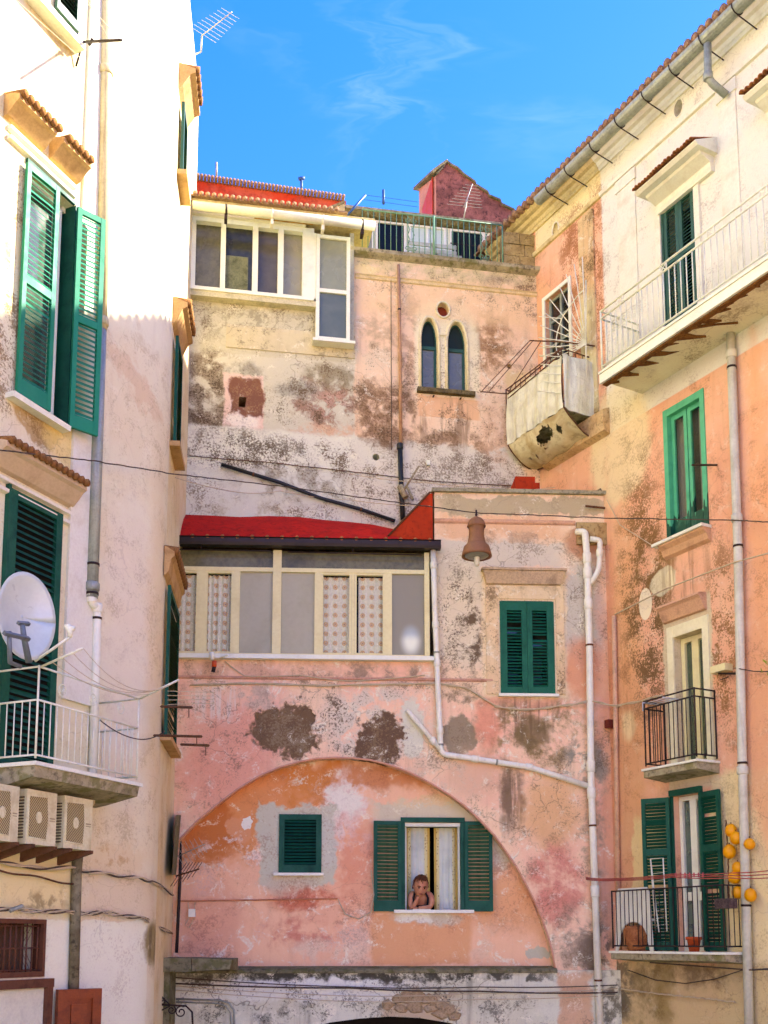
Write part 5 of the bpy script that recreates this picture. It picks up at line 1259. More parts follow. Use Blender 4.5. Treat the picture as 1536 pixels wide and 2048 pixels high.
panem = [simple('curtained_dusty_glass','6e6650',.2,var=.75,dark='2b2622',scale=2.2,bumpy=0,spec=.5), simple('broken_curtain_glass','3c3a30',.2,var=.8,dark='0e0c0b',scale=1.6,bumpy=0,spec=.5), simple('brown_dusk_glass','5c5246',.2,var=.5,dark='2f2a26',scale=1.2,bumpy=0,spec=.5), simple('beige_blind_glass','938a76',.25,var=.2,dark='6a6354',scale=1.,bumpy=0,spec=.5)]
for i,(x0,x1) in enumerate(((391,441),(451,505),(516,556),(567,605))):
    obj('pane', MB().box(vx(x0),vx(x1),zA+.03,zB,.02,.03), panem[i], fr, WU.M)
obj('curtain_piece', MB().box(vx(452),vx(497),zA+.04,zA+.04+(zB-zA)*.55,.031,.034), simple('mouldy_curtain','7a7860',.9,var=.8,dark='33382c',scale=6), fr, WU.M)
r_t = (vc,vd2,zC+.0,zB2)
tall = frame_window(vd_, WU, r_t, VO+.015, white_paint, [glass('tall_lower_glass','5e6258',rough=.08), simple('hanging_sheet_glass','8e8c76',.25,var=.35,dark='5c5c4c',scale=1.4,bumpy=0,spec=.5)], .05, (), (.47,), th=.06, mull=.055, label='tall two light window with hanging sheet behind')
obj('sill', MB().box(vc-.04,vd2+.07,zC-.04,zC,-.1,VO+.06), marble, vd_, WU.M)
obj('post', MB().box(vd2,vd2+.06,zC,zB2+.1,-.3,VO-.03), simple('grey_post','a79f94',.9,var=.5,scale=4), vd_, WU.M)
obj('beam', MB().box(-.4,vx(610),zB+.07,zB+.13,-.1,VO+.06), cream_trim, vd_, WU.M)
obj('lamp_tray', MB().box(vx(508,450),vx(625,462),zB+.075,zB+.115,VO+.061,VO+.14), simple('ochre_wood','b98a30',.7,var=.5,scale=8), vd_, WU.M)
obj('soffit', MB().box(-.4,vx(745,460),zB+.13,zB+.17,-.9,VO+.22), yellow_trim, vd_, WU.M)
# pale gutter
ga = WU.P(385,411,.42); gb = WU.P(750,452,.42)
gt = thing('roof_gutter', 'long pale round gutter across top of back house', 'gutter', WU.M @ T(*ga))
obj('pipe', MB().tube([ga,gb], .062, 14), simple('pale_gutter_pvc','d6cfc0',.45,var=.35,dark='a39880',scale=3), gt, WU.M)
for f in (.18,.43,.71,.93):
    p = Vector(ga).lerp(Vector(gb), f); obj('bracket', MB().tube([(p.x-.012,p.y,p.z),(p.x+.012,p.y,p.z)], .068, 14).box(p.x-.02,p.x+.02,p.z-.14,p.z-.06,.3,.42), iron if f in (.18,.93) else cream_trim, gt, WU.M)
# low tiled roof and red gable behind it
zr0 = WU.px(450,405,.3)[1]
tiles = thing('tiled_roof', 'low pinkish pantile roof between pale gutter and red wall', 'roof', WU.M @ T(.5,0,zr0))
slope_ = .06
obj('deck', MB().profile([(.40,zB+.19),(-1.5,zB+.19+1.9*slope_),(-1.5,zB+.17+1.9*slope_),(.40,zB+.17)], -.5, vx(690,440)), tile_pale, tiles, WU.M)
k = MB().lathe([(.03,0),(.034,.42)], (0,-.42,0), 8, 'o', cap=True).mesh('roof_tile'); k.materials.append(tile_pale)
u = -.4
while u < vx(680,440):
    for r_ in range(3): obj('roof_tile', k, None, tiles, WU.M @ T(u,.42-r_*.38,zB+.20+r_*.38*slope_) @ Matrix.Rotation(math.atan(slope_),4,'X'))
    u += .085
RB = -1.7
rw = thing('red_wall_roof', 'long red rendered wall with tiled top edge under the sky', 'wall', WU.M @ T(1,RB,zB))
pA, pB = WU.px(385,358,RB), WU.px(692,402,RB); pA0 = (-1.2, pA[1]+(pA[1]-pB[1])/(pB[0]-pA[0])*(pA[0]+1.2))
obj('wall', MB().prism([(-1.2,zB),(pB[0]+.0,zB),pB,pA0], RB-.3, RB), stone('bright_red_render','d8432a','d0604a','9c3a2c',1.6,bumpy=.2), rw, WU.M)
k = MB().lathe([(.022,0),(.026,.3)], (0,-.12,-.012), 8, 'o', cap=True).mesh('roof_tile'); k.materials.append(tile_pale)
n_ = int((pB[0]+1.2)/.056)
for i in range(n_): 
    f = i/n_; obj('roof_tile', k, None, rw, WU.M @ T(-1.2+(pB[0]+1.2)*f, RB-.05, pA0[1]+(pB[1]-pA0[1])*f+.01))
# little canvas wing between red wall and terrace room
a_ = WU.P(612,432,-.6); b_ = WU.P(690,400,-.6); c_ = WU.P(690,438,-.6)
obj('lean_to', MB().hexa([a_,b_,(b_[0],b_[1]-.02,b_[2]-.03),(a_[0],a_[1]-.02,a_[2]-.03)],[(a_[0],a_[1]-.7,a_[2]+.05),(b_[0],b_[1]-.7,b_[2]+.05),(b_[0],b_[1]-.7,b_[2]+.02),(a_[0],a_[1]-.7,a_[2]+.02)]), slab_stone, tr_, WU.M)
obj('canvas', MB().add([(a_[0]+.25,-.62,a_[2]-.0),(b_[0],-.62,b_[2]-.04),(c_[0],-.62,c_[2]),(a_[0]+.1,-.66,c_[2])],[(0,1,2,3)]), simple('tan_canvas','c9b184',.9,var=.4,scale=4), tr_, WU.M)
# roof poles
steel = simple('blue_grey_steel','3c5a8c',.5,.4,var=.3)
tag(obj('vent_pole', MB().tube([WU.P(433,352,RB-.2),WU.P(433,325,RB-.2)], .018, 6), metal_grey, None, WU.M), 'thin grey pole on the red wall near left building', 'pole')
tag(obj('flue', MB().tube([WU.P(603,384,RB-.2),WU.P(603,356,RB-.2)], .022, 8).tube([WU.P(597,358,RB-.2),WU.P(609,356,RB-.2)], .03, 8), steel, None, WU.M), 'small blue grey flue with cowl above the red wall', 'flue')
tag(obj('roof_post', MB().tube([WU.P(767,408,TB-.3),WU.P(767,380,TB-.3)], .022, 8), steel, None, WU.M), 'short blue grey post on roof of terrace room', 'post')
m = MB().tube([WU.P(688,438,-.2),WU.P(731,390,-.2)], .018, 6).tube([WU.P(731,390,-.2),WU.P(836,404,-.6)], .004, 4).tube([WU.P(728,399,-.2),WU.P(836,414,-.6)], .004, 4)
tag(obj('washing_line', m, steel, None, WU.M), 'slanting dark arm with two wires above the pale gutter', 'washing line')
# attic house with stepped gable --------------------------------------------
GO = -2.2
gp = lambda x,y: WU.px(x,y,GO)
at_ = thing('attic_house', 'small weathered purple-pink gable with orange door panel above the terrace', 'house', WU.M @ T(gp(950,430)[0],GO,zt_f))
gable_px = [(872,352),(886,338),(893,326),(903,334),(915,340),(928,353),(950,368),(952,374),(975,388),(978,395),(1000,404),(1003,412),(1028,424),(1034,436),(1050,445)]
gpts = [gp(*p) for p in gable_px]
mG = stone('purple_pink_render','a0645a','70463e','3a2826',3.6,bumpy=.6)
obj('gable_wall', MB().prism([(gpts[0][0],zt_f)]+gpts+[(gpts[-1][0],zt_f)], GO-.25, GO), mG, at_, WU.M)
ve = MB()
for i in range(len(gpts)-1):
    a_, b_ = gpts[i], gpts[i+1]; ve.hexa([(a_[0],GO+.04,a_[1]+.0),(b_[0],GO+.04,b_[1]+.0),(b_[0],GO+.04,b_[1]+.035),(a_[0],GO+.04,a_[1]+.035)],[(a_[0],GO-.35,a_[1]),(b_[0],GO-.35,b_[1]),(b_[0],GO-.35,b_[1]+.035),(a_[0],GO-.35,a_[1]+.035)])
obj('verge_tiles', ve, dark_stone, at_, WU.M)
# side wall running back to the left
s0 = gpts[0]; L_ = 1.6; lx = gp(836,380)[0]
s1 = WU.px(838,378,GO-.9)
sv = [(s0[0]-.002,GO,zt_f),(s0[0]-.002,GO,s0[1]),(s1[0],GO-.9,s1[1]),(s1[0],GO-.9,zt_f)]
obj('side_wall', MB().hexa(sv, [(p[0]+.1,p[1]-.02,p[2]) for p in sv]), simple('salmon_side_render','c98a72',.9,var=.4,scale=3), at_, WU.M)
def lp(f, z): return (s0[0]-.012+(s1[0]-s0[0])*f, GO-.9*f+.004, z)
d0,d1 = zt_f+.1, WU.px(860,380,GO-.3)[1]
obj('door_panel', MB().hexa([lp(.12,d0),lp(.12,d1+.1),lp(.72,d1-.12),lp(.72,d0)], [(p[0]-.02,p[1]+.01,p[2]) for p in (lp(.12,d0),lp(.12,d1+.1),lp(.72,d1-.12),lp(.72,d0))]), simple('orange_door','c2451c',.6,var=.3,scale=3), at_, WU.M)
a_ = WU.P(833,381,GO-1.0); b_ = (gpts[2][0],GO+.04,gpts[2][1]+.02)
obj('roof', MB().hexa([(a_[0]-.06,a_[1],a_[2]),(a_[0]-.06,a_[1],a_[2]+.05),(s0[0]-.08,GO+.08,s0[1]+.05),(s0[0]-.08,GO+.08,s0[1])],[(a_[0]+1.2,a_[1]-.6,a_[2]+.35),(a_[0]+1.2,a_[1]-.6,a_[2]+.4),(gpts[2][0],GO+.05,gpts[2][1]+.04),(gpts[2][0],GO+.05,gpts[2][1]-.0)]), dark_stone, at_, WU.M)
def yagi(label, p, q, mat, n=9, L0=.5, L1=.25, axis=(1,0,.25), mast=None, r=.006):
    p, q = Vector(p), Vector(q); t_ = thing('antenna', label, 'antenna', Matrix.Translation(mast or p))
    obj('boom', MB().tube([(v.x,-v.y,v.z) for v in (p,q)], r*1.6, 5), mat, t_)
    ax = Vector(axis).normalized(); 
    for i in range(n):
        f = (i+.5)/n; c = p.lerp(q, f); l = (L0+(L1-L0)*f)/2; a, b = c-ax*l, c+ax*l
        obj('rod', MB().tube([(a.x,-a.y,a.z),(b.x,-b.y,b.z)], r*.7, 4), mat, t_)
    if mast is not None:
        m_ = Vector(mast); c = p.lerp(q, .35)
        obj('mast', MB().tube([(m_.x,-m_.y,m_.z),(c.x,-c.y,c.z)], r*2.2, 6), mat, t_)
    return t_
alum = simple('dull_aluminium','a9a4a0',.5,.3,var=.4,dark='6a625c')
Wp = lambda W,x,y,o: W.M @ Vector((W.px(x,y,o)[0], -o, W.px(x,y,o)[1]))
yagi('weathered television antenna in front of the purple-pink gable', Wp(WU,928,415,GO+.5), Wp(WU,945,368,GO+.5), alum, 8, .62, .2, (1,.1,-.05), Wp(WU,927,440,GO+.4))
# pipes and fixings on the back wall
pipe_thing('thin rusty pipe dropping from the terrace ledge left of gothic windows', [WU.P(797,530,.05),WU.P(800,700,.05),WU.P(802,893,.05)], .022, simple('rusty_beige_pipe','b98a6c',.8,var=.6,dark='6e4632',scale=8), WU, joints=(.5,.74), clamps=(.25,.745))
pipe_thing('black plastic pipe continuing the thin rusty pipe downwards', [WU.P(800,890,.06),WU.P(803,985,.06),WU.P(806,1040,.06)], .036, pvc_dark, WU, joints=(.02,), clamps=(.65,))
pipe_thing('long black hose slanting down across the grey back wall', [WU.P(443,929,.05),WU.P(560,965,.05),WU.P(640,996,.05),WU.P(720,1018,.05),WU.P(790,1042,.05)], .026, pvc_dark, WU, clamps=(.18,.8), clampmat=rust, name='hose', cat='hose')
cable('thin pale conduit clipped along the grey back wall', [WU.P(378,912,.02),WU.P(540,925,.02),WU.P(700,943,.02),WU.P(860,962,.02),WU.P(1030,972,.02)], .006, rust, WU, wob=.003)
cable('thin cable dropping beside the rusty pipe', [WU.P(782,560,.02),WU.P(783,900,.02)], .005, wire_mat, WU)
rcb = thing('red_chimney', 'stubby red block on parapet under the cloth-wrapped balcony', 'chimney', WP.M @ T(WP.px(1054,966,-.5)[0],-.5,ztop))
a_, b_ = WP.px(1031,966,-.5)[0], WP.px(1079,966,-.5)[0]
obj('shaft', MB().box(a_,b_-.06,ztop-.1,WP.px(1054,953,-.5)[1],-.9,-.5).box(b_-.1,b_,ztop-.1,WP.px(1054,966,-.5)[1],-.9,-.48), brick_red, rcb, WP.M)
m = MB().box(-.0,.05,0,.07,0,.05)
tag(obj('junction_box', m, white_paint, None, WU.M @ T(*[WU.px(852,925)[0],0,WU.px(852,932)[1]])), 'tiny white box on back wall above the parapet', 'junction box')
m = MB().tube([WU.P(805,985,.12),WU.P(838,932,.35)], .014, 6).tube([WU.P(800,972,.10),WU.P(812,995,.14)], .045, 7).tube([WU.P(815,975,.1),WU.P(826,1000,.12)], .02, 6)
tag(obj('insulator_arm', m, stone('corroded_arm','b8a890','8d7c68','4a3c30',20), None, WU.M), 'corroded arm sticking up from clamp on the black pipe', 'bracket')

# ================================================================== LEFT BUILDING
lb = thing('corner_house', 'tall cream house on the left with green shutters and rounded corner', 'house', WA.M)
PA = lambda *a, **k: pt(WA, *a, **k)
HL = 17.5
mA = plaster('cream_wall_plaster', C('e6dabc'), C('e4d2b6'), dirt='b08f60', blotch=.10, streak=.16, bumpy=.3, cracks=.25, fleck=.2, seed=7, patches=[
    PA(-40,330,60,560,'e8c98e',op=.55,soft=.6,amp=.3),
    PA(-40,150,60,420,'e6cf9c',op=.45,soft=.6,amp=.3),
    PA(90,60,150,130,'e6ca84',op=.5,soft=.5,amp=.2),
    PA(22,275,62,480,'7c5c3a',op=.8,soft=.3,tex=(.50,.05)),
    PA(58,60,170,140,'a8803c',op=.5,soft=.5,tex=(.46,.14,'m')),
    PA(-40,300,30,700,'a8803c',op=.45,soft=.5,amp=.2,tex=(.44,.2,'m')),
    PA(175,0,200,900,'6e5a44',op=.6,soft=.5,amp=.04,tex=(.50,.06)),
    PA(30,500,50,560,'4a3826',op=.9,soft=.3,tex=(.52,.04)),
    PA(-10,480,42,880,'7c5f3c',op=.8,soft=.35,tex=(.50,.05)),
    PA(25,800,120,885,'b59468',op=.95,soft=.12,amp=.12,h=-.4),
    PA(40,815,150,900,'7a5a30',op=.7,soft=.4,tex=(.50,.06)),
    PA(90,840,175,940,'e6c67c',op=.7,soft=.4,amp=.15),
    PA(150,1050,190,1300,'dcb98c',op=.6,soft=.4,tex=(.42,.15,'m')),
    PA(-60,1560,190,1720,'e8cf9e',k='b',op=.8,soft=.2,amp=.15),
    PA(20,1560,130,1600,'6e5c44',op=.8,soft=.5,tex=(.42,.12,'m')),
    PA(-60,1700,160,1825,'e8d2a0',k='b',op=.9,soft=.15,amp=.1),
    PA(50,1775,130,1815,'8c7450',op=.7,soft=.5,tex=(.48,.08,'m')),
    PA(-60,1838,165,2150,'eee6d4',k='b',op=1,soft=.01,amp=.03,vary=.2,h=.15),
])
PBt = lambda *a, **k: pt(WB, *a, **k)
mBt = plaster('pinkish_wall_plaster', C('e8dcc6'), C('e6d2b6'), dirt='b09470', blotch=.14, streak=.12, bumpy=.3, cracks=.15, fleck=.15, seed=7.4, patches=[
    PBt(210,100,345,640,'b8905a',op=.35,soft=.5,amp=.2,tex=(.5,.14,'m')),
    PBt(212,230,240,330,'5c4630',op=.8,soft=.3,tex=(.50,.05)),
    PBt(205,730,330,790,'d8b494',op=.6,soft=.35,amp=.2,rot=28),
    PBt(205,1000,300,1600,'e8d6ca',op=.6,soft=.5,amp=.3),
    PBt(290,950,345,1600,'e3c4a0',op=.5,soft=.4,amp=.1),
    PBt(165,1690,290,1750,'e2c6a4',op=.7,soft=.3,amp=.1),
    PBt(180,1700,290,1722,'c99a6a',op=.6,soft=.5,tex=(.48,.08,'m')),
    PBt(165,1750,330,1838,'e0c8ae',k='b',op=.8,soft=.2,amp=.1),
    PBt(120,1842,296,2150,'eee6d6',k='b',op=1,soft=.01,amp=.03,vary=.2,h=.15),
    PBt(290,1842,345,1930,'8c7848',op=.9,soft=.3,amp=.06,tex=(.36,.16,'m')),
    PBt(297,1850,330,1930,'5a4c34',op=.6,soft=.5,tex=(.44,.1,'s')),
])
hA = (WA.px(38,600)[0], WA.px(146,600)[0], WA.px(85,832)[1], WA.px(92,362)[1])
zrec = lambda W,y,x: W.px(x,y)[1]
hAb = (WA.px(-70,1895)[0], WA.px(88,1895)[0], WA.px(40,1955)[1], WA.px(40,1838)[1])
obj('wall', sheet([(0,0),(WA.len,0),(WA.len,HL),(0,HL)], [rc(*hA), rc(*hAb)], 0, .3), mA, lb, WA.M)
RC = .28
LB_ = WB.len
obj('wall', MB().box(0,LB_-RC,0,HL,-.3,0), mBt, lb, WB.M)
# rounded corner
cB = WB.M @ Vector((LB_-RC,0,0)); cC = WC.M @ Vector((RC,0,0))
bB = WB.Mi @ cB; bC = WB.Mi @ cC; kk = WB.Mi @ (WC.M @ Vector((0,0,0)))
arcp = [((1-s)**2*bB.x+2*s*(1-s)*kk.x+s*s*bC.x, -((1-s)**2*bB.y+2*s*(1-s)*kk.y+s*s*bC.y)) for s in [i/10 for i in range(11)]]
obj('rounded_corner', MB().grid([[(a,b,0),(a,b,HL)] for a,b in arcp]), mBt, lb, WB.M)
PCc = lambda *a, **k: pt(WC, *a, **k)
mC = plaster('side_wall_plaster', C('ead9be'), C('e4caa2'), dirt='a8824c', blotch=.12, streak=.3, bumpy=.3, cracks=.1, fleck=.2, seed=7.4)
obj('wall', MB().box(RC,WC.len+.4,0,HL,-.3,0), mC, lb, WC.M)
obj('roof', MB().box(0,WA.len-1,HL-.2,HL,-5,-.1), slab_stone, lb, WA.M)  # unseen slab added to close the house top against light
# shutters of the upper window: left leaf almost flat on the wall, right leaf swung open
u0,u1,z0,z1 = hA
obj('dark_interior', MB().box(u0,u1,z0,z1,-.3,-.28), dark_room, lb, WA.M)
obj('window_frame', MB().box(u0,u0+.04,z0,z1,-.2,-.14).box(u1-.16,u1-.1,z0,z1,-.22,-.1).box(u0,u1,z1-.05,z1,-.2,-.1), white_paint, lb, WA.M)
obj('pane', MB().box(u0+.04,u1-.16,z0,z1-.05,-.18,-.17), glass('left_house_glass','3a4a44',trans=.2), lb, WA.M)
obj('shutter_frame', MB().box(u1-.05,u1+.0,z0,z1,-.14,.03).box(u0,u1-.05,z1+.001,z1+.04,-.05,.03), green_lower, lb, WA.M)
def leafpx(W, xl, xr, yt, yb, o, mat, n, ang=0, left=True, **k):
    ua, ub = W.px(xl,(yt+yb)/2,o)[0], W.px(xr,(yt+yb)/2,o)[0]; xm=(xl+xr)/2
    za, zb2_ = W.px(xm,yb,o)[1], W.px(xm,yt,o)[1]
    return leaf(lb, W.M @ T(ua if left else ub, o, za) @ Matrix.Rotation(R(ang),4,'Z'), ub-ua, zb2_-za, mat, n, left, **k)
leafpx(WA, 42, 105, 342, 812, .05, green_bright, (18,20), ang=-4, st=.05, bottom=.16, tilt=50)
# right leaf: opened outwards, seen face on
ha_, hb = WA.P(140,640,.05), WA.P(190,650,.22)
zt1, zb1 = WA.px(165,415,.1)[1], WA.px(160,862,.1)[1]
leaf(lb, WA.M @ T(WA.px(143,640,.04)[0],.06,zb1) @ Matrix.Rotation(R(-22),4,'Z'), .31, zt1-zb1, green_bright, (18,20), True, st=.05, bottom=.14, tilt=56)
obj('sill', MB().profile([(-.1,z0-.05),(.1,z0-.05),(.11,z0-.0),(-.1,z0)], WA.px(26,815,.1)[0], WA.px(142,840,.1)[0]), marble, lb, WA.M)
hoodm = simple('brown_soffit_plaster','c59a6c',.9,var=.5,dark='7c5432',scale=5,bumpy=.4)
def hood_l(W, xl, xr, ymid, out, n, drop, gap=None, lab=None, mt=None, tmat=None):
    ua, ub = W.px(xl,ymid,out)[0], W.px(xr,ymid,out)[0]; z = W.px((xl+xr)/2,ymid,out)[1]
    m = MB(); segs = [(ua,ub)] if not gap else [(ua,ua+(ub-ua)*gap[0]),(ua+(ub-ua)*gap[1],ub)]
    for a,b in segs: m.profile([(0,z-drop),(out*.25,z-drop*.9),(out*.55,z-drop*.55),(out*.8,z-.04),(out,z-.02),(out,z+.03),(0,z+.1)], a, b)
    m2 = MB().profile([(0,z-drop-.09),(.045,z-drop-.08),(.05,z-drop-.05),(0,z-drop-.04)], ua+.06, ub-.04).profile([(0,z-drop-.19),(.045,z-drop-.18),(.05,z-drop-.15),(0,z-drop-.14)], ua+.06, ub-.04)
    h = obj('hood', m, mt or hoodm, lb, W.M, label=lab); obj('moulding', m2, cream_trim, h, W.M)
    w_ = (ub-ua)/n; tm = MB().lathe([(w_*.42,0),(w_*.5,.22)], (0,-.2,0), 8, 'o', cap=True).mesh('roof_tile'); tm.materials.append(tmat or stone('old_brown_tile','a8744a','7c5230','43301e',12) if 'old_brown_tile' not in bpy.data.materials else bpy.data.materials['old_brown_tile'])
    for i in range(n):
        u = ua+w_*(i+.5)
        if gap and ua+(ub-ua)*gap[0] < u < ua+(ub-ua)*gap[1]: continue
        obj('roof_tile', tm, None, h, W.M @ T(u, out+.02, z+.045) @ Matrix.Rotation(R(10),4,'X') @ Matrix.Rotation(R(random.uniform(-4,4)),4,'Z'))
hood_l(WA, 36, 186, 262, .19, 13, .15, gap=(.50,.60), lab='broken tiled hood over upper left window')
hood_l(WA, 12, 176, 932, .20, 14, .17, lab='hood with thin red tile edge over lower left door', mt=simple('pinkish_hood_plaster','cdb098',.9,var=.4,dark='8d6c54',scale=4), tmat=terracotta)
ue_ = WA.px(166,300)[0]; obj('corner_strip', MB().box(ue_,WA.len,bz if False else 7.5,HL,.001,.03), cream_trim, lb, WA.M)
# top-left window
obj('sill', MB().box(WA.px(60,30,.1)[0], WA.px(166,60,.1)[0], WA.px(120,44,.1)[1]-.05, WA.px(120,40,.1)[1], 0, .14), cream_trim, lb, WA.M)
zs0 = WA.px(130,36,.04)[1]
obj('pane', MB().box(WA.px(108,20)[0],WA.px(158,20)[0],zs0,zs0+1.6,.002,.01), dark_glass, lb, WA.M)
leaf(lb, WA.M @ T(WA.px(112,20,.04)[0],.04,zs0), WA.px(158,20,.04)[0]-WA.px(112,20,.04)[0], 1.6, green_grey, (30,), True, st=.04, tilt=40)
m = MB().tube([WA.P(166,84,.12),WA.P(243,80,.75)], .014, 5).tube([WA.P(166,84,.1),WA.P(152,132,.02)], .012, 5).tube([WA.P(178,90,.2),WA.P(186,78,.26)], .018, 5)
tag(obj('line_bracket', m, iron, None, WA.M), 'black washing line bracket under the top left window', 'bracket')
for k_,(x0,y0,x1,y1) in enumerate(((20,-10,160,115),(60,-30,166,90),(150,-20,238,78),(170,-10,215,75))):
    cable(('outermost','second','third','innermost')[k_]+' thin washing line running up from top left bracket', [WA.P(x0,y0,.3),WA.P(x1,y1,.35)], .004, wire_light, WA, name='washing_line', group='washing lines at the top left bracket', cat='washing line')
# lower balcony door with closed shutter
uD0, uD1 = WA.px(6,1250,.02)[0], WA.px(113,1250,.02)[0]; 
OB = .53; bz = WA.px(160,1541,OB)[1]; btp = WA.px(160,1422,OB)[1]; btp0 = WA.px(160,1358,OB)[1]
zD1 = WA.px(70,1003,.02)[1]
leaf(lb, WA.M @ T(uD0,.03,bz), uD1-uD0, zD1-bz, green_lower, (38,), True, st=.085, bottom=.12, top=.08, tilt=50, th=.04)
obj('pane', MB().box(uD0+.02,uD1-.02,bz+.02,zD1-.02,.001,.006), dark_room, lb, WA.M)  # dark sheet on the wall face paints shade between the slats
obj('shutter_frame', MB().box(uD0-.03,uD0-.001,bz,zD1+.03,0,.05), green_lower, lb, WA.M)
# left balcony
a, b = WA.px(70,1540,OB)[0], WA.px(279,1560,OB)[0]
print('left balcony', a, b, bz, btp, btp0, WA.len)
bl = obj('balcony', MB().profile([(0,bz-.22),(.15,bz-.2),(OB-.02,bz-.13),(OB,bz-.035),(0,bz-.035)], a, b), slab_stone, lb, WA.M, label='left balcony with white railing and mossy slab')
obj('slab_edge', MB().box(a-.02,b+.03,bz-.034,bz,0,OB+.02), marble, bl, WA.M)
railing(bl, WA, [(a+.02,.0),(a+.02,OB-.02),(b-.02,OB-.02),(b-.02,.0)], bz+.03, btp0, rail_white, .085, .006, .010, mid=btp)
m = MB()
for i in range(3):
    m = MB(); c = (a+.33+i*.42, OB-.02, (btp+btp0)/2); m.tube([(c[0]+.05*math.cos(q), c[1], c[2]+.055*math.sin(q)) for q in [2*math.pi*j/12 for j in range(13)]], .005, 5)
    for s_ in (1,-1): m.tube(scroll((c[0]+s_*.02,c[1],c[2]), .02, 1., 0, s_, 10), .004, 4)
    obj('rail_ring', m, rail_white, bl, WA.M)
# drying arms with lines
dr = thing('clothes_airer', 'white drying arms with sagging lines at the left balcony', 'drying rack', WA.M @ T(a,OB,btp0))
obj('arm', MB().tube([(a+.03,OB,btp0),WA.P(166,1296,1.0)], .011, 6), rail_white, dr, WA.M); obj('arm', MB().tube([(b-.03,OB,btp0-.0),WA.P(357,1360,1.05)], .011, 6), rail_white, dr, WA.M)
for i in range(4):
    p = Vector((a+.03,OB,btp0)).lerp(Vector(WA.P(166,1296,1.0)), .25+.25*i); q = Vector((b-.03,OB,btp0)).lerp(Vector(WA.P(357,1360,1.05)), .25+.25*i)
    pts = []
    for j in range(15): s_=j/14; v=p.lerp(q,s_); v.z -= (.10+.04*i)*4*s_*(1-s_); pts.append(v)
    obj('line', MB().tube(pts, .004, 4), wire_light, dr, WA.M)
cable('dark rope sagging below the left balcony rail', [WA.P(200,1440,OB+.1),WA.P(275,1478,OB+.15),WA.P(330,1462,.9)], .006, wire_mat, WA, sag=.03, name='rope', cat='rope')
# satellite dish on the balcony rail -----------------------------------------
dd = thing('satellite_dish', 'grey white satellite dish clamped to left balcony rail', 'satellite dish', WA.M @ T(*WA.P(50,1330,OB)))
c = WA.M @ Vector((WA.P(54,1232,.62)[0], -.62, WA.P(54,1232,.62)[2]))
axis = (EYE - c).normalized(); axis = (axis + Vector((.62,.25,.30))).normalized()
zq = axis.to_track_quat('Z','Y').to_matrix().to_4x4()
md = MB(); rx_, rz_ = .285, .375
G = []
for i in range(13):
    f = i/12; row = []
    for j in range(37):
        a_ = 2*math.pi*j/36; row.append((rx_*f*math.cos(a_), -rz_*f*math.sin(a_), .075*f*f-.075))
    G.append(row)
md.grid(G)
dm = simple('dish_grey_paint','c4c6c8',.35,.1,var=.2,dark='8b8c8c',scale=3,bumpy=0)
Md = Matrix.Translation(c) @ zq
ds = obj('reflector', md, dm, dd, Md); ds.modifiers.new('solid','SOLIDIFY').thickness = .008
obj('rim', MB().tube([(rx_*math.cos(q),-rz_*math.sin(q),.0) for q in [2*math.pi*j/36 for j in range(37)]], .008, 6), dm, dd, Md)
lnb = WA.M @ Vector((WA.P(140,1274,.95)[0], -.95, WA.P(140,1274,.95)[2]))
low = Md @ Vector((0.02,-rz_*.95 if False else .0,0)) 
base = WA.M @ Vector((WA.P(70,1322,.62)[0], -.62, WA.P(70,1322,.62)[2]))
m = MB(); V3 = lambda v:(v.x,-v.y,v.z)
m.tube([V3(base), V3(lnb)], .012, 6)
obj('feed_arm', m, rail_white, dd)
d_ = (lnb-base).normalized()
obj('feed_horn', MB().tube([V3(lnb), V3(lnb+Vector((0,0,.05))), V3(lnb+Vector((-.03,.0,.1)))], [.02,.028,.03], 8).tube([V3(lnb+Vector((-.05,0,.09))),V3(lnb+Vector((.04,0,.07)))], .022, 8), rail_white, dd)
bk = simple('bracket_grey','6f7582',.5,.3,var=.3)
p0 = c + axis*.02
P_ = lambda x,y,o: WA.M @ Vector((WA.P(x,y,o)[0], -o, WA.P(x,y,o)[2]))
m = MB().tube([V3(P_(18,1262,.78)), V3(P_(20,1325,.74)), V3(P_(40,1333,.6))], .020, 8)
m.tube([V3(P_(45,1250,.76)),V3(P_(48,1275,.76)),V3(P_(58,1325,.74))], [.022,.026,.03], 6)
m.tube([V3(P_(8,1266,.79)),V3(P_(58,1278,.79))], .022, 4); m.tube([V3(P_(36,1246,.74)),V3(P_(58,1248,.74))], .02, 4)
obj('mount_bracket', m, bk, dd)
# air conditioners -------------------------------------------------------------
acm = simple('yellowed_ac_casing','ddd0b0',.5,var=.45,dark='a3875c',scale=5,streaks=.3)
grm = bpy.data.materials.new('ac_grille'); grm.use_nodes = True
t = NT(grm.node_tree); P = t.coord('Object'); x3 = t.xyz(P)
ln_ = t.math('FRACT', t.math('MULTIPLY', t.math('ADD', x3[0], x3[2]), 38.)); 
t.out(t.bsdf(t.mix(t.mr(t.math('ABSOLUTE', t.math('SUBTRACT', ln_, .5)), .1, .3), C('3c3022'), C('b8a278')), .6))
shelf = thing('ac_shelf', 'row of rusty steel brackets carrying the air conditioners', 'shelf', WA.M @ T(WA.px(60,1715,.1)[0],0,WA.px(60,1715,.1)[1]))
zsh = WA.px(95,1693,.30)[1]
acs = [(-30,36,'leftmost air conditioner, cut by the frame under left balcony'),(42,112,'middle air conditioner of the three under left balcony'),(118,184,'right air conditioner of the three, next to the corner pipe')]
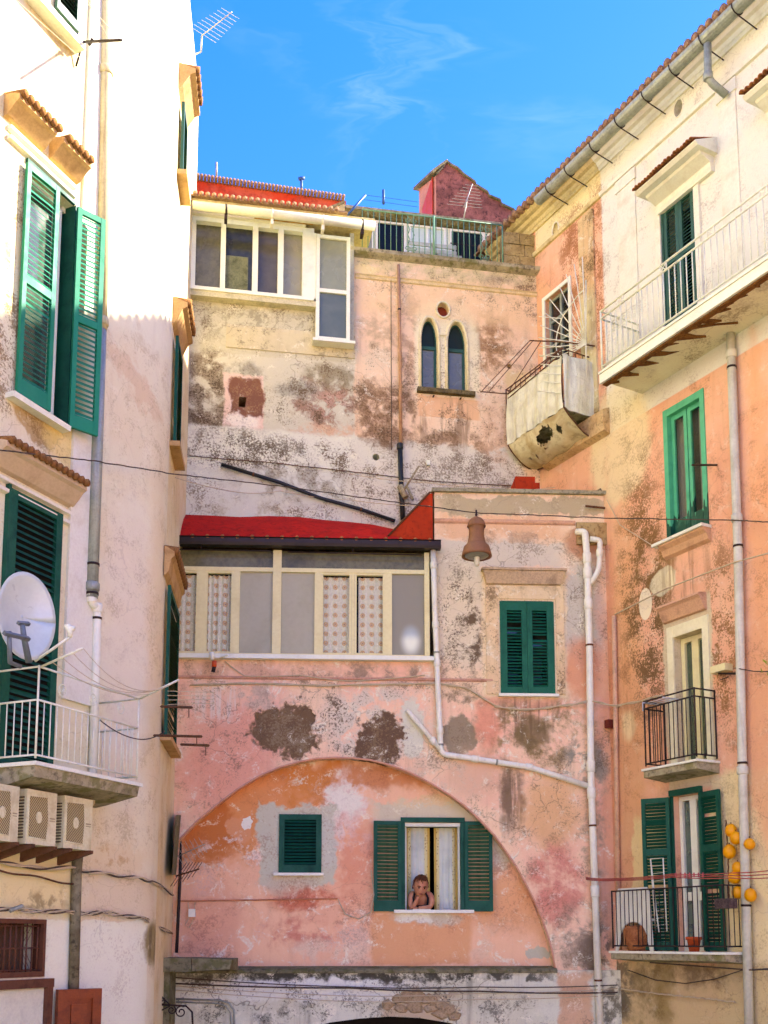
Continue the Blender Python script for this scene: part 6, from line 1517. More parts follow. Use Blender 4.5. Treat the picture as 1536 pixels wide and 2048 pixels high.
for i,(x0,x1,lb_) in enumerate(acs):
    ua, ub = WA.px(x0+10,1655,.34)[0], WA.px(x1,1655,.34)[0]; h_ = .48; o0, o1 = .10, .34
    za = zsh
    ac = thing('air_conditioner', lb_, 'air conditioner', WA.M @ T((ua+ub)/2,o1,za), 'air conditioners under the left balcony')
    m = MB().box(ua,ub,za,za+h_,o0,o1); obj('casing', m, acm, ac, WA.M)
    w_ = ub-ua; g0, g1_ = ua+w_*.06, ua+w_*.72
    zc_ = za+h_*.5
    pts = [(g0,za+.06),(g1_-.02,za+.05),(g1_,zc_),(g1_-.02,za+h_-.05),(g0,za+h_-.06)]
    obj('grille_rim', MB().tube([(p[0],o1,p[1]) for p in pts+pts[:1]], .008, 5), acm, ac, WA.M)
    obj('grille', MB().prism(pts, o1, o1+.004), grm, ac, WA.M)
    gc = (g0+g1_)/2
    obj('fan_hub', MB().prism([(gc+.035*math.cos(q),zc_+.052*math.sin(q)) for q in [2*math.pi*j/18 for j in range(18)]], o1+.004, o1+.012), acm, ac, WA.M)
    m = MB()
    for j in range(14): m.box(ua-.004,ua-.0005,za+.05+j*.027,za+.062+j*.027,o0+.03,o1-.03)
    obj('side_louvre', m, simple('louvre_dark','5c4c36'), ac, WA.M)
    obj('badge', MB().box(g1_+.02,ub-.02,zc_+.0,zc_+.012,o1,o1+.002).box(g1_+.02,ub-.02,zc_-.02,zc_-.012,o1,o1+.002), simple('badge_grey','a08f70'), ac, WA.M)
    for s_ in (ua+.05, ub-.05):
        obj('bracket', MB().hexa([(s_-.018,0,za-.13),(s_+.018,0,za-.13),(s_+.018,0,za-.002),(s_-.018,0,za-.002)],[(s_-.018,o1+.05,za-.03),(s_+.018,o1+.05,za-.03),(s_+.018,o1+.05,za-.002),(s_-.018,o1+.05,za-.002)]), rust, shelf, WA.M)
pipe_thing('short beige drain elbow between balcony slab and right air conditioner', [WA.P(178,1588,.12),WA.P(184,1604,.2),WA.P(172,1612,.25)], .035, metal_beige, WA, name='drain_elbow', cat='pipe')
# barred window and door at the bottom
u0,u1,z0,z1 = hAb
obj('window_frame', MB().box(u0,u1,z1-.04,z1,-.1,.02).box(u0,u1,z0,z0+.05,-.1,.02).box(u1-.035,u1,z0+.05,z1-.04,-.1,.02), wood_dark, lb, WA.M)
obj('pane', MB().box(u0,u1,z0,z1,-.25,-.24), simple('brownish_room','5c4438',.8,var=.4,scale=3), lb, WA.M)
m = MB(); 
for j in range(7): m.tube([(u1-.07-j*.07,-.02,z0+.04),(u1-.07-j*.07,-.02,z1-.03)], .008, 5)
for zf_ in (.12,.5,.88): m.tube([(u0,-.02,z0+(z1-z0)*zf_),(u1,-.02,z0+(z1-z0)*zf_)], .008, 5)
obj('window_bars', m, wood_dark, lb, WA.M)
m = MB(); hh_ = z1-z0
for j in range(16):
    m.tube([(u1-.05-j*.045,-.06,z0+.04),(u1-.05-j*.045-.3,-.06,z1-.04)], .003, 4); m.tube([(u1-.05-j*.045-.3,-.06,z0+.04),(u1-.05-j*.045,-.06,z1-.04)], .003, 4)
obj('wire_mesh', m, rust, lb, WA.M)
za_ = WA.px(55,1968,.05)[1]; ue = WA.px(107,1968,.05)[0]
obj('door_frame', MB().box(ue-1.4,ue,za_-.04,za_+.04,.0,.06).box(ue-.07,ue-.0,za_-2.2,za_-.041,.0,.05), wood_dark, lb, WA.M)
obj('door_panel', MB().box(ue-1.3,ue-.08,za_-2.2,za_-.05,.002,.01), simple('pale_door_glass','d8cfc0',.3,var=.2), lb, WA.M)
hw = WA.px(112,2000,.06)[0]; zd1 = WA.px(160,1977,.12)[1]
Mdr = WA.M @ T(hw,.07,0) @ Matrix.Rotation(R(-24),4,'Z'); dw = .44
m = MB().box(0,.09,.4,zd1,-.03,.03).box(dw-.09,dw,.4,zd1,-.03,.03)
for q0_,q1_ in ((zd1-.09,zd1),(zd1-.95,zd1-.85),(.4,.6)): m.box(.09,dw-.09,q0_,q1_,-.03,.028)
dl = obj('door_leaf', m, wood_brown, lb, Mdr)
for q0_,q1_ in ((zd1-.85,zd1-.09),(.6,zd1-.95)):
    obj('raised_panel', MB().box(.09,dw-.09,q0_,q1_,-.01,.0).box(.14,dw-.14,q0_+.05,q1_-.05,.0,.016), wood_brown, dl, Mdr)
# corner pipes
mgA = [WA.P(213,-120,.08),WA.P(211,150,.08),WA.P(203,640,.08)]
pipe_thing('long beige downpipe up the corner of the left house', [WB.P(216,-120,.06),WB.P(212,150,.06),WB.P(202,660,.06)], .062, metal_beige, WB, joints=(.345,.98), clamps=())
pipe_thing('grey zinc downpipe below the beige one on left house', [WB.P(202,655,.06),WB.P(194,900,.06),WB.P(184,1196,.06)], .058, metal_grey, WB, joints=(.96,), clamps=(.88,.985))
pipe_thing('white plastic downpipe with elbow behind the left balcony', [WB.P(183,1188,.06),WB.P(184,1206,.06),WB.P(195,1214,.06),WB.P(193,1300,.05),WB.P(184,1590,.05)], .042, pvc_white, WB, joints=(.02,.09), clamps=(.14,), jr=1.2)
pipe_thing('stained cement pipe at bottom left corner by the white wall', [WB.P(166,1610,.05),WB.P(153,1740,.05),WB.P(147,1985,.05)], .05, stone('stained_cement_pipe','8f8470','6a5e4c','2c261e',3,bumpy=.4), WB)
# windows of the side wall, seen at a grazing angle ------------------------------
def side_window(xl, xr, yt, yb, hood, lab, mat=green_lower, opening=True, sh=True):
    o = .05; ua, ub = WC.px(xl,(yt+yb)/2,o)[0], WC.px(xr,(yt+yb)/2,o)[0]
    ua, ub = min(ua,ub), max(ua,ub); xm=(xl+xr)/2; za, zb2_ = WC.px(xm,yb,o)[1], WC.px(xm,yt,o)[1]
    print('side window', lab, round(ua,2), round(ub,2), round(za,2), round(zb2_,2))
    if sh:
        n = max(8, int((zb2_-za)/.05))
        leaf(lb, WC.M @ T(ua,o,za), ub-ua, zb2_-za, mat, (n,), True, st=.06)
        obj('sill', MB().box(ua-.06,ub+.06,za-.06,za,0,.12), hoodm, lb, WC.M)
    if hood:
        hy0, out = hood; z = zb2_+.32
        ha_, hb2 = ua-.12, ub+.12
        h = obj('hood', MB().profile([(0,z-.25),(.05,z-.2),(out*.7,z-.05),(out,z-.02),(out,z+.03),(0,z+.1)], ha_, hb2), hoodm, lb, WC.M)
        k = MB().lathe([(.05,0),(.055,.22)], (0,-.2,0), 7, 'o', cap=True).mesh('roof_tile'); k.materials.append(bpy.data.materials['old_brown_tile'])
        n = int((hb2-ha_)/.12)
        for i in range(n): obj('roof_tile', k, None, h, WC.M @ T(ha_+.06+i*.12, out+.02, z+.05) @ Matrix.Rotation(R(8),4,'X'))
side_window(351, 361, 680, 920, (588,.17), 'mid')
side_window(334, 354, 1187, 1495, (1122,.11), 'low', green_lower)
side_window(364, 372, 215, 385, (30,.2), 'top', green_grey)
# small things on the left house
for i,(x,y,dx) in enumerate(((322,1413,62),(308,1471,95),(362,1489,55))):
    m = MB().tube([WB.P(x,y,.02),WB.P(x+dx*.55,y+1,.5),WB.P(x+dx,y+2,.9)], .014, 4).tube([WB.P(x+dx*.9,y+2,.82),WB.P(x+dx*.9,y+22,.82)], .006, 4)
    tag(obj('line_bracket', m, rust, None, WB.M), ('upper','middle','lowest')[i]+' dark iron line arm at the rounded corner of left house', 'bracket', 'iron line arms at the rounded corner')
for i in range(4):
    cable(('topmost','second','third','lowest')[i]+' short pale washing line near the rounded corner', [WB.P(335,1382+i*9,.5),WP.P(440,1375+i*7,.3) if False else WB.P(430,1385+i*7,.75)], .0035, wire_light, WB, name='washing_line', group='washing lines at the rounded corner', cat='washing line')
tag(obj('black_conduit', MB().tube([WC.P(376,1215,.08),WC.P(367,1500,.08),WC.P(360,1760,.08),WC.P(353,1905,.08)], .022, 6), simple('black_trunk','2a2220',.6,var=.3), None, WC.M), 'black cable trunk running down between left house and pink house', 'cable trunk')
tag(obj('cement_strip', MB().hexa([WC.P(352,1630,.02),WC.P(362,1630,.02),WC.P(362,1630,.1),WC.P(352,1630,.1)],[WC.P(344,1750,.02),WC.P(352,1750,.02),WC.P(352,1750,.1),WC.P(344,1750,.1)]), dark_stone, None, WC.M), 'grey cement strip beside the black cable trunk', 'strip')
# thick stone shelf at the foot
ls = thing('stone_shelf', 'thick weathered stone shelf jutting from the foot of left house', 'shelf', WB.M @ T(*WB.P(380,1925,.3)))
q = [WB.W(*WB.P(305,1915,.05)), WB.W(*WB.P(308,1940,.05))]
PO = .75
sa, sb = WP.px(303,1930,PO)[0], WP.px(470,1930,PO)[0]; sz0, sz1 = WP.px(385,1944,PO)[1], WP.px(385,1916,PO)[1]
mid_ = sa+(sb-sa)*.48
obj('stone_block', MB().box(sa,mid_-.004,sz0,sz1,.1,PO), dark_stone, ls, WP.M); obj('stone_block', MB().hexa([(mid_+.004,.1,sz0),(sb-.02,.1,sz0),(sb-.02,.1,sz1-.01),(mid_+.004,.1,sz1)],[(mid_+.004,PO,sz0+.01),(sb-.06,PO,sz0+.03),(sb-.04,PO,sz1-.02),(mid_+.004,PO,sz1)]), dark_stone, ls, WP.M)
obj('prop', MB().box(sa+.05,sa+.2,0,sz0,.15,PO-.1), dark_stone, ls, WP.M)
# iron scroll bracket
isb = MB(); c0 = WP.P(330,2010,.8)
isb.tube([WP.P(296,1985,.8),WP.P(298,2060,.8)], .012, 5).tube([WP.P(296,2008,.8),WP.P(372,2012,.8),WP.P(384,2024,.8),WP.P(386,2060,.8)], .012, 5).tube([WP.P(296,2034,.8),WP.P(340,2012,.8)], .009, 5).tube([WP.P(318,1988,.8),WP.P(340,2010,.8)], .009, 5)
for x,y,r_,s_ in ((306,1998,.06,1),(308,2026,.07,-1),(362,2024,.07,1),(343,2020,.05,-1),(326,2003,.04,1)): isb.tube(scroll(WP.P(x,y,.8), r_, 1.4, 1., s_), .008, 5)
tag(obj('scroll_bracket', isb, iron, None, WP.M), 'black wrought iron scroll bracket under the stone shelf', 'bracket')
m = MB().tube([WP.P(352,1998,.08),WP.P(440,2001,.08),WP.P(458,2006,.08),WP.P(468,2020,.08),WP.P(470,2110,.08)], .014, 6).tube([WP.P(352,2004,.08),WP.P(436,2007,.08),WP.P(452,2012,.08),WP.P(461,2026,.08),WP.P(463,2110,.08)], .010, 6)
tag(obj('conduit', m, metal_grey, None, WP.M), 'pair of grey conduits bending down the whitewashed base wall', 'conduit')

# ================================================================== CABLES, LAMP, ANTENNAS, SMALL THINGS
def W3(W, x, y, o): return WA_to(W, W.P(x,y,o))
def WA_to(W, p): v = W.M @ Vector((p[0],-p[1],p[2])); return (v.x,-v.y,v.z)
def free(x, y, Y):    # point in open air seen at (x, y) at depth Y
    d = dirpx(x,y); v = EYE + d*(Y/d.y); return (v.x,-v.y,v.z)
cable('long twisted cable crossing from left house past the hanging lamp', [W3(WA,-40,895,.3),W3(WB,190,922,.15),W3(WC,348,948,.1),W3(WU,560,972,.2),free(760,1000,13.6),free(953,1026,12.9),free(1210,1036,12.9),W3(WR,1475,1041,.14),W3(WR,1560,1045,.2)], .007, wire_mat, wob=.004)
cable('second thin cable crossing the grey back wall', [W3(WC,350,955,.1),W3(WU,480,985,.05),W3(WU,560,962+20,.06),W3(WU,700,1000,.06),W3(WP,860,1012,.1)], .005, wire_light, sag=.02)
cable('cable crossing the peach wall above the parapet', [W3(WU,700,948,.1),W3(WU,860,966,.1),W3(WP,1030,978,-.3),W3(WP,1110,974,-.2)], .005, wire_light, sag=.02)
# lamp
def FW(x,y,Y): p = free(x,y,Y); return Vector((p[0],-p[1],p[2]))
Lp = free(953,1070,12.9); lt_ = thing('street_lamp', 'brown bell-shaped lamp hanging on cable before the pink house', 'street lamp', Matrix.Translation((Lp[0],-Lp[1],Lp[2])))
ml = simple('brown_lamp_paint','8c5e42',.6,.0,var=.45,dark='54362a',scale=5); c = Lp
s = 12.9/2220*1.0
def yy(y): return free(953,y,12.9)[2]-Lp[2]
obj('dome', MB().lathe([(.003,yy(1032)),(4*s,yy(1034)),(12*s,yy(1038)),(17*s,yy(1044)),(19.5*s,yy(1052)),(20*s,yy(1053)),(18.5*s,yy(1055))], c, 28), ml, lt_)
obj('housing', MB().lathe([(17*s,yy(1054)),(16*s,yy(1062)),(16.5*s,yy(1074)),(19*s,yy(1086)),(23*s,yy(1091)),(27*s,yy(1094)),(31*s,yy(1108)),(32*s,yy(1113)),(28*s,yy(1113)),(24*s,yy(1100)),(12*s,yy(1098))], c, 28), ml, lt_)
obj('glass_bowl', MB().lathe([(25*s,yy(1112)),(22*s,yy(1114)),(.002,yy(1115))], c, 24), simple('lamp_underglass','8a8580',.3,var=.2), lt_)
obj('glass_tube', MB().lathe([(6*s,yy(1110)),(6*s,yy(1128)),(4*s,yy(1132)),(.002,yy(1133))], c, 14), simple('lamp_tube_pale','d8cfc0',.3,var=.2), lt_)
obj('finial', MB().tube([(c[0],c[1],c[2]+yy(1034)),(c[0],c[1],c[2]+yy(1020))], .012, 6).lathe([(.002,yy(1026)),(.02,yy(1029)),(.002,yy(1032))], c, 10), iron, lt_)
# bundles of cables
rnd_ = random.Random(3)
def bundle(label, pts, n, r=.008, spread=.025, mat=None):
    t_ = thing('cable_bundle', label, 'cables', Matrix.Translation((pts[0][0],-pts[0][1],pts[0][2])))
    for k in range(n):
        out = []; ph_ = rnd_.uniform(0,6)
        P = [Vector(p) for p in pts]
        for a, b in zip(P[:-1],P[1:]):
            for i in range(8):
                s_=i/8; v=a.lerp(b,s_); q=len(out); v += Vector((0, math.cos(q*.7+ph_)*spread, math.sin(q*.7+ph_)*spread)); out.append(v)
        out.append(P[-1])
        obj('strand', MB().tube(out, r, 5), (mat or (wire_mat if k%2 else wire_light)), t_)
    return t_
bundle('upper cable bundle looping under air conditioners to the rounded corner', [W3(WA,-30,1712,.05),W3(WA,45,1735,.06),W3(WA,140,1736,.06),W3(WB,195,1746,.05),W3(WB,262,1754,.05),W3(WB,305,1762,.05),W3(WC,347,1790,.06)], 3, .010, .015)
bundle('lower cable bundle above the white wall base of left house', [W3(WA,-30,1818,.06),W3(WA,80,1822,.08),W3(WB,165,1826,.06),W3(WB,220,1826,.05),W3(WB,290,1838,.06),W3(WC,345,1868,.06)], 5, .008, .018)
bundle('short pipe-like cable pair below the air conditioners', [W3(WA,-30,1735,.05),W3(WA,60,1752,.05),W3(WA,147,1768,.05)], 2, .009, .01, rust)
bundle('two pale cables clipped below the veranda sill', [W3(WP,380,1370,.02),W3(WP,500,1366,.03),W3(WP,640,1371,.03),W3(WP,800,1368,.03),W3(WP,880,1366,.05)], 2, .009, .008, wire_light)
bundle('two pale cables looping under the upper green shutters', [W3(WP,882,1366,.05),W3(WP,940,1378,.03),W3(WP,990,1412,.03),W3(WP,1040,1420,.03),W3(WP,1110,1414,.03),W3(WP,1180,1402,.12),W3(WR,1235,1412,.04),W3(WR,1290,1400,.2),W3(WR,1325,1390,.3)], 2, .009, .010, wire_light)
cable('pale cable swinging from the veranda sill along the pink wall', [W3(WP,450,1322,.03),W3(WP,490,1352,.03),W3(WP,600,1350,.03),W3(WP,700,1362,.03),W3(WP,850,1350,.03)], .008, wire_light, sag=.01)
cable('rigid red-brown conduit running across wall inside the arch', [W3(WP,358,1802,REC+.03),W3(WP,520,1800,REC+.03),W3(WP,675,1797,REC+.03)], .010, simple('salmon_conduit','c9805e',.7,var=.5), wob=.001, name='conduit', cat='conduit')
cable('white cable hanging in a loop beside the leaning person window', [W3(WP,676,1798,REC+.03),W3(WP,690,1828,REC+.03),W3(WP,718,1838,REC+.03),W3(WP,742,1824,REC+.06),W3(WP,748,1790,REC+.09),W3(WP,742,1740,REC+.09)], .007, wire_light)
for i,(y0,y1,yw,r_) in enumerate(((1955,1974,1970,.007),(1967,1976,1985,.010),(1980,2003,1990,.005),(1972,1992,1977,.005))):
    cable(('topmost','thickest dark','lowest pale','third thin')[i]+' of the cables strung along the whitewashed base wall', [W3(WP,350,y0,.12),W3(WP,700,y1,.12),W3(WP,960,(y1+yw)/2+2,.12),W3(WP,1235,yw,.14)], r_, wire_mat if i<2 else wire_light, sag=.015, name='wire')
cable('thick cable along lower wall of orange house under the lowest balcony', [W3(WR,1240,1978,.05),W3(WR,1335,1990,.04),W3(WR,1420,1998,.04),W3(WR,1470,2004,.04)], .010, wire_light, wob=.006)
cable('sagging cable below the lowest right balcony', [W3(WR,1255,1940,.04),W3(WR,1310,1960,.04),W3(WR,1370,1967,.04),W3(WR,1430,1958,.04),W3(WR,1485,1940,.06),W3(WR,1560,1936,.06)], .006, wire_mat)
cable('dark cable at slab height leaving right past tall pipe', [W3(WR,1300,1925,.2),W3(WR,1500,1940,.1),W3(WR,1570,1938,.1)], .008, wire_mat)
for i in range(3):
    cable(('upper','middle','lower')[i]+' red washing line along the lowest right balcony', [W3(WP,1172,1755+i*2,.1),W3(WR,1230,1757+i*2,.4),W3(WR,1345,1748+i*3,.5),W3(WR,1460,1746+i*5,.5),W3(WR,1560,1738+i*8,.5)], .006, simple('red_line','b0524a',.7), sag=.01, name='washing_line', group='red washing lines', cat='washing line')
m = MB()
for i in range(7):
    p = Vector(W3(WR,1352+i*9,1749,.5)); m.tube([tuple(p+Vector((0,0,.02))), tuple(p-Vector((0,0,.03)))], .008, 4)
tag(obj('clothes_pegs', m, simple('pink_peg','c25560',.6), None), 'cluster of pinkish clothes pegs on red line', 'clothes pegs')
cable('white rope running from pipe hook up across the oval plaster patches', [W3(WR,1230,1229,.04),W3(WR,1330,1178,.1),W3(WR,1470,1124,.14),W3(WR,1560,1100,.2)], .009, wire_light, name='rope', cat='rope')
pipe_thing('pinkish boxed pipe at left edge of the orange house', [WR.P(1228,1232,.04),WR.P(1232,1500,.04),WR.P(1238,1900,.04)], .03, simple('rosy_pipe','dba98c',.8,var=.4), WR)
cable('thin pale cable slanting down from parapet end to the green window sill', [W3(WR,1214,1000,.05),W3(WR,1240,1050,.05),W3(WR,1303,1090,.1)], .006, wire_light)
cable('thin twisted cable leaving right of tall pipe with a green leaf', [W3(WR,1470,1336,.12),W3(WR,1510,1343,.12),W3(WR,1560,1343,.15)], .006, wire_mat)
lfm = simple('leaf_green','8f9a30',.6,var=.4); t_ = thing('climbing_sprig', 'small yellow green sprig on the cable at right edge', 'plant', WR.M @ T(*WR.P(1530,1335,.15)))
for i in range(9):
    c = Vector(WR.P(1530+rnd_.uniform(-8,10),1334+rnd_.uniform(-16,14),.15)); a = Vector((rnd_.uniform(-1,1),rnd_.uniform(-.5,.5),rnd_.uniform(-1,1)))*.035; b = Vector((rnd_.uniform(-1,1),.3,rnd_.uniform(-1,1)))*.02
    obj('leaf', MB().add([tuple(c-a),tuple(c+b),tuple(c+a),tuple(c-b)],[(0,1,2,3)]), lfm, t_, WR.M)
pm = MB().box(0,.05,0,.09,0,.05)
tag(obj('wall_box', MB().box(WR.px(1215,1448,.05)[0],WR.px(1224,1448,.05)[0],WR.px(1220,1456,.05)[1],WR.px(1220,1440,.05)[1],0,.1), simple('dark_red_box','6c2a20',.6), None, WR.M), 'small dark red box fixed at the corner right of thick white pipe', 'box')
sb_ = thing('meter_box', 'small white junction box with looped cable low on the arch wall', 'junction box', WP.M @ T(*WP.P(384,1826,REC)))
obj('box', MB().box(WP.px(378,1826,REC)[0],WP.px(391,1826,REC)[0],WP.px(384,1834,REC)[1],WP.px(384,1818,REC)[1],REC,REC+.06), white_paint, sb_, WP.M)
obj('loop', MB().tube([WP.P(379,1834,REC+.03),WP.P(370,1850,REC+.03),WP.P(378,1856,REC+.03),WP.P(388,1836,REC+.03)], .005, 5).tube([WP.P(376,1804,REC+.03),WP.P(378,1818,REC+.03)],.005,5).tube([WP.P(390,1804,REC+.03),WP.P(389,1818,REC+.03)],.005,5), wire_light, sb_, WP.M)
# antennas
def Wx(W,x,y,o): v = W.M @ Vector((W.px(x,y,o)[0], -o, W.px(x,y,o)[1])); return v
yagi('rusty antenna poking out at left end of arch wall', Wx(WP,352,1714,.15), Wx(WP,410,1688,.5), alum, 7, .34, .2, (.5,.0,-.85), r=.004)
yagi('lower rusty antenna stub beside the black cable trunk', Wx(WP,352,1752,.15), Wx(WP,398,1738,.5), rust, 6, .4, .2, (.55,.0,.85))
yagi('pale antenna sticking out of left house roof line into sky', FW(403,72,13.4), FW(464,24,13.0), alum, 9, .42, .26, (.85,.1,-.5), r=.005)
m = MB().tube([free(392,108,13.6),free(402,104,13.45),free(404,70,13.4)], .012, 5)
tag(obj('antenna_mount', m, alum, None), 'bent pale tube holding the antenna at the roof line', 'bracket')
# small camera or lamp cluster under veranda sill
m = MB().tube([WP.P(423,1305,.15),WP.P(424,1320,.15)], .03, 8).tube([WP.P(440,1316,.2),WP.P(457,1310,.3)], .012, 6)
sp_ = thing('sill_spotlight', 'tangled small spotlight with orange cap under left end of veranda sill', 'spotlight', WP.M @ T(*WP.P(425,1320,.15)))
obj('body', m, white_paint, sp_, WP.M); obj('cap', MB().tube([WP.P(429,1322,.16),WP.P(428,1334,.16)], .03, 8), simple('orange_cap','d8552a',.5), sp_, WP.M); obj('shade', MB().tube([WP.P(428,1334,.16),WP.P(426,1344,.16)], .025, 8), iron, sp_, WP.M)
m = MB(); 
for x,y in ((1150,990),(1180,985),(1200,978)): m.tube([WP.P(x,y+6,-.05),WP.P(x+22,y-6,-.02)], .02, 6)
tag(obj('debris', m, stone('debris','a8987c','7c6c54','4a4030',14), None, WP.M), 'bits of rubble and pipe lying on right end of the parapet', 'rubble')
tag(obj('iron_bar', MB().tube([WP.P(1171,1012,.06),WP.P(1210,1016,.05)], .016, 4), rust, None, WP.M), 'rusty horizontal bar near right end of parapet', 'bar')
cable('old cable cluster at the lamp window corner', [W3(WA,20,1822,.1),W3(WA,45,1812,.12)], .02, metal_grey, name='connector_box', cat='junction box')

# ================================================================== THE PERSON AT THE WINDOW
skin = bpy.data.materials.new('skin'); skin.use_nodes = True
t = NT(skin.node_tree); P = t.coord('Object')
t.out(t.bsdf(t.mix(t.mr(t.noise(P,9,4,.5),.35,.7), C('c98a6c'), C('b87058')), .55, spec=.3))
hairm = simple('auburn_hair','6a3c20',.7,var=.6,dark='3a2013',scale=30,bumpy=.5)
topm = simple('black_vest','17141a',.8,var=.2)
pr_ = thing('person', 'person in black vest leaning on windowsill with chin on hand', 'person', WP.M @ T(WP.px(840,1815,REC)[0],REC-.1,hp_[2]))
PO_ = REC-.02
def pp_(x, y, d=0.): u, z = WP.px(x, y, REC+d); return (u, -(REC+d), z)
def skinned(name, verts, edges, radii, mat, root=0, sub=2, parent=pr_):
    me = bpy.data.meshes.new(name); me.from_pydata(verts, edges, []); o = bpy.data.objects.new(name, me)
    link(o, parent, WP.M); me.materials.append(mat)
    sk = o.modifiers.new('skin','SKIN'); sk.use_smooth_shade = True
    for i, r_ in enumerate(radii): me.skin_vertices[0].data[i].radius = (r_, r_) if not isinstance(r_, tuple) else r_
    me.skin_vertices[0].data[root].use_root = True
    s_ = o.modifiers.new('sub','SUBSURF'); s_.levels = sub; s_.render_levels = sub
    return o
zsill = hp_[2]
V = []; Rd = []; E = []
def v(p, r_): V.append(p); Rd.append(r_); return len(V)-1
def up(p, dz): return (p[0], p[1], p[2]+dz)
chest = v(pp_(841,1826,-.20), .085); c2 = v(pp_(841,1806,-.14), (.095,.075)); c3 = v(pp_(842,1793,-.10), (.075,.06)); nk = v(pp_(843,1788,-.06), .042); hd = v(pp_(842,1781,-.02), .04)
E += [(chest,c2),(c2,c3),(c3,nk),(nk,hd)]
# viewer's left: upper arm down to elbow on the sill, forearm up to chin
sL = v(pp_(822,1788,-.08), .056); eL = v(pp_(821,1813,.00), .036); e2 = v(pp_(826,1816,.03), .030); fL = v(pp_(832,1803,.06), .026); wL = v(pp_(838,1792,.08), .019)
E += [(c3,sL),(sL,eL),(eL,e2),(e2,fL),(fL,wL)]
# viewer's right: upper arm down, forearm lying along the sill
sR = v(pp_(861,1789,-.08), .056); mR_ = v(pp_(864,1801,-.04), .045); eR = v(pp_(861,1814,.0), .032); fR = v(pp_(848,1815,.04), .028); wR = v(pp_(836,1816,.06), .022)
E += [(c3,sR),(sR,mR_),(mR_,eR),(eR,fR),(fR,wR)]
body = skinned('body', V, E, Rd, skin, root=1)
# head with face
hc = Vector(pp_(841,1774,.03)); hr = .5*(WP.px(841,1752,REC)[1]-WP.px(841,1796,REC)[1])*.98
print('head half height', hr)
m = MB(); G = []; na, nb = 22, 28
for i in range(na+1):
    th_ = math.pi*i/na; row = []
    for j in range(nb+1):
        ph_ = 2*math.pi*j/nb
        x = math.sin(th_)*math.cos(ph_); y = math.sin(th_)*math.sin(ph_); z = math.cos(th_)   # -y faces the viewer
        wx, wy = .66, .80
        if z < -.1: wx *= 1-.38*((-z-.1)/.9)**1.4; wy *= 1-.22*((-z-.1)/.9)
        px_, py_, pz_ = x*hr*wx, y*hr*wy, z*hr
        if y < -.3:
            ax_ = abs(x)
            py_ -= hr*.20*math.exp(-((x/.13)**2+((z+.12)/.20)**2))*(1 if z<.06 else .5)      # nose
            py_ += hr*.085*math.exp(-(((ax_-.36)/.17)**2+((z-.08)/.11)**2))                 # eye sockets
            py_ -= hr*.05*math.exp(-((ax_-.32)/.25)**2-((z-.24)/.08)**2)                    # brow
            py_ -= hr*.05*math.exp(-((x/.26)**2+((z+.52)/.07)**2))                          # lips
            py_ -= hr*.07*math.exp(-((x/.25)**2+((z+.85)/.12)**2))                          # chin
        row.append((px_, -py_, pz_))
    G.append(row)
m.grid(G)
Mh = WP.M @ Matrix.Translation(hc) @ Matrix.Rotation(R(8),4,'Y') @ Matrix.Rotation(R(16),4,'X') @ Matrix.Rotation(R(6),4,'Z')
obj('head', m, skin, pr_, Mh)
ey = simple('eye_dark','2a1a14',.3,var=0,bumpy=0); lipm = simple('lips','a84a44',.5,var=.1,bumpy=0)
for s_ in (-1,1):
    obj('eye', MB().lathe([(.001,-.005),(.011,-.003),(.011,.003),(.001,.005)], (s_*hr*.25, hr*.70, hr*.07), 10, 'o'), ey, pr_, Mh)
    obj('eyebrow', MB().tube([(s_*hr*.12,hr*.79,hr*.19),(s_*hr*.27,hr*.76,hr*.24),(s_*hr*.40,hr*.66,hr*.19)],   .007, 5), hairm, pr_, Mh)
    obj('ear', MB().lathe([(.001,-.006),(.017,-.003),(.019,.004),(.001,.008)], (s_*hr*.66,0,-hr*.02), 10, 'z'), skin, pr_, Mh)
obj('mouth', MB().tube([(-hr*.2,hr*.70,-hr*.50),(0,hr*.79,-hr*.485),(hr*.2,hr*.70,-hr*.50)], [.004,.009,.004], 6), lipm, pr_, Mh)
# short swept-back hair as a lifted cap with strands
random.seed(9); m = MB(); G = []
for i in range(15):
    row = []
    for j in range(33):
        ph_ = 2*math.pi*j/32; front = math.sin(ph_) < -.15
        thm = math.pi*(.27 if front else .60)+.06*math.sin(j*3.1)
        if not front and math.sin(ph_) < .25: thm = math.pi*.50
        th_ = thm*i/14
        x = math.sin(th_)*math.cos(ph_); y = math.sin(th_)*math.sin(ph_); z = math.cos(th_); k_ = 1.10+.05*math.sin(j*2.3+i)+.03*math.sin(j*5.)
        row.append((x*hr*.68*k_, -y*hr*.83*k_, z*hr*k_*1.02))
    G.append(row)
m.grid(G)
for k_ in range(46):
    ph_ = random.uniform(0,6.28); th0 = random.uniform(.1,.9 if math.sin(ph_)>-.2 else .75)
    pts = []
    for q in range(4):
        th_ = th0+q*.14; kk_ = 1.13+.03*q; pts.append((math.sin(th_)*math.cos(ph_+.1*q)*hr*.68*kk_, -math.sin(th_)*math.sin(ph_+.1*q)*hr*.83*kk_, math.cos(th_)*hr*kk_))
    m.tube(pts, [.006,.007,.005,.002], 5)
obj('hair', m, hairm, pr_, Mh)
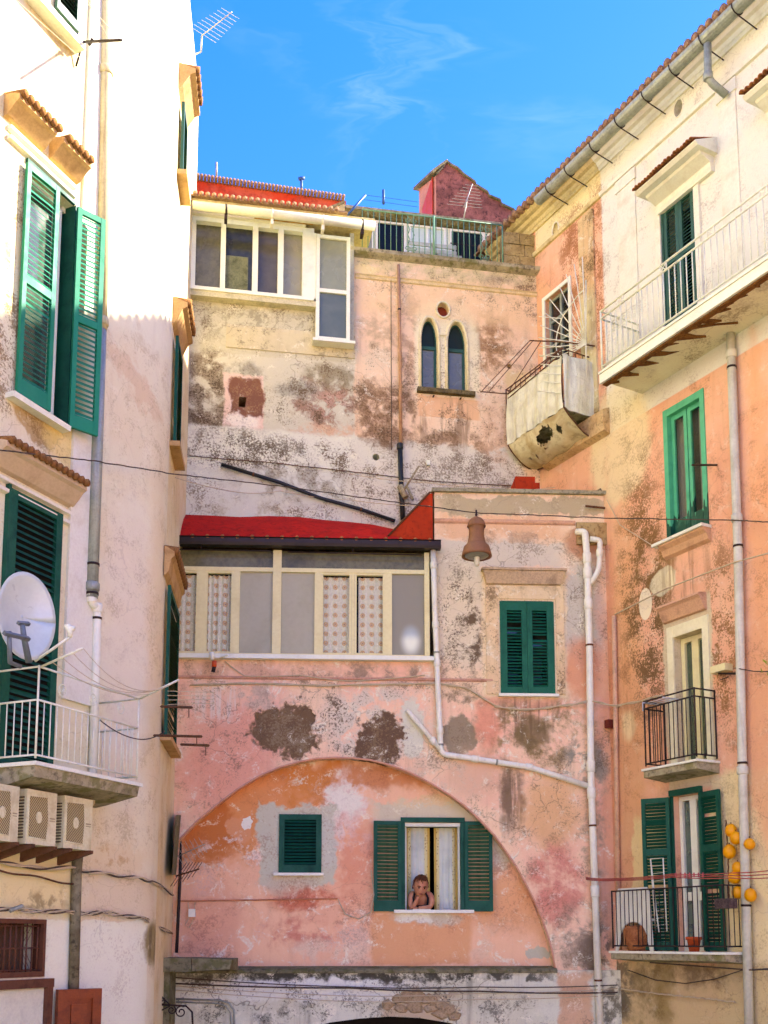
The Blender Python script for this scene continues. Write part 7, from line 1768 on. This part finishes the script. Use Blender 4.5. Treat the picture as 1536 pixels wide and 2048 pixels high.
# hands: palm and five fingers each
def hand(name, wrist, palmdir, fdirs, thumb, curl, s=1.):
    Vv = []; Rr = []; Ee = []
    def a(p, r_): Vv.append(tuple(p)); Rr.append(r_); return len(Vv)-1
    w0 = Vector(wrist); pd = Vector(palmdir).normalized()
    i0 = a(w0, .018*s); i1 = a(w0+pd*.035*s, .024*s); i2 = a(w0+pd*.06*s, .022*s); Ee += [(i0,i1),(i1,i2)]
    o = skinned(name, Vv, Ee, Rr, skin, 0)
    return o
def finger(parent, pts, r0):
    Vv = [tuple(p) for p in pts]; return skinned('finger', Vv, [(i,i+1) for i in range(len(Vv)-1)], [r0*(1-.1*i) for i in range(len(Vv))], skin, 0, 1, parent)
wl_ = Vector(pp_(838,1792,.08)); h1 = hand('hand', wl_, (.25,-.1,1), None, None, None)
Md_ = Vector(pp_(840,1786,.12))
for k_ in range(4):
    b0 = wl_+Vector((-.022+.014*k_+.012,-.012-.004*k_,.048)); f1 = b0+Vector((.012,-.022,.014-.003*k_)); f2 = f1+Vector((.016,.002,-.020+.002*k_)); f3 = f2+Vector((.004,.014,-.012))
    finger(h1, [b0,f1,f2,f3], .0085)
finger(h1, [wl_+Vector((-.006,-.006,.025)), wl_+Vector((-.014,-.016,.05)), wl_+Vector((-.008,-.014,.074)), wl_+Vector((.002,-.010,.088))], .0095)
wr2 = Vector(pp_(836,1816,.06)); h2 = hand('hand', wr2, (-1,-.05,-.05), None, None, None)
for k_ in range(4):
    b0 = wr2+Vector((-.055,.016-.012*k_,.0)); f1 = b0+Vector((-.028,-.002,.004)); f2 = f1+Vector((-.018,-.002,-.010)); f3 = f2+Vector((-.006,0,-.010))
    finger(h2, [b0,f1,f2,f3], .008)
finger(h2, [wr2+Vector((-.02,-.015,.004)), wr2+Vector((-.045,-.030,.006)), wr2+Vector((-.062,-.032,.0))], .009)
# vest: front panel following the chest, with shoulder straps
Vv = [pp_(842,1832,-.15),pp_(842,1820,-.10),pp_(842,1811,-.075)]
vest = skinned('vest', Vv, [(0,1),(1,2)], [(.115,.09),(.112,.088),(.092,.07)], topm, 1, 2)
for s_,xs in ((-1,(829,827,830)),(1,(855,856,851))):
    obj('strap', MB().tube([ (lambda q:(q[0],-q[1],q[2]))(pp_(xs[0],1810,-.0)), (lambda q:(q[0],-q[1],q[2]))(pp_(xs[1],1796,-.0)), (lambda q:(q[0],-q[1],q[2]))(pp_(xs[2],1785,-.03)), (lambda q:(q[0],-q[1],q[2]))(pp_(xs[2],1782,-.12))], .013, 8), topm, pr_, WP.M)
clo = MB().box(WP.px(826,1820,REC+.08)[0], WP.px(861,1820,REC+.08)[0], zsill+.001, zsill+.012, REC-.02, REC+.09)
tag(obj('cloth_pad', clo, simple('pale_pad','e0d4c8',.9,var=.3), None, WP.M), 'folded pale cloth under the elbows on windowsill', 'cloth')
